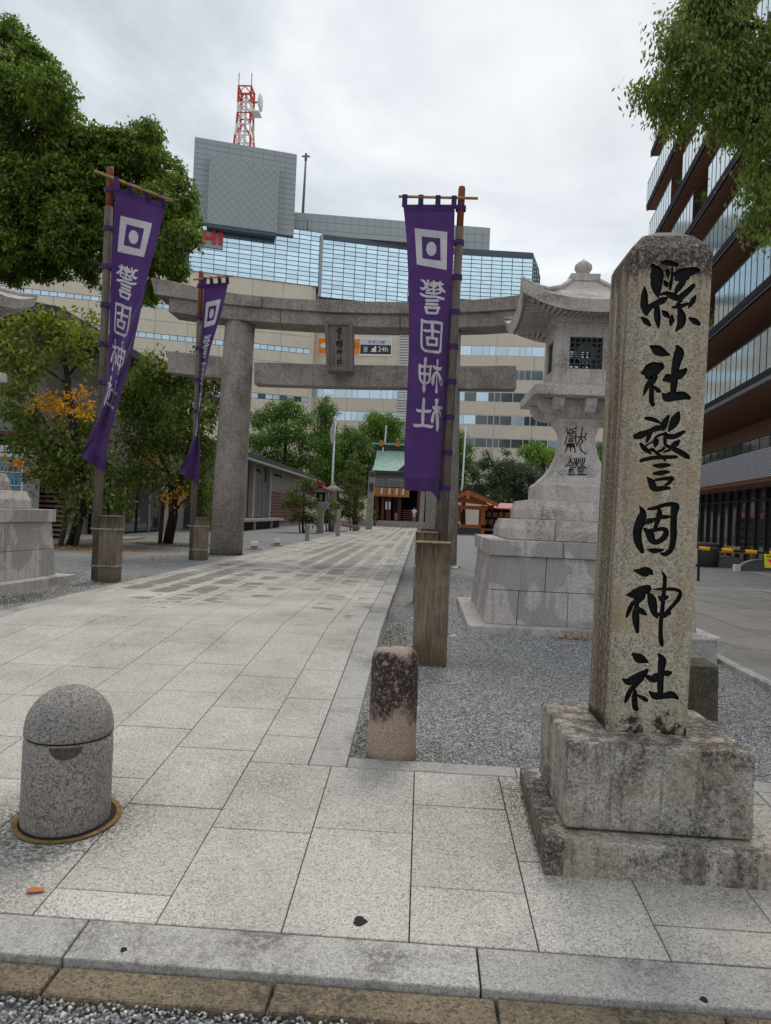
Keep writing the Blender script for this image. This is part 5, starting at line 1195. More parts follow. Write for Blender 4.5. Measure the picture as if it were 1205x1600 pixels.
# grey parapet behind the glass
PW = VP(LW.p(LW.sz(455, 340)[0], 0, -4), G2.p(G2.sz(768, 400)[0], 0, -2)); zpk = PW.sz(480, 333)[1]
m = MB(); PW.box(m, 0, PW.L, zb, zpk, -5, -.05); m.build('parapet', 'greypanel2', T)
for i in range(26):
    for j in range(3):
        m = MB(); PW.box(m, PW.L*i/26+.03, PW.L*(i+1)/26-.03, zpk-3.9+1.3*j+.03, zpk-3.9+1.3*(j+1)-.03, -.04, .03); m.build('grey_panel', 'greypanel2', T)
m = MB(); PW.box(m, 3, PW.L*.7, zt1+.9, zt1+1.5, .1, 2.4); PW.box(m, PW.L*.42, PW.L*.97, zt1+.1, zt1+.55, .1, 1.2); m.build('gondola_rail', 'greypanel2', T)
rf_ = MB(); rf_.hexa([LW.p(0, zb-1, -.2), LW.p(LW.L, zb-1, -.2), LW.p(LW.L, zb-1, -30), LW.p(0, zb-1, -30)], [LW.p(0, zb-.5, -.2), LW.p(LW.L, zb-.5, -.2), LW.p(LW.L, zb-.5, -30), LW.p(0, zb-.5, -30)]); rf_.build('roof', 'greypanel2', T)
# antenna tower
q0, q1 = TW.p(TW.sz(369, 230)[0], ztop, -4), TW.p(TW.sz(399, 230)[0], ztop, -4)
AC = ((q0[0]+q1[0])/2, (q0[1]+q1[1])/2); zt_ = at(384, 140, AC[1])[2]; zb_ = ztop-2.2
A_ = thing('antenna_tower', 'red and white lattice antenna tower on the grey roof box', 'antenna tower', (*AC, zb_))
hw = lambda k: 1.62-.62*min(1, k*1.6)**.8
lv = [0, .10, .24, .40, .54, .68, .80, .9, 1.0]; cor = [(-1, -1), (1, -1), (1, 1), (-1, 1)]
P3 = lambda c_, k: np.array([AC[0]+c_[0]*hw(k), AC[1]+c_[1]*hw(k), zb_+(zt_-zb_)*k])
for i in range(len(lv)-1):
    k0, k1 = lv[i], lv[i+1]; rw = lambda q: 'redpaint' if q else 'whitepaint'
    for j in range(4):
        a, b = cor[j], cor[(j+1) % 4]; mid = (P3(a, k1)+P3(b, k1))/2
        MB().tube([P3(a, k0), P3(a, k1)], .17, 6).build('leg_section', rw(i in (1, 2, 4, 6, 7)), A_)
        MB().tube([P3(a, k1), P3(b, k1)], .11, 5).build('crossbar', rw(i % 3 == 1 or i > 5), A_)
        for q in (a, b): MB().tube([P3(q, k0), mid], .075, 4).build('brace', rw(i not in (1, 2, 4, 5)), A_)
for c_ in (cor[0], cor[1]): MB().tube([P3(c_, 1), P3(c_, 1)+(0, 0, 2.0)], .06, 5).build('aerial', 'darkmetal', A_)
MB().tube([P3(cor[0], .05)*0+np.array([AC[0], AC[1], zb_]), np.array([AC[0], AC[1], zb_+(zt_-zb_)*.95])], .2, 6).build('cable_duct', 'whitepaint', A_)
dp = np.array([AC[0]+hw(.8)+1.3, AC[1]-.6, zb_+(zt_-zb_)*.82])
dm = MB(); dm.loft([[dp+np.array([x_, r_*math.cos(q), r_*1.3*math.sin(q)]) for q in np.linspace(0, 6.283, 19)[:-1]] for x_, r_ in ((-.3, .3), (0, 1.0), (.25, 1.1), (.35, .9), (.45, .2))]); dm.build('dish', 'whitepaint', A_, smooth=True)
MB().tube([dp+(-.3, 0, 0), P3(cor[1], .8)], .14, 6).build('dish_bracket', 'redpaint', A_)
MB().box(AC[0]+hw(.7)-.2, AC[0]+hw(.7)+1.4, AC[1]-1.2, AC[1]+.8, dp[2]-1.7, dp[2]-1.55).build('platform', 'whitepaint', A_)
pb2 = np.array(at(472.5, 349, 116)); pt2 = np.array(at(478.5, 240, 116))
T2 = thing('lightning_pole', 'tall thin grey mast with a small cross head on the store roof', 'mast', pb2)
MB().tube([pb2, pb2+(pt2-pb2)*.5, pb2+(pt2-pb2)*.96], [.24, .19, .14], 8).tube([pb2+(pt2-pb2)*.9, pt2], .22, 8).build('mast', 'slabgrey', T2, smooth=True)
MB().tube([pb2+(pt2-pb2)*.96+(-.65, 0, 0), pb2+(pt2-pb2)*.96+(.65, 0, 0)], .14, 6).build('cross_head', 'slabgrey', T2)
MB().box(pb2[0]-1.3, pb2[0]+1.1, 115, 117.4, pb2[2]-1.6, pb2[2]+.15).build('mast_base', 'darkwall', T2)
# ================================================================== LOUVRED BUILDING ON THE RIGHT
ang = math.radians(6.5); O2 = np.array([12.5, 26.0]); d2 = np.array([math.sin(ang), math.cos(ang)]); n2 = np.array([-math.cos(ang), math.sin(ang)])
def bp(s, w, z): q = O2+d2*s+n2*w; return (q[0], q[1], z)
def bbox(m, s0, s1, w0, w1, z0, z1): return m.hexa([bp(s0, w0, z0), bp(s1, w0, z0), bp(s1, w1, z0), bp(s0, w1, z0)], [bp(s0, w0, z1), bp(s1, w0, z1), bp(s1, w1, z1), bp(s0, w1, z1)])
T = thing('louvred_building', 'dark brown louvred building with stacked glass balconies on the right', 'building', bp(10, 0, -.2))
SA, SB = -7.0, 28.0
bbox(MB(), SA, SB-2.0, -14, -3.4, 6.9, 34.5).build('core_wall', 'darkwall', T)
gp = 0
for k in range(8):
    z = 7.0+3.56*k; far_ = SB+(.9 if k in (3, 5, 7) else 0)-(.5 if k == 4 else 0)
    m = bbox(MB(), SA, far_, -4.5, -.02, z+.12, z+.40); m.build('floor_slab', 'brownback', T)
    m = bbox(MB(), SA, far_, -.018, .06, z+.2, z+.46); bbox(m, far_, far_+.06, -4.5, .06, z+.2, z+.46); m.build('slab_edge', 'slabdark', T)
    m = bbox(MB(), SA, far_, -.02, .05, z+.0, z+.195); m.build('edge_trim', 'slabgrey' if k < 1 else 'slabdark', T)
    m = bbox(MB(), SA, far_+.02, .062, .075, z+.02, z+.05); m.build('edge_line', 'slabgrey', T)
    m = MB(); s = SA
    while s < far_-.1: bbox(m, s, s+.09, -4.3, -.04, z-.0, z+.11); s += .19
    stuff(m.build('soffit_slats', 'brown', T))
    gap0 = [13.5, 9.0, 15.0, 11.0, 17.0, 13.0, 8.0, 15.0][k]; gl = 3.2
    s = SA; w = .74; far_m = MB(); rl_ = MB()
    while s < far_-.3:
        ingap = gap0 < s < gap0+gl
        if not ingap:
            m_ = bbox(MB(), s+.03, s+w-.03, .0, .03, z+.48, z+2.02)
            if s < 19.5 and gp < 295: m_.build('glass_panel', 'balglass', T); gp += 1
            else: far_m.v, far_m.f = far_m.v, far_m.f; o = len(far_m.v); far_m.v += m_.v; far_m.f += [tuple(i+o for i in f) for f in m_.f]
            bbox(rl_, s-.03, s+.03, -.01, .04, z+.46, z+2.06)
        s += w
    bbox(rl_, SA, gap0, -.015, .045, z+2.02, z+2.07); bbox(rl_, gap0+gl, far_, -.015, .045, z+2.02, z+2.07)
    rl_.build('glass_posts', 'darkmetal', T)
    if far_m.v: stuff(far_m.build('far_glass_panels', 'balglass', T))
    bbox(MB(), gap0, gap0+gl+.6, -.9, -.25, z+.46, z+.95).build('planter', 'slabgrey', T)
    pl_ = [(*bp(gap0+.3+q*.5, -.55, z+1.25+.2*math.sin(q*7+k)), .38, .38, .42) for q in range(6)]
    pt_ = stuff(link('planter_plants', crown(pl_, 26, .2, .3, 10, .12), 'green', T)); me = pt_.data
    off = np.array(WL[T.name]); 
    for v in me.vertices: v.co -= Vector(off)
    # recessed windows
    wn = MB(); s = SA
    while s < far_-3: bbox(wn, s+.05, s+1.35, -3.38, -3.34, z+.5, z+3.3); s += 1.4
    wn.build('window_row', 'darkglass', T)
# podium: louvred fascia, terrace rail, stone wall, shopfront
bbox(MB(), SA, SB+6, -4.4, -.06, 3.42, 4.46).build('podium_band', 'slabdark', T)
for i in range(16): bbox(MB(), SA, SB+6, -.05, .03, 3.44+i*.068, 3.44+i*.068+.045).build('fascia_slat', 'fascia', T)
m = MB(); s = SA
while s < SB+6: bbox(m, s, s+.06, -4.3, -.1, 3.30, 3.40); s += .13
stuff(m.build('soffit_slats', 'brown', T)); bbox(MB(), SA, SB+6, -4.4, .0, 3.40, 3.419).build('podium_soffit', 'brown', T)
m = MB(); s = SA
while s < SB+6: bbox(m, s, s+.035, -.35, -.31, 4.46, 5.12); s += 1.15
bbox(m, SA, SB+6, -.36, -.30, 5.12, 5.17); m.build('terrace_rail', 'darkmetal', T)
for k in range(26): bbox(MB(), SA+1.15*k+.05, SA+1.15*k+1.1, -.335, -.325, 4.5, 5.08).build('rail_glass', 'shopglass', T)
bbox(MB(), SA, SB, -4.2, -4.0, 4.46, 6.98).build('terrace_back_wall', 'slabdark', T)
bbox(MB(), 1.9, 7.2, -4.0, -2.2, 4.47, 6.98).build('stone_wall', 'darkwall', T)
bbox(MB(), 7.9, SB, -4.0, -3.2, 4.47, 6.98).build('brown_wall', 'brown', T)
bbox(MB(), SA, SB+6, -9, -1.9, -.4, .02).build('floor', 'darkwall', T)
bbox(MB(), SA, SB+6, -9, -8.8, .02, 3.4).build('back_wall', 'black', T)
m = MB(); s = SA; k = 0
while s < SB+4:
    bbox(m, s-.06, s+.06, -1.75, -1.5, -.1, 3.30); bbox(MB(), s+.07, s+1.23, -1.64, -1.61, .0, 3.28).build('shop_pane', 'shopglass', T); s += 1.3
bbox(m, SA, SB+6, -1.75, -1.5, 2.72, 2.80); m.build('shopfront_frame', 'darkmetal', T)
bbox(MB(), -7, SB+6, -1.45, .3, -.4, -.135).build('forecourt_step', 'concrete', T)
# a hanging white strip of lettering in the shopfront
q = bp(3.4, -1.45, 2.4); SG = thing('shop_strip_sign', 'narrow pale vertical sign hanging in the dark shopfront', 'sign', q)
bbox(MB(), 3.3, 3.85, -1.48, -1.46, .95, 2.75).build('sign_strip', 'plasterdim', SG)
m = MB()
for i in range(4): bbox(m, 3.48, 3.66, -1.458, -1.45, 1.15+i*.4, 1.27+i*.4); bbox(m, 3.44, 3.70, -1.458, -1.45, 1.31+i*.4, 1.35+i*.4)
m.build('sign_marks', 'inkplain', SG)
# table with cartons before the shopfront
tp = np.array(at(1150, 872, 31.0)); TB = thing('display_table', 'orange wooden table outside the dark shopfront', 'table', (tp[0], tp[1], -.135))
x0, x1, y0, y1 = tp[0]-.55, tp[0]+.75, 30.8, 31.4
MB().box(x0, x1, y0, y1, .42, .50).build('table_top', 'goldwood', TB); MB().box(x0+.05, x1-.05, y0+.05, y1-.05, -.02, .03).build('lower_shelf', 'goldwood', TB)
for a in (x0+.03, x1-.09):
    for b in (y0+.03, y1-.09): MB().box(a, a+.06, b, b+.06, -.135, .42).build('leg', 'goldwood', TB)
BX = thing('carton', 'striped pale carton standing on the orange table', 'carton', (tp[0]-.1, 31.1, .5), 'cartons on the orange table')
MB().box(tp[0]-.36, tp[0]+.14, 30.9, 31.3, .502, .72).build('carton_box', 'goldwood', BX); m = MB()
for i in range(3): m.box(tp[0]-.33+i*.16, tp[0]-.25+i*.16, 30.893, 30.899, .52, .7)
m.build('carton_stripes', 'signwhite', BX)
BX = thing('carton', 'plain dark brown carton at the right end of the orange table', 'carton', (tp[0]+.35, 31.1, .5), 'cartons on the orange table')
MB().box(tp[0]+.17, tp[0]+.58, 30.9, 31.3, .502, .70).build('carton_box', 'redwood', BX)
# barrier pole with hanging yellow notice
b0_, b1_ = np.array(at(1092, 856.5, 22)), np.array(at(1260, 868, 21))
BR = thing('barrier_pole', 'yellow and black striped barrier pole across the drive', 'barrier', (*b0_[:2], -.14))
n = 9
for i in range(n): MB().tube([b0_+(b1_-b0_)*(i/n), b0_+(b1_-b0_)*((i+1)/n)], .058 if i % 2 == 0 else .042, 10).build('pole_segment', 'yellow' if i % 2 == 0 else 'barblack', BR, smooth=True)
MB().tube([b0_+(.02, 0, 0), (b0_[0]+.02, b0_[1], -.15)], .04, 8).tube([b1_, (b1_[0], b1_[1], -.15)], .04, 8).build('support', 'barblack', BR)
sg = [np.array(at(*p, 21.2)) for p in ((1194, 865.5), (1225, 867), (1226, 888), (1195.5, 887))]
SG = thing('notice_board', 'yellow notice with a red triangle hanging from the striped barrier', 'sign', sg[3])
MB().prism([sg[3], sg[2], sg[1], sg[0]], (0, .02, 0)).build('board', 'yellowsign', SG)
L_ = lambda u, v, dd=.004: sg[0]+(sg[1]-sg[0])*u+(sg[3]-sg[0])*v+np.array([0, -dd, 0])
MB().prism([L_(.12, .38), L_(.5, .92), L_(.9, .38)], (0, .002, 0)).build('red_triangle', 'signred', SG)
m = MB()
for u in (.14, .24, .34, .5, .6, .7, .84): m.prism([L_(u, .1), L_(u, .24), L_(u+.06, .24), L_(u+.06, .1)], (0, .002, 0))
m.build('notice_marks', 'inkplain', SG)
for i, (x0, x1, yb, Yb) in enumerate(((1106, 1168, 886, 30.2), (1155, 1230, 893, 28.4))):
    a = np.array(at(x0, yb, Yb)); b = np.array(at(x1, yb+4, Yb)); R__ = (b[0]-a[0])/2; cx_ = (a[0]+b[0])/2
    W_ = thing('curved_wall', ['low dark arched wall panel behind the left of the barrier', 'low dark arched wall panel beside the yellow notice'][i], 'low wall', (cx_, Yb, -.15))
    P = [(cx_+R__*math.cos(q), Yb, -.16+.46*math.sin(q)) for q in np.linspace(math.pi, 0, 21)]
    MB().prism(P, (0, .25, 0)).build('arched_slab', 'slabgrey', W_)
    m = MB(); P2 = [(cx_+(R__+.02)*math.cos(q), 0, -.16+.49*math.sin(q)) for q in np.linspace(math.pi, 0, 21)]
    for u, v in zip(P2, P2[1:]): m.hexa([(u[0], Yb-.03, u[2]-.025), (v[0], Yb-.03, v[2]-.025), (v[0], Yb+.28, v[2]-.025), (u[0], Yb+.28, u[2]-.025)], [(u[0], Yb-.03, u[2]), (v[0], Yb-.03, v[2]), (v[0], Yb+.28, v[2]), (u[0], Yb+.28, u[2])])
    m.build('arched_cap', 'plasterdim', W_)
for i, (x, y, Yb) in enumerate(((1095, 883, 31.2), (1153, 891, 28.0))):
    p = np.array(at(x, y, Yb)); W_ = thing('marker_block', ['small white block at the gravel edge beside the inscribed pillar', 'small white block between the two arched panels'][i], 'marker', p)
    MB().box(p[0]-.11, p[0]+.11, Yb, Yb+.2, p[2]-.06, p[2]+.21).build('block', 'signwhite', W_, bevel=.008)
W_ = thing('round_planter', 'dark round stone tub in front of the shopfront', 'planter', (*bp(7.5, .6, 0)[:2], -.15))
c_ = at(1097, 860, 30.5); MB().lathe(c_[:2], [(.62, -.2), (.66, .3), (.64, .78), (.56, .84), (.50, .80)], 24).build('tub', 'darkwall', W_, smooth=True)
K2 = MB().hexa([(11.9, 33.0, -.3), (15.6, 19.6, -.3), (15.8, 19.65, -.3), (12.1, 33.1, -.3)], [(11.9, 33.0, -.10), (15.6, 19.6, -.10), (15.8, 19.65, -.10), (12.1, 33.1, -.10)]).build('kerb_line', 'kerb', KB_)
# ================================================================== LEFT-HAND BUILDINGS
T = thing('shop_building', 'grey plastered shop building with dark eaves and glass door behind the cherry trees', 'building', (-15, 33, 0))
MB().box(-30, -14.6, 27, 43.5, -.1, 7.9).build('wall', 'plasterdim', T)
MB().box(-14.595, -14.5, 39.5, 43.4, -.05, 3.2).build('pale_wall_panel', 'plaster', T)
e_ = MB(); e_.hexa([(-30, 24, 10.6), (-12.6, 24, 7.7), (-12.6, 45, 7.7), (-30, 45, 10.6)], [(-30, 24, 11.0), (-12.6, 24, 8.05), (-12.6, 45, 8.05), (-30, 45, 11.0)]); e_.build('roof', 'rooftile', T)
MB().box(-14.57, -14.48, 31.0, 39.2, -.05, 3.0).build('shopfront_recess', 'black', T)
for i in range(5):
    y = 31.1+i*1.62; D = MB().box(-14.47, -14.44, y+.05, y+1.55, .05, 2.85).build('glass_door', 'shopglass', T)
    MB().box(-14.475, -14.38, y-.05, y+.05, 0, 2.95).build('door_frame', 'darkmetal' if i % 2 else 'plaster', D)
MB().box(-14.55, -14.35, 30.9, 39.3, 2.9, 3.1).build('door_head', 'darkmetal', T)
MB().box(-14.6, -14.35, 28.5, 29.6, 5.4, 6.4).build('window', 'darkglass', T)
FE = thing('slatted_fence', 'dark red horizontal slatted fence beside the vending machine', 'fence', (-13, 26.9, 0))
fx0, fx1 = at(-20, 760, 26.5)[0], at(101, 760, 26.5)[0]
for x in (fx0, fx0+1.6, fx1-.06): MB().box(x, x+.08, 26.55, 26.65, -.05, 4.0).build('post', 'redwood', FE)
for i in range(22): MB().box(fx0, fx1, 26.48, 26.545, .12+i*.178, .12+i*.178+.095).build('slat', 'redslatlight' if i < 12 else 'redslat', FE)
MB().box(fx0, fx1, 26.7, 26.75, 0, 4.0).build('backing', 'black', FE)
PV = MB().box(-22, -11.8, 26.2, 30.5, -.1, .03).build('forecourt_paving', 'concrete', root('forecourt'))
# vending machine
vx0, vx1 = at(-60, 800, 25)[0], at(33, 800, 25)[0]; vz = at(30, 708, 25)[2]
VM = thing('vending_machine', 'white drink vending machine with rows of bottles at the left edge', 'vending machine', ((vx0+vx1)/2, 25.4, 0))
yv = 25.0; dv = at(62, 760, 25.75)[0]
MB().box(vx0, vx1, yv+.05, yv+.8, .03, vz).build('cabinet', 'white_metal', VM, bevel=.02)
MB().hexa([(vx1+.005, yv+.03, .05), (dv, yv+.75, .05), (dv-.05, yv+.82, .05), (vx1+.005, yv+.12, .05)], [(vx1+.005, yv+.03, vz-.02), (dv, yv+.75, vz-.02), (dv-.05, yv+.82, vz-.02), (vx1+.005, yv+.12, vz-.02)]).build('side_panel', 'white_metal', VM)
wn_ = MB().box(vx0+.1, vx1-.09, yv+.035, yv+.049, .95, vz-.14).build('display_window', plain('vending_blue', (.11, .25, .36), .3), VM)
for r_ in range(4):
    z = 1.0+r_*(vz-1.2)/4; MB().box(vx0+.1, vx1-.09, yv-.03, yv+.034, z-.03, z).build('shelf', 'white_metal', wn_)
    for i in range(14):
        x = vx0+.16+i*(vx1-vx0-.3)/14; MB().lathe((x, yv-.0), [(.032, z+.001), (.032, z+.13), (.012, z+.17), (.012, z+.2)], 8).build('bottle', ['redpaint', 'brown', 'paleblue', 'slabdark'][(i//3+r_) % 4], wn_)
MB().box(vx0+.02, vx1+.2, yv-.02, yv+.3, vz+.03, vz+.26).build('top_sign', 'white_metal', VM); m = MB()
for i in range(6): x = vx1-.62+i*.105; m.box(x, x+.07, yv-.03, yv-.021, vz+.09, vz+.2)
m.build('top_sign_marks', 'inkplain', VM)
for i, (ch, c_) in enumerate((('G', 'paleblue'), ('E', 'signred'), ('L', None))):
    me = fontmesh(ch, .34); a = np.array([vx1+.005, yv+.03]); b = np.array([dv, yv+.75]); u = .16+.26*i
    for v in me.vertices: q = a+(b-a)*(u+v.co.x*.85); v.co = Vector(np.array((q[0]+.02, q[1]-.02-v.co.z*.1, vz-.95+.02*i+v.co.y))-np.array(WL[VM.name]))
    me.materials.clear(); link('side_letter', me, c_ or plain('green_letter', (.05, .30, .08), .5), VM)
# shrine office with veranda
T = thing('shrine_office', 'low grey shrine office with tiled roof left of the path behind the gate', 'building', (-12.5, 60, 0))
MB().box(-24, -12.6, 50.5, 78, -.1, 5.0).build('wall', 'plasterdim', T)
MB().hexa([(-24, 44, 8.4), (-11.4, 44, 4.75), (-11.4, 80, 4.75), (-24, 80, 8.4)], [(-24, 44, 8.8), (-11.4, 44, 5.1), (-11.4, 80, 5.1), (-24, 80, 8.8)]).build('roof', 'rooftile', T)
MB().box(-11.7, -11.35, 44, 80, 4.62, 4.745).build('eave_board', 'plaster', T)
MB().box(-13.6, -12.4, 44.5, 50.6, -.1, 4.9).build('porch_wall', 'plasterdim', T)
D = MB().box(-12.395, -12.3, 51.8, 56.2, .75, 3.5).build('door_opening', 'slabgrey', T)
for y in (52.0, 53.3, 54.7): MB().box(-12.29, -12.24, y, y+1.2, .8, 3.4).build('door_leaf', ['slabgrey', 'redslat', 'slabgrey'][int((y-52)/1.3)], D)
for y in (51.3, 57.0): MB().box(-12.5, -12.15, y, y+.5, 0, 4.6).build('column', 'plaster', T)
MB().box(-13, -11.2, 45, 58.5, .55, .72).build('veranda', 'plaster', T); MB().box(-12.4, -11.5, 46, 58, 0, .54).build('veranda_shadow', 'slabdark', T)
for y in (48.5, 54): MB().box(-11.4, -11.25, y, y+.15, 0, .55).build('veranda_post', 'plaster', T)
for i in range(20): MB().box(-12.59, -12.5, 58.6, 77, .3+i*.135, .3+i*.135+.07).build('red_slat', 'redslatlight' if i % 2 else 'redslat', T)
for y in (52, 60): MB().tube([(-12.5, y, 4.3), (-11.9, y, 4.2), (-11.85, y, 4.0)], .09, 6).build('spotlight', 'darkmetal', T)
# ================================================================== SHRINE HALL
YS = 84.0
def SX(x, y=800, Y=YS): return at(x, y, Y)[0]
def SZ(x, y, Y=YS): return at(x, y, Y)[2]
T = thing('shrine_hall', 'shrine hall with green copper roof and dark open front at the end of the path', 'shrine hall', (SX(625), YS+3, 0))
xl, xr = SX(584, 735), SX(700, 735)
zr, ze = SZ(600, 696), SZ(600, 736)
n = 12; P = []
for k in range(n+1):
    u = k/n; P.append((u, zr+(ze-zr)*(1-(1-u)**1.6)*1.0, ))
m = MB(); rows_ = []
for u, z in P: rows_.append([(xl-.15*u+0.0, YS+5.0-6.2*u, z), (xr+.6*u, YS+5.0-6.2*u, z)])
for a, b in zip(rows_, rows_[1:]): m.hexa([(p[0], p[1], p[2]-.22) for p in (b[0], b[1], a[1], a[0])], [b[0], b[1], a[1], a[0]])
m.build('roof', 'copper', T)
m = MB(); m.box(xl-.3, xr, YS+4.6, YS+5.4, zr-.05, zr+.5); m.build('ridge', 'rooftile', T); MB().box(xl-.7, xr, YS+4.4, YS+5.6, zr+.5, zr+.72).build('ridge_cap', 'copper', T)
for x in (xl+.25, xl+2.3):
    MB().box(x, x+.45, YS+4.2, YS+5.8, zr+.3, zr+1.0).build('ridge_billet', 'goldwood', T)
MB().tube([(xl+.9, YS+4.9, zr+.4), (xl+1.0, YS+4.5, zr+2.9)], .10, 6).tube([(xl+.55, YS+4.4, zr-1.6), (xl+.75, YS+4.6, zr+.2)], .09, 6).build('forked_finial', 'white_metal', T)
MB().box(SX(577, 736), SX(700, 736), YS-1.4, YS+9, ze-.35, ze-.05).build('eave_beam', 'rooftile', T)
g_ = MB().hexa([(SX(622, 731), YS-1.2, ze+.02), (SX(700, 731), YS-1.2, ze+.02), (SX(700, 731), YS+3, ze+.02), (SX(622, 731), YS+3, ze+.02)], [(SX(660, 700), YS-1.2, ze+2.6), (SX(664, 700), YS-1.2, ze+2.6), (SX(664, 700), YS+3, ze+2.6), (SX(660, 700), YS+3, ze+2.6)]); g_.build('gable', 'rooftile', T)
zb1_, zb2_ = SZ(600, 761), SZ(600, 776)
for i in range(7): z0 = zb1_+(ze-.35-zb1_)*i/7; MB().box(SX(580), SX(700), YS-.6, YS-.4, z0+.02, z0+(ze-.35-zb1_)/7-.02).build('wall_board', 'greywood', T)
for i in range(11):
    a, b = SX(583.5, 770)+(SX(640, 770)-SX(583.5, 770))*i/11, SX(583.5, 770)+(SX(640, 770)-SX(583.5, 770))*(i+1)/11; MB().box(a+.02, b-.02, YS-.95, YS-.8, zb2_, zb1_-.08).build('hanging_plank', 'goldwood', T)
m = MB()
for x in (597, 609, 620, 630): a = SX(x, 770); m.hexa([(a-.1, YS-1.02, zb2_+.25), (a+.06, YS-1.02, zb2_+.25), (a+.06, YS-.97, zb2_+.25), (a-.1, YS-.97, zb2_+.25)], [(a-.02, YS-1.02, zb1_-.15), (a+.14, YS-1.02, zb1_-.15), (a+.14, YS-.97, zb1_-.15), (a-.02, YS-.97, zb1_-.15)])
m.build('paper_streamers', 'signwhite', T)
zp = .62
MB().box(SX(560), SX(720), YS-2.2, YS+9, -.1, zp).build('platform', 'concrete', T); MB().box(SX(572), SX(680), YS-2.9, YS-2.2, -.1, zp-.28).build('step', 'concrete', T)
MB().box(SX(575), SX(705), YS+4.5, YS+4.7, zp, zb1_).build('back_wall', 'black', T); MB().box(SX(575), SX(705), YS-.4, YS+4.5, zb1_-.1, zb1_).build('ceiling', 'black', T); MB().box(SX(578)-.3, SX(578), YS, YS+4.6, zp, zb1_).build('side_wall', 'redwood', T)
for x, w in ((589, .3), (598, .35), (607.5, .5), (624, .35), (654, .4)): a = SX(x, 800); MB().box(a-w/2, a+w/2, YS-.3, YS+.1, zp, zb1_).build('column', 'redwood', T)
for x0, x1 in ((598.5, 606), (613, 623)): MB().box(SX(x0), SX(x1), YS+1.5, YS+1.55, zp+.2, zb1_-.3).build('purple_curtain', 'purple', T)
for i in range(6): MB().box(SX(627), SX(650), YS+3.2, YS+3.3, zp+.25*i, zp+.25*i+.1).build('lattice_rail', 'brown', T)
for x in (604, 609): MB().box(SX(x, 790)-.08, SX(x, 790)+.1, YS-.45, YS-.35, zp+1.3, zp+2.2).build('notice_strip', 'signwhite', T)
MB().box(SX(617, 808), SX(622, 808), YS-.2, YS-.1, zp+.1, zp+.95).build('frame_board', 'plasterdim', T)
# gate posts of granite
def gpost(x0, x1, yb, yt, Y, lab):
    a = at(x0, yb, Y); b = at(x1, yb, Y); T_ = thing('granite_post', lab, 'stone post', ((a[0]+b[0])/2, Y, 0), 'square granite posts before the hall')
    w = b[0]-a[0]; z = at(x0, yt, Y)[2]
    MB().hexa([(a[0], Y, -.2), (b[0], Y, -.2), (b[0], Y+w, -.2), (a[0], Y+w, -.2)], [(a[0]+.13, Y, z), (b[0]+.08, Y, z), (b[0]+.08, Y+w, z), (a[0]+.13, Y+w, z)]).build('shaft', M['concrete'], T_)
    MB().lathe(((a[0]+b[0])/2+.1, Y+.1), [(w*.45, z), (w*.62, z+.12), (w*.5, z+.35), (w*.2, z+.5)], 10).build('carved_top', 'darkwall', T_)
    MB().box((a[0]+b[0])/2-.05, (a[0]+b[0])/2+.3, Y-.1, Y-.01, z-1.3, z-.6).build('carved_badge', 'darkwall', T_)
gpost(570.5, 580.5, 828, 744, 63.6, 'left square granite post standing beside the end of the path')
gpost(653.5, 661, 829, 744, 63.6, 'right square granite post showing beside the reversed banner')
# person in white at the hall
def person():
    Yp = YS-1.4; b = at(646.8, 814, Yp); T_ = thing('person', 'person in white top and shorts seen from behind at the hall steps', 'person', (b[0], Yp, zp))
    J = [(0, 0, .90, .13), (0, 0, 1.08, .135), (0, 0, 1.30, .165), (0, .01, 1.43, .07), (0, .0, 1.52, .06), (0, -.01, 1.63, .10), (0, -.01, 1.72, .075),
         (-.09, 0, .82, .10), (-.09, .01, .47, .062), (-.09, .03, .08, .042), (-.09, -.10, .035, .035), (.09, 0, .82, .10), (.10, .02, .47, .062), (.10, .05, .08, .042), (.10, -.07, .035, .035),
         (-.19, 0, 1.37, .062), (-.24, .02, 1.10, .046), (-.20, -.10, .90, .036), (.19, 0, 1.37, .062), (.24, .02, 1.10, .046), (.19, -.12, .95, .036)]
    E_ = [(0, 1), (1, 2), (2, 3), (3, 4), (4, 5), (5, 6), (0, 7), (7, 8), (8, 9), (9, 10), (0, 11), (11, 12), (12, 13), (13, 14), (2, 15), (15, 16), (16, 17), (2, 18), (18, 19), (19, 20)]
    def skin(name, jj, ee, m, par):
        me = bpy.data.meshes.new(name); me.from_pydata([j[:3] for j in jj], ee, []); o = link(name, me, m, par)
        sk = o.modifiers.new('skin', 'SKIN'); o.modifiers.new('sub', 'SUBSURF').levels = 2; o.modifiers['sub'].render_levels = 2
        for v, j in zip(me.skin_vertices[0].data, jj): v.radius = (j[3], j[3])
        me.skin_vertices[0].data[0].use_root = True; return o
    bd = skin('body', J, E_, 'skin', T_)
    skin('shirt', [(0, 0, .78, .155), (0, 0, 1.08, .16), (0, 0, 1.32, .185), (0, .01, 1.43, .085), (-.20, 0, 1.36, .085), (-.245, .01, 1.17, .075), (.20, 0, 1.36, .085), (.245, .01, 1.17, .075)], [(0, 1), (1, 2), (2, 3), (2, 4), (4, 5), (2, 6), (6, 7)], 'shirt', T_)
    skin('shorts', [(0, 0, .86, .15), (-.095, 0, .76, .115), (-.095, .01, .56, .09), (.095, 0, .76, .115), (.10, .015, .56, .09)], [(0, 1), (1, 2), (0, 3), (3, 4)], 'shirt', T_)
    skin('hair', [(0, .02, 1.60, .10), (0, .0, 1.68, .108), (0, -.01, 1.73, .08)], [(0, 1), (1, 2)], 'hair', T_)
    T_.scale = (.97, .97, .97)
person()
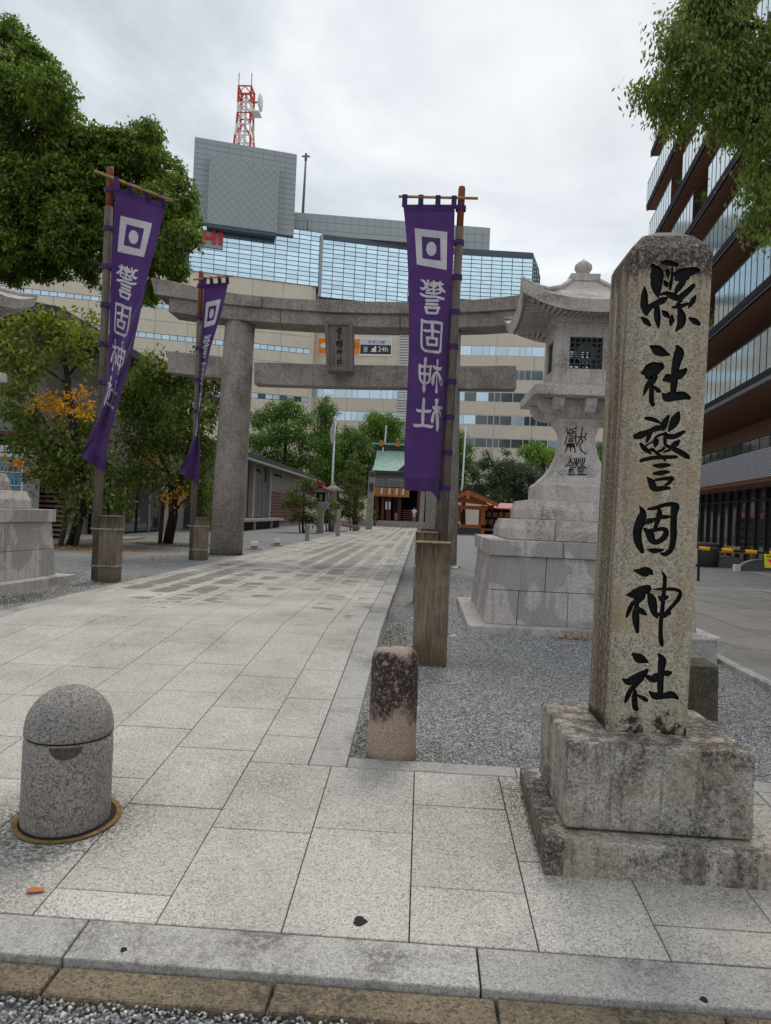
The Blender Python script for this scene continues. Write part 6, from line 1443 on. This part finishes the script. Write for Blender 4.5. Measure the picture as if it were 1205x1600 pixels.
# ================================================================== WASHING PAVILION AND RED FENCE
Yw = 66.0; X = lambda x, y, Y=Yw: at(x, y, Y)[0]; Z = lambda x, y, Y=Yw: at(x, y, Y)[2]
T = thing('washing_pavilion', 'small vermilion timber pavilion with gabled roof right of the path', 'pavilion', (X(735, 830), Yw, -.15))
for x in (713, 754):
    for dy in (0, 2.6): a = X(x, 830); MB().box(a-.17, a+.17, Yw+dy, Yw+dy+.34, -.2, Z(754, 790)).build('post', 'verm', T, bevel=.02)
zb_ = Z(750, 795); MB().box(X(700, 790), X(762, 790), Yw-.1, Yw+.2, zb_-.1, zb_+.25).build('tie_beam', 'verm', T); MB().box(X(704, 790), X(760, 790), Yw-.05, Yw+.2, zb_+.5, zb_+.75).build('tie_beam', 'verm', T)
MB().box(X(713, 822), X(757, 822), Yw+.0, Yw+.2, Z(740, 822)-.14, Z(740, 822)+.12).build('rail', 'verm', T)
ap = (X(730.5, 763), Z(730.5, 763)); le = (X(698, 785), Z(698, 777)); re = (X(779, 786), Z(779, 785))
for (ex, ez), nm in ((le, 'roof_slope'), (re, 'roof_slope')):
    P = [(ap[0], Yw-1.0, ap[1]), (ex, Yw-1.0, ez), (ex, Yw-1.0, ez-.16), (ap[0], Yw-1.0, ap[1]-.2)]; MB().prism(P, (0, 5, 0)).build(nm, 'rooftile', T)
    P = [(ap[0], Yw-1.15, ap[1]-.18), (ex*.96+ap[0]*.04, Yw-1.15, ez-.12), (ex*.96+ap[0]*.04, Yw-1.15, ez-.45), (ap[0], Yw-1.15, ap[1]-.62)]; MB().prism(P, (0, .14, 0)).build('barge_board', 'verm', T)
MB().prism([(le[0]+.5, Yw-.3, le[1]-.35), (re[0]-.6, Yw-.3, re[1]-.35), (ap[0], Yw-.3, ap[1]-.4)], (0, .1, 0)).build('gable_board', 'verm', T)
MB().tube([(ap[0], Yw-1.2, ap[1]+.1), (ap[0], Yw+4.1, ap[1]+.1)], .2, 6).build('ridge', 'rooftile', T)
MB().box(ap[0]-.15, ap[0]+.15, Yw-1.35, Yw-1.16, ap[1]-1.0, ap[1]-.3).build('gable_pendant', 'goldwood', T)
MB().box(X(713, 830), X(752, 830), Yw+.6, Yw+1.9, -.2, Z(735, 831)+.35).build('water_basin', 'slabgrey', T)
MB().box(X(712, 822), X(722, 822), Yw+2.4, Yw+2.5, Z(712, 815), Z(712, 793)).build('wall_board', 'goldwood', T)
T = thing('votive_rack', 'red roofed timber rack hung with tablets beside the vermilion pavilion', 'rack', (X(780, 830, 70), 70, -.15))
a, b = X(756, 800, 70), X(812, 800, 70); zt3 = Z(780, 789, 70)
MB().hexa([(a, 69.4, zt3-.45), (b, 69.4, zt3-.45), (b, 71.2, zt3-.1), (a, 71.2, zt3-.1)], [(a, 69.4, zt3-.3), (b, 69.4, zt3-.3), (b, 70.4, zt3+.2), (a, 70.4, zt3+.2)]).build('rack_roof', 'vermred', T)
for i in range(5): x = a+(b-a)*i/4; MB().box(x-.08, x+.08, 70.2, 70.36, -.2, zt3-.2).build('post', 'redwood', T)
MB().box(a, b, 70.5, 70.6, -.2, zt3-.2).build('back_board', 'black', T)
for r_ in range(2):
    for i in range(16): x = a+.2+(b-a-.4)*i/16; MB().box(x, x+.13, 70.1, 70.15, .8+r_*.75, 1.3+r_*.75).build('tablet', ['goldwood', 'redwood', 'plasterdim'][(i*7+r_) % 3], T)
MB().box(a, b, 69.9, 70.1, .2, .42).build('bench_rail', 'plasterdim', T)
# small painted lantern
p = at(500, 833, 49); T = thing('painted_lantern', 'small blue lantern house with red roof on a stone post left of the path', 'lantern', (p[0], 49, -.05))
LXc = p[0]+.0; k = 49/FPX
zq = lambda y: at(498, y, 49)[2]
MB().frus((LXc, 49), .22, -.1, .20, zq(800)).build('stone_post', M['concrete'], T)
MB().loft([[(LXc+a*h, 49+b*h, z) for a, b in ((-1, -1), (1, -1), (1, 1), (-1, 1))] for h, z in ((.21, zq(800)), (.52, zq(789)), (.58, zq(786)))]).build('bracket', 'plaster', T)
MB().box(LXc-.46, LXc+.46, 48.54, 49.46, zq(786), zq(783.5)).build('sill', 'paleblue', T)
for a in (-.4, .32):
    for b in (-.4, .32): MB().box(LXc+a, LXc+a+.08, 49+b, 49+b+.08, zq(783.5), zq(769)).build('corner_post', 'paleblue', T)
MB().box(LXc-.3, LXc+.3, 48.7, 49.3, zq(783.5), zq(769)).build('lantern_core', 'black', T); MB().box(LXc-.08, LXc+.1, 48.66, 48.69, zq(782), zq(772)).build('paper_slip', 'goldwood', T)
MB().box(LXc-.46, LXc+.46, 48.54, 49.46, zq(769), zq(766.5)).build('lintel', 'paleblue', T)
za, zl = zq(757), zq(770)
for s_ in (-1, 1):
    P = [(LXc, 48.25, za), (LXc+s_*.35, 48.25, za-.28*1.0), (LXc+s_*.95, 48.25, zl+.1), (LXc+s_*.95, 48.25, zl), (LXc+s_*.3, 48.25, za-.42), (LXc, 48.25, za-.16)]; MB().prism(P, (0, 1.5, 0)).build('roof_slope', 'vermred', T)
MB().box(LXc-.08, LXc+.08, 48.2, 49.8, za-.02, za+.14).box(LXc-.22, LXc-.1, 48.2, 48.35, za-.05, za+.25).box(LXc+.1, LXc+.22, 48.2, 48.35, za-.05, za+.25).build('roof_ridge', 'vermred', T)
MB().prism([(LXc-.42, 48.52, zq(766.5)), (LXc+.42, 48.52, zq(766.5)), (LXc, 48.52, za-.25)], (0, .05, 0)).build('gable', 'paleblue', T)
# second little stone lantern and posts
p = at(521, 765, 56); T = thing('garden_lantern', 'pale stone garden lantern with flat wide cap behind the red roofed lantern', 'stone lantern', (p[0], 56, -.05))
zq2 = lambda y: at(521, y, 56)[2]
MB().lathe(p[:2], [(.3, -.1), (.26, zq2(790)), (.45, zq2(786)), (.45, zq2(783))], 12).build('stem', M['concrete'], T)
MB().lathe(p[:2], [(.3, zq2(783)), (.3, zq2(768))], 6).build('light_box', M['concrete'], T); MB().lathe(p[:2], [(.85, zq2(767.5)), (.9, zq2(766)), (.3, zq2(760)), (.12, zq2(757)), (.14, zq2(755)), (.02, zq2(752.5))], 18).build('cap', 'plaster', T, smooth=True)
def small_post(x, yb, yt, w, Y, lab, top='concrete', slab=True, name='stone_marker', wht=False):
    b = at(x, yb, Y); T_ = thing(name, lab, 'stone marker', (b[0], Y, b[2]), 'small markers along the left of the path'); z = at(x, yt, Y)[2]
    h = z-b[2]
    if wht: MB().box(b[0]-w, b[0]+w, Y-w, Y+w, b[2]-.1, b[2]+h*.4).build('marker_base', 'plasterdim', T_); MB().box(b[0]-w, b[0]+w, Y-w, Y+w, b[2]+h*.4+.003, z).build('marker_top', 'signwhite', T_, bevel=.01)
    else: MB().frus((b[0], Y), w, b[2]-.1, w*.95, z).build('marker_shaft', M['concrete'], T_, bevel=.015)
    if slab: MB().box(b[0]-w*2.1, b[0]+w*2.1, Y-w*1.6, Y+w*1.6, b[2]-.1, b[2]+.03).build('marker_plate', 'kerb', T_)
small_post(397.5, 858, 846, .115, 26.2, 'short white topped marker nearest the left pillar of the gate', wht=True)
small_post(433, 852, 842, .115, 29.4, 'short white topped marker, the farther of the two', wht=True)
small_post(480, 846, 819, .10, 34.5, 'slim brown grey stone marker before the painted lantern')
small_post(527.8, 838, 796, .12, 43, 'tall slim stone marker with writing right of the painted lantern')
small_post(558.5, 829.5, 814, .13, 58, 'low stone marker beside the granite post')
# flagpoles
def pole_(xb, yb, xt, yt, Y, lab, flag):
    b, t_ = at(xb, yb, Y), at(xt, yt, Y); T_ = thing('flagpole', lab, 'flagpole', b)
    MB().tube([b-(0, 0, 1.5), b, t_], [.09, .09, .06], 8).build('pole', 'white_metal', T_, smooth=True); MB().lathe(t_[:2], [(.05, t_[2]), (.12, t_[2]+.08), (.1, t_[2]+.2), (.01, t_[2]+.26)], 10).build('pole_ball', 'white_metal', T_)
    if flag:
        V = []; nu, nv = 8, 12
        for j in range(nv+1):
            for i in range(nu+1):
                u, v = i/nu, j/nv; q = at(523.0-(7.5*(math.sin(v*2.6)*.9+.05))*u+3*(1-u)*v*.4, 660+29*v-6*u*(1-v)+5*u*v, Y-.1-.25*math.sin(u*7+v*3)); V.append(q-np.array(WL[T_.name]))
        F_ = np.array([(j*(nu+1)+i, j*(nu+1)+i+1, (j+1)*(nu+1)+i+1, (j+1)*(nu+1)+i) for j in range(nv) for i in range(nu)])
        link('flag', npmesh('flag', np.array(V), F_), 'white_cloth', T_, smooth=True)
pole_(519.3, 757, 524, 655, 58, 'white flagpole with a limp white flag above the garden lantern', True)
pole_(721.5, 775, 728.3, 664, 70, 'bare white flagpole right of the path behind the banner', False)
bw = np.array(at(545, 828, 47)); T = thing('bench', 'low red brown plank bench beside the markers', 'bench', bw)
MB().hexa([at(533, 822, 52), at(562, 827, 48), np.array(at(562, 827, 48))+(0, .5, 0), np.array(at(533, 822, 52))+(0, .5, 0)], [np.array(at(533, 822, 52))+(0, 0, .18), np.array(at(562, 827, 48))+(0, 0, .18), np.array(at(562, 827, 48))+(0, .5, .18), np.array(at(533, 822, 52))+(0, .5, .18)]).build('seat', 'redslatlight', T)
# ================================================================== TREES
def tree(name, label, base, clumps, dens, L, m, limbs=(), group=None, cat='tree', bark='bark', sprig=18, spread=.22, droop=.6, shell=.45, extra=(), asp=.42, cut=None):
    T = thing(name, label, cat, base, group)
    me = crown(clumps, dens, L, droop, sprig, spread, shell, asp, cut)
    co = np.empty(len(me.vertices)*3, np.float32); me.vertices.foreach_get('co', co); co = co.reshape(-1, 3)-np.array(base, np.float32); me.vertices.foreach_set('co', co.ravel()); me.update()
    link('crown', me, m, T)
    for cl_, dn, l_, mm, nm in extra:
        me = crown(cl_, dn, l_, droop, sprig, spread, shell, asp); co = np.empty(len(me.vertices)*3, np.float32); me.vertices.foreach_get('co', co); co = co.reshape(-1, 3)-np.array(base, np.float32); me.vertices.foreach_set('co', co.ravel()); me.update(); link(nm, me, mm, T)
    for i, (pts, r0, r1) in enumerate(limbs):
        pts = [np.array(p, float) for p in pts]; n = len(pts)
        MB().tube(pts, [r0+(r1-r0)*k/(n-1) for k in range(n)], 9).build('trunk' if i == 0 else 'limb', bark, T, smooth=True)
    return T
# great camphor, upper left
cl = [(5,75,52),(45,112,46),(0,150,55),(70,150,48),(100,195,32),(60,240,48),(110,238,46),(152,222,30),(188,236,38),(226,218,27),(234,206,21),(25,285,48),(90,290,52),(150,282,48),(212,266,42),(250,262,34),(276,302,32),(288,332,26),(240,330,44),(180,340,48),(120,350,48),(50,350,52),(5,330,48),(284,370,28),(300,345,12),(252,395,36),(205,400,42),(270,418,22),(222,450,26),(248,455,20),(150,395,28),(100,382,34),(40,392,36),(-10,390,40),(132,424,15),(141,433,12),(168,452,8),(25,235,22),(60,418,26),(20,425,24),(100,415,22),(-15,110,50),(-40,230,60),(-60,330,70),(-70,150,70)]
Y = 33
L_ = [([at(-130, 900, Y+2), at(-115, 640, Y+2), at(-80, 470, Y+1), at(-40, 380, Y)], .75, .5), ([at(-60, 425, Y+1), at(0, 430, Y+.4), at(70, 415, Y+.4), at(140, 392, Y+.6), at(200, 365, Y+1)], .24, .08), ([at(-40, 380, Y), at(20, 300, Y), at(60, 220, Y), at(70, 140, Y)], .4, .08), ([at(20, 300, Y), at(120, 290, Y), at(200, 260, Y), at(240, 250, Y)], .22, .06), ([at(-10, 260, Y), at(10, 215, Y-1), at(30, 190, Y-1), at(45, 160, Y)], .1, .04), ([at(140, 408, Y-1.5), at(215, 430, Y-1), at(245, 450, Y)], .12, .05)]
tree('camphor_tree', 'huge dark green camphor tree filling the upper left', (*at(-130, 900, Y+2)[:2], 0), pxclumps(cl+[(x, y, r*.75, 1.5) for x, y, r in cl if r > 34], Y, 1.8), 92, .21, 'camphor', L_, sprig=20, spread=.14, droop=.7, shell=.3, asp=.5)
# camphor boughs upper right (near)
cl = [(1110,20,46),(1058,62,36),(1085,112,44),(1138,110,50),(1190,112,44),(1018,146,24),(1043,170,28),(1062,192,20),(1122,170,38),(1168,180,40),(1205,205,40),(1150,205,20),(1188,262,26),(1182,300,26),(1200,335,30),(1206,368,14),(1002,140,10),(1030,128,18),(1140,40,30),(1090,30,40),(1160,75,26),(1205,60,26),(1225,140,60),(1235,260,50),(1130,-20,50),(1180,352,10)]
Y = 13
L_ = [([(8.4, 14.5, -.2), (8.3, 14.4, 3), (8.2, 14.0, 6), (7.6, 13.6, 8.5)], .45, .28), ([at(1300, 330, Y), at(1230, 270, Y), at(1195, 215, Y), at(1178, 185, Y), at(1150, 175, Y), at(1125, 178, Y)], .13, .03), ([at(1195, 215, Y), at(1180, 170, Y), at(1165, 120, Y)], .06, .02), ([at(1290, 70, Y), at(1205, 42, Y), at(1160, 38, Y-.5), at(1120, 33, Y-.6)], .08, .025), ([at(1205, 42, Y), at(1160, 22, Y), at(1140, 5, Y)], .035, .012), ([at(1150, 175, Y), at(1090, 150, Y), at(1040, 155, Y)], .03, .01), ([at(1230, 270, Y), at(1195, 300, Y), at(1185, 330, Y)], .03, .01)]
tree('camphor_tree', 'camphor boughs hanging into the upper right corner before the louvred building', (8.4, 14.5, -.15), pxclumps(cl, Y, .55), 300, .10, 'camphor2', L_, sprig=16, spread=.14, droop=1.3, shell=.75)
# cherries with turning leaves
ch1 = [(20,520,30),(60,505,34),(105,510,34),(140,525,26),(150,495,16),(90,492,14),(25,560,36),(15,600,34),(60,570,26),(130,560,24),(40,640,40),(90,700,44),(120,660,36),(60,690,34),(150,720,36),(100,750,36),(150,770,30),(20,690,20),(120,800,20),(60,735,20),(95,545,20),(35,480,9),(160,650,26),(8,540,24)]
Y = 23.5; b = atz(128, 850, -.03)
L_ = [([(b[0], 24, -.05), at(128, 800, Y), at(124, 740, Y), at(112, 640, Y), at(104, 580, Y), at(95, 530, Y)], .20, .05), ([at(112, 640, Y), at(105, 600, Y), at(70, 575, Y), at(40, 560, Y)], .06, .02), ([at(104, 590, Y), at(125, 565, Y), at(150, 555, Y)], .05, .02), ([at(124, 740, Y), at(90, 690, Y), at(60, 640, Y)], .07, .02), ([at(126, 760, Y), at(150, 710, Y), at(160, 660, Y)], .07, .02)]
org = [(62,625,8),(80,622,9),(98,628,9),(120,610,7),(130,612,6),(75,636,7),(110,640,8),(128,640,6),(150,640,5),(38,722,4),(20,718,3)]
tree('cherry_tree', 'cherry tree with a bright orange branch beside the left banner pole', (b[0], 24, -.05), pxclumps(ch1[10:], Y, .9), 42, .19, 'cherry', L_, bark='bark2', sprig=9, spread=.2, droop=.35, shell=.8, asp=.5, cat='tree',
     extra=[(pxclumps(ch1[:10]+[(105,545,22),(60,540,20)], Y, .7), 34, .20, M['cherryy'], 'yellowing_leaves'), (pxclumps(org, Y-1.6, .15), 90, .15, M['autumn'], 'orange_leaves')])
ch2 = [(240,575,32),(270,590,36),(305,580,28),(330,590,26),(352,600,18),(220,600,30),(210,640,36),(250,640,40),(300,640,38),(335,640,26),(215,690,36),(260,690,36),(300,690,34),(330,700,20),(230,740,30),(275,745,32),(205,740,24),(310,735,20),(190,780,20),(240,565,12),(360,592,10),(200,610,20),(325,770,24),(330,800,16),(255,780,10)]
Y = 27; b = atz(272, 848, -.03)
L_ = [([(b[0], 27.5, -.05), at(271, 805, 27.3), at(270, 785, Y)], .2, .17), ([at(270, 785, Y), at(262, 740, Y), at(240, 680, Y), at(225, 620, Y)], .13, .03), ([at(271, 790, Y), at(282, 750, Y), at(300, 680, Y), at(320, 610, Y)], .11, .03), ([at(272, 800, Y), at(290, 780, Y), at(312, 765, Y)], .05, .02), ([at(262, 740, Y), at(220, 710, Y), at(195, 690, Y)], .05, .02)]
ex2 = [(240,715,6),(225,722,5),(275,762,5),(262,780,5),(285,775,4)]
tree('cherry_tree', 'green cherry tree before the left gate pillar, its lower leaves turning brown', (b[0], 27.5, -.05), pxclumps(ch2, Y, 1.2), 48, .20, 'cherry', L_, bark='bark2', sprig=9, spread=.22, droop=.35, shell=.8, asp=.5, extra=[(pxclumps(ex2, Y-1.0, .3), 26, .16, M['autumn'], 'orange_leaves')])
for i, (a, b, lab) in enumerate((((92, 858), (107, 795), 'left slanting stake propping the cherry with orange leaves'), ((117, 853), (130, 800), 'right slanting stake propping the cherry with orange leaves'), ((250, 848), (255, 782), 'upright stake beside the green cherry trunk'))):
    Ys = (23.4, 23.6, 27.2)[i]; p, q = at(*a, Ys), at(*b, Ys); s_ = thing('support_stake', lab, 'stake', p, 'stakes propping the cherry trees'); MB().tube([p-(0, 0, .15), q], .085, 8).build('stake', 'bark', s_, smooth=True)
litter('fallen_leaves', 260, -10.9, 22.4, 2.4, 1.7, 'autumn', .14, 'orange leaves fallen round the foot of the left cherry tree')
litter('fallen_leaves', 40, -8.3, 21.0, 2.2, 2.2, 'autumn', .11, 'orange leaves scattered on gravel between the cherry trees')
litter('bare_soil_litter', 800, -9.6, 27.3, 1.5, 1.0, 'litter', .07, 'dark leaf litter on the soil round the green cherry trunk')
# trees behind the office and the hall
def far_tree(label, Y, cl, m, L=.34, dens=26, tr=None, name='broadleaf_tree', group='trees behind the shrine', sprig=14, spread=.34, bark='bark', droop=.4, shell=.5):
    xs_ = [c[0] for c in cl]; xm = sum(xs_)/len(xs_); b = at(xm, 835, Y); yb = max(c[1] for c in cl); top = min(cl, key=lambda c: c[1])
    tree(name, label, (b[0], Y, -.1), pxclumps(cl, Y, 1.6), dens, L, m, [([(b[0], Y, -.1), at(xm, yb, Y), at((xm+top[0])/2, (yb+top[1])/2, Y), at(top[0], top[1], Y)], .35, .08)], group, sprig=sprig, spread=spread, bark=bark, droop=droop, shell=shell)
far_tree('bright green tree beside the left gate pillar above the office roof', 84, [(405,655,16),(430,645,20),(455,640,17),(475,655,14),(400,690,18),(425,680,22),(455,675,22),(480,690,18),(410,720,18),(440,715,22),(470,720,18),(495,725,14),(448,630,9)], 'green')
far_tree('pointed conifer like tree rising above the others behind the office', 88, [(509,620,5),(507,632,9),(500,642,8),(518,640,9),(509,652,15),(508,672,18),(511,692,19),(512,715,20),(508,740,20)], 'green', name='pointed_tree', sprig=12)
far_tree('dark green tree right of the pointed tree behind the flagpole', 92, [(545,680,16),(560,690,18),(535,700,16),(550,720,20),(575,710,16),(530,735,18),(560,745,20),(580,735,14)], 'green')
far_tree('light green tree rising behind the copper roof', 98, [(585,655,15),(605,655,14),(620,662,10),(575,670,14),(600,672,15),(618,678,10),(590,690,14),(610,695,12),(628,690,8)], 'brightgreen', L=.34)
far_tree('broad tree showing in the gap right of the banner poles', 90, [(715,680,12),(712,700,14),(722,720,14),(714,745,16),(730,700,9),(736,735,9),(735,715,5)], 'green')
far_tree('dark pine spreading in layers behind the washing pavilion', 86, [(760,722,12),(785,730,16),(745,742,11),(815,735,16),(775,750,18),(805,755,18),(835,745,16),(750,765,14),(780,772,18),(815,775,20),(845,770,16),(800,722,8),(760,705,5),(790,705,6),(860,760,14)], 'pine', L=.26, dens=46, name='pine_tree', sprig=22, spread=.3, droop=.1, shell=.6)
far_tree('bright green bushy crown above the pine beside the lantern shaft', 92, [(820,703,10),(838,700,12),(855,708,12),(870,715,14),(845,716,12),(826,716,9),(885,725,18)], 'brightgreen')
far_tree('small tree seen between the lantern shaft and the inscribed pillar', 80, [(938,700,8),(935,715,12),(945,735,14),(960,720,12),(940,755,14)], 'green')
far_tree('dark tree mass behind the flagpole at the office end', 96, [(495,745,14),(525,755,16),(550,765,14),(490,765,10),(575,765,12)], 'pine', name='broadleaf_tree')
def bush(label, Y, cl, m, L, dens, base, stakes=False):
    b = at(*base, Y); tree('evergreen_shrub', label, (b[0], Y, -.05), pxclumps(cl, Y, .5), dens*2.4, L, m, [([(b[0], Y, -.05), at(base[0]-1, base[1]-18, Y), at(base[0]+1, base[1]-45, Y)], .09, .03), ([at(base[0]+3, base[1], Y), at(base[0]+6, base[1]-30, Y)], .06, .02), ([at(base[0]-5, base[1], Y), at(base[0]-8, base[1]-28, Y)], .06, .02)], None, 'shrub', sprig=11, spread=.18, droop=.7, shell=.7)
bush('bushy evergreen shrub left of the painted lantern', 47.5, [(455,768,10),(475,760,13),(488,757,9),(448,785,10),(465,785,14),(485,785,13),(478,808,12),(492,810,9),(462,803,10),(480,748,7)], 'shrub', .21, 17, (474, 832))
bush('tall dark shrub between the garden lantern and the granite post', 57, [(550,725,9),(562,730,8),(545,742,12),(560,748,11),(540,760,11),(556,768,13),(546,785,13),(562,788,10),(540,800,10),(555,806,11),(553,713,5),(532,780,9)], 'shrub', .24, 17, (553, 829))
bush('thin shrub behind the painted lantern post', 53, [(512,785,10),(522,790,9),(515,805,9),(508,798,8)], 'shrub', .22, 14, (516, 833))
bush('small yellow green plant at the hall steps', 80, [(585,800,3.5),(586,806,4)], 'brightgreen', .2, 18, (586, 816))
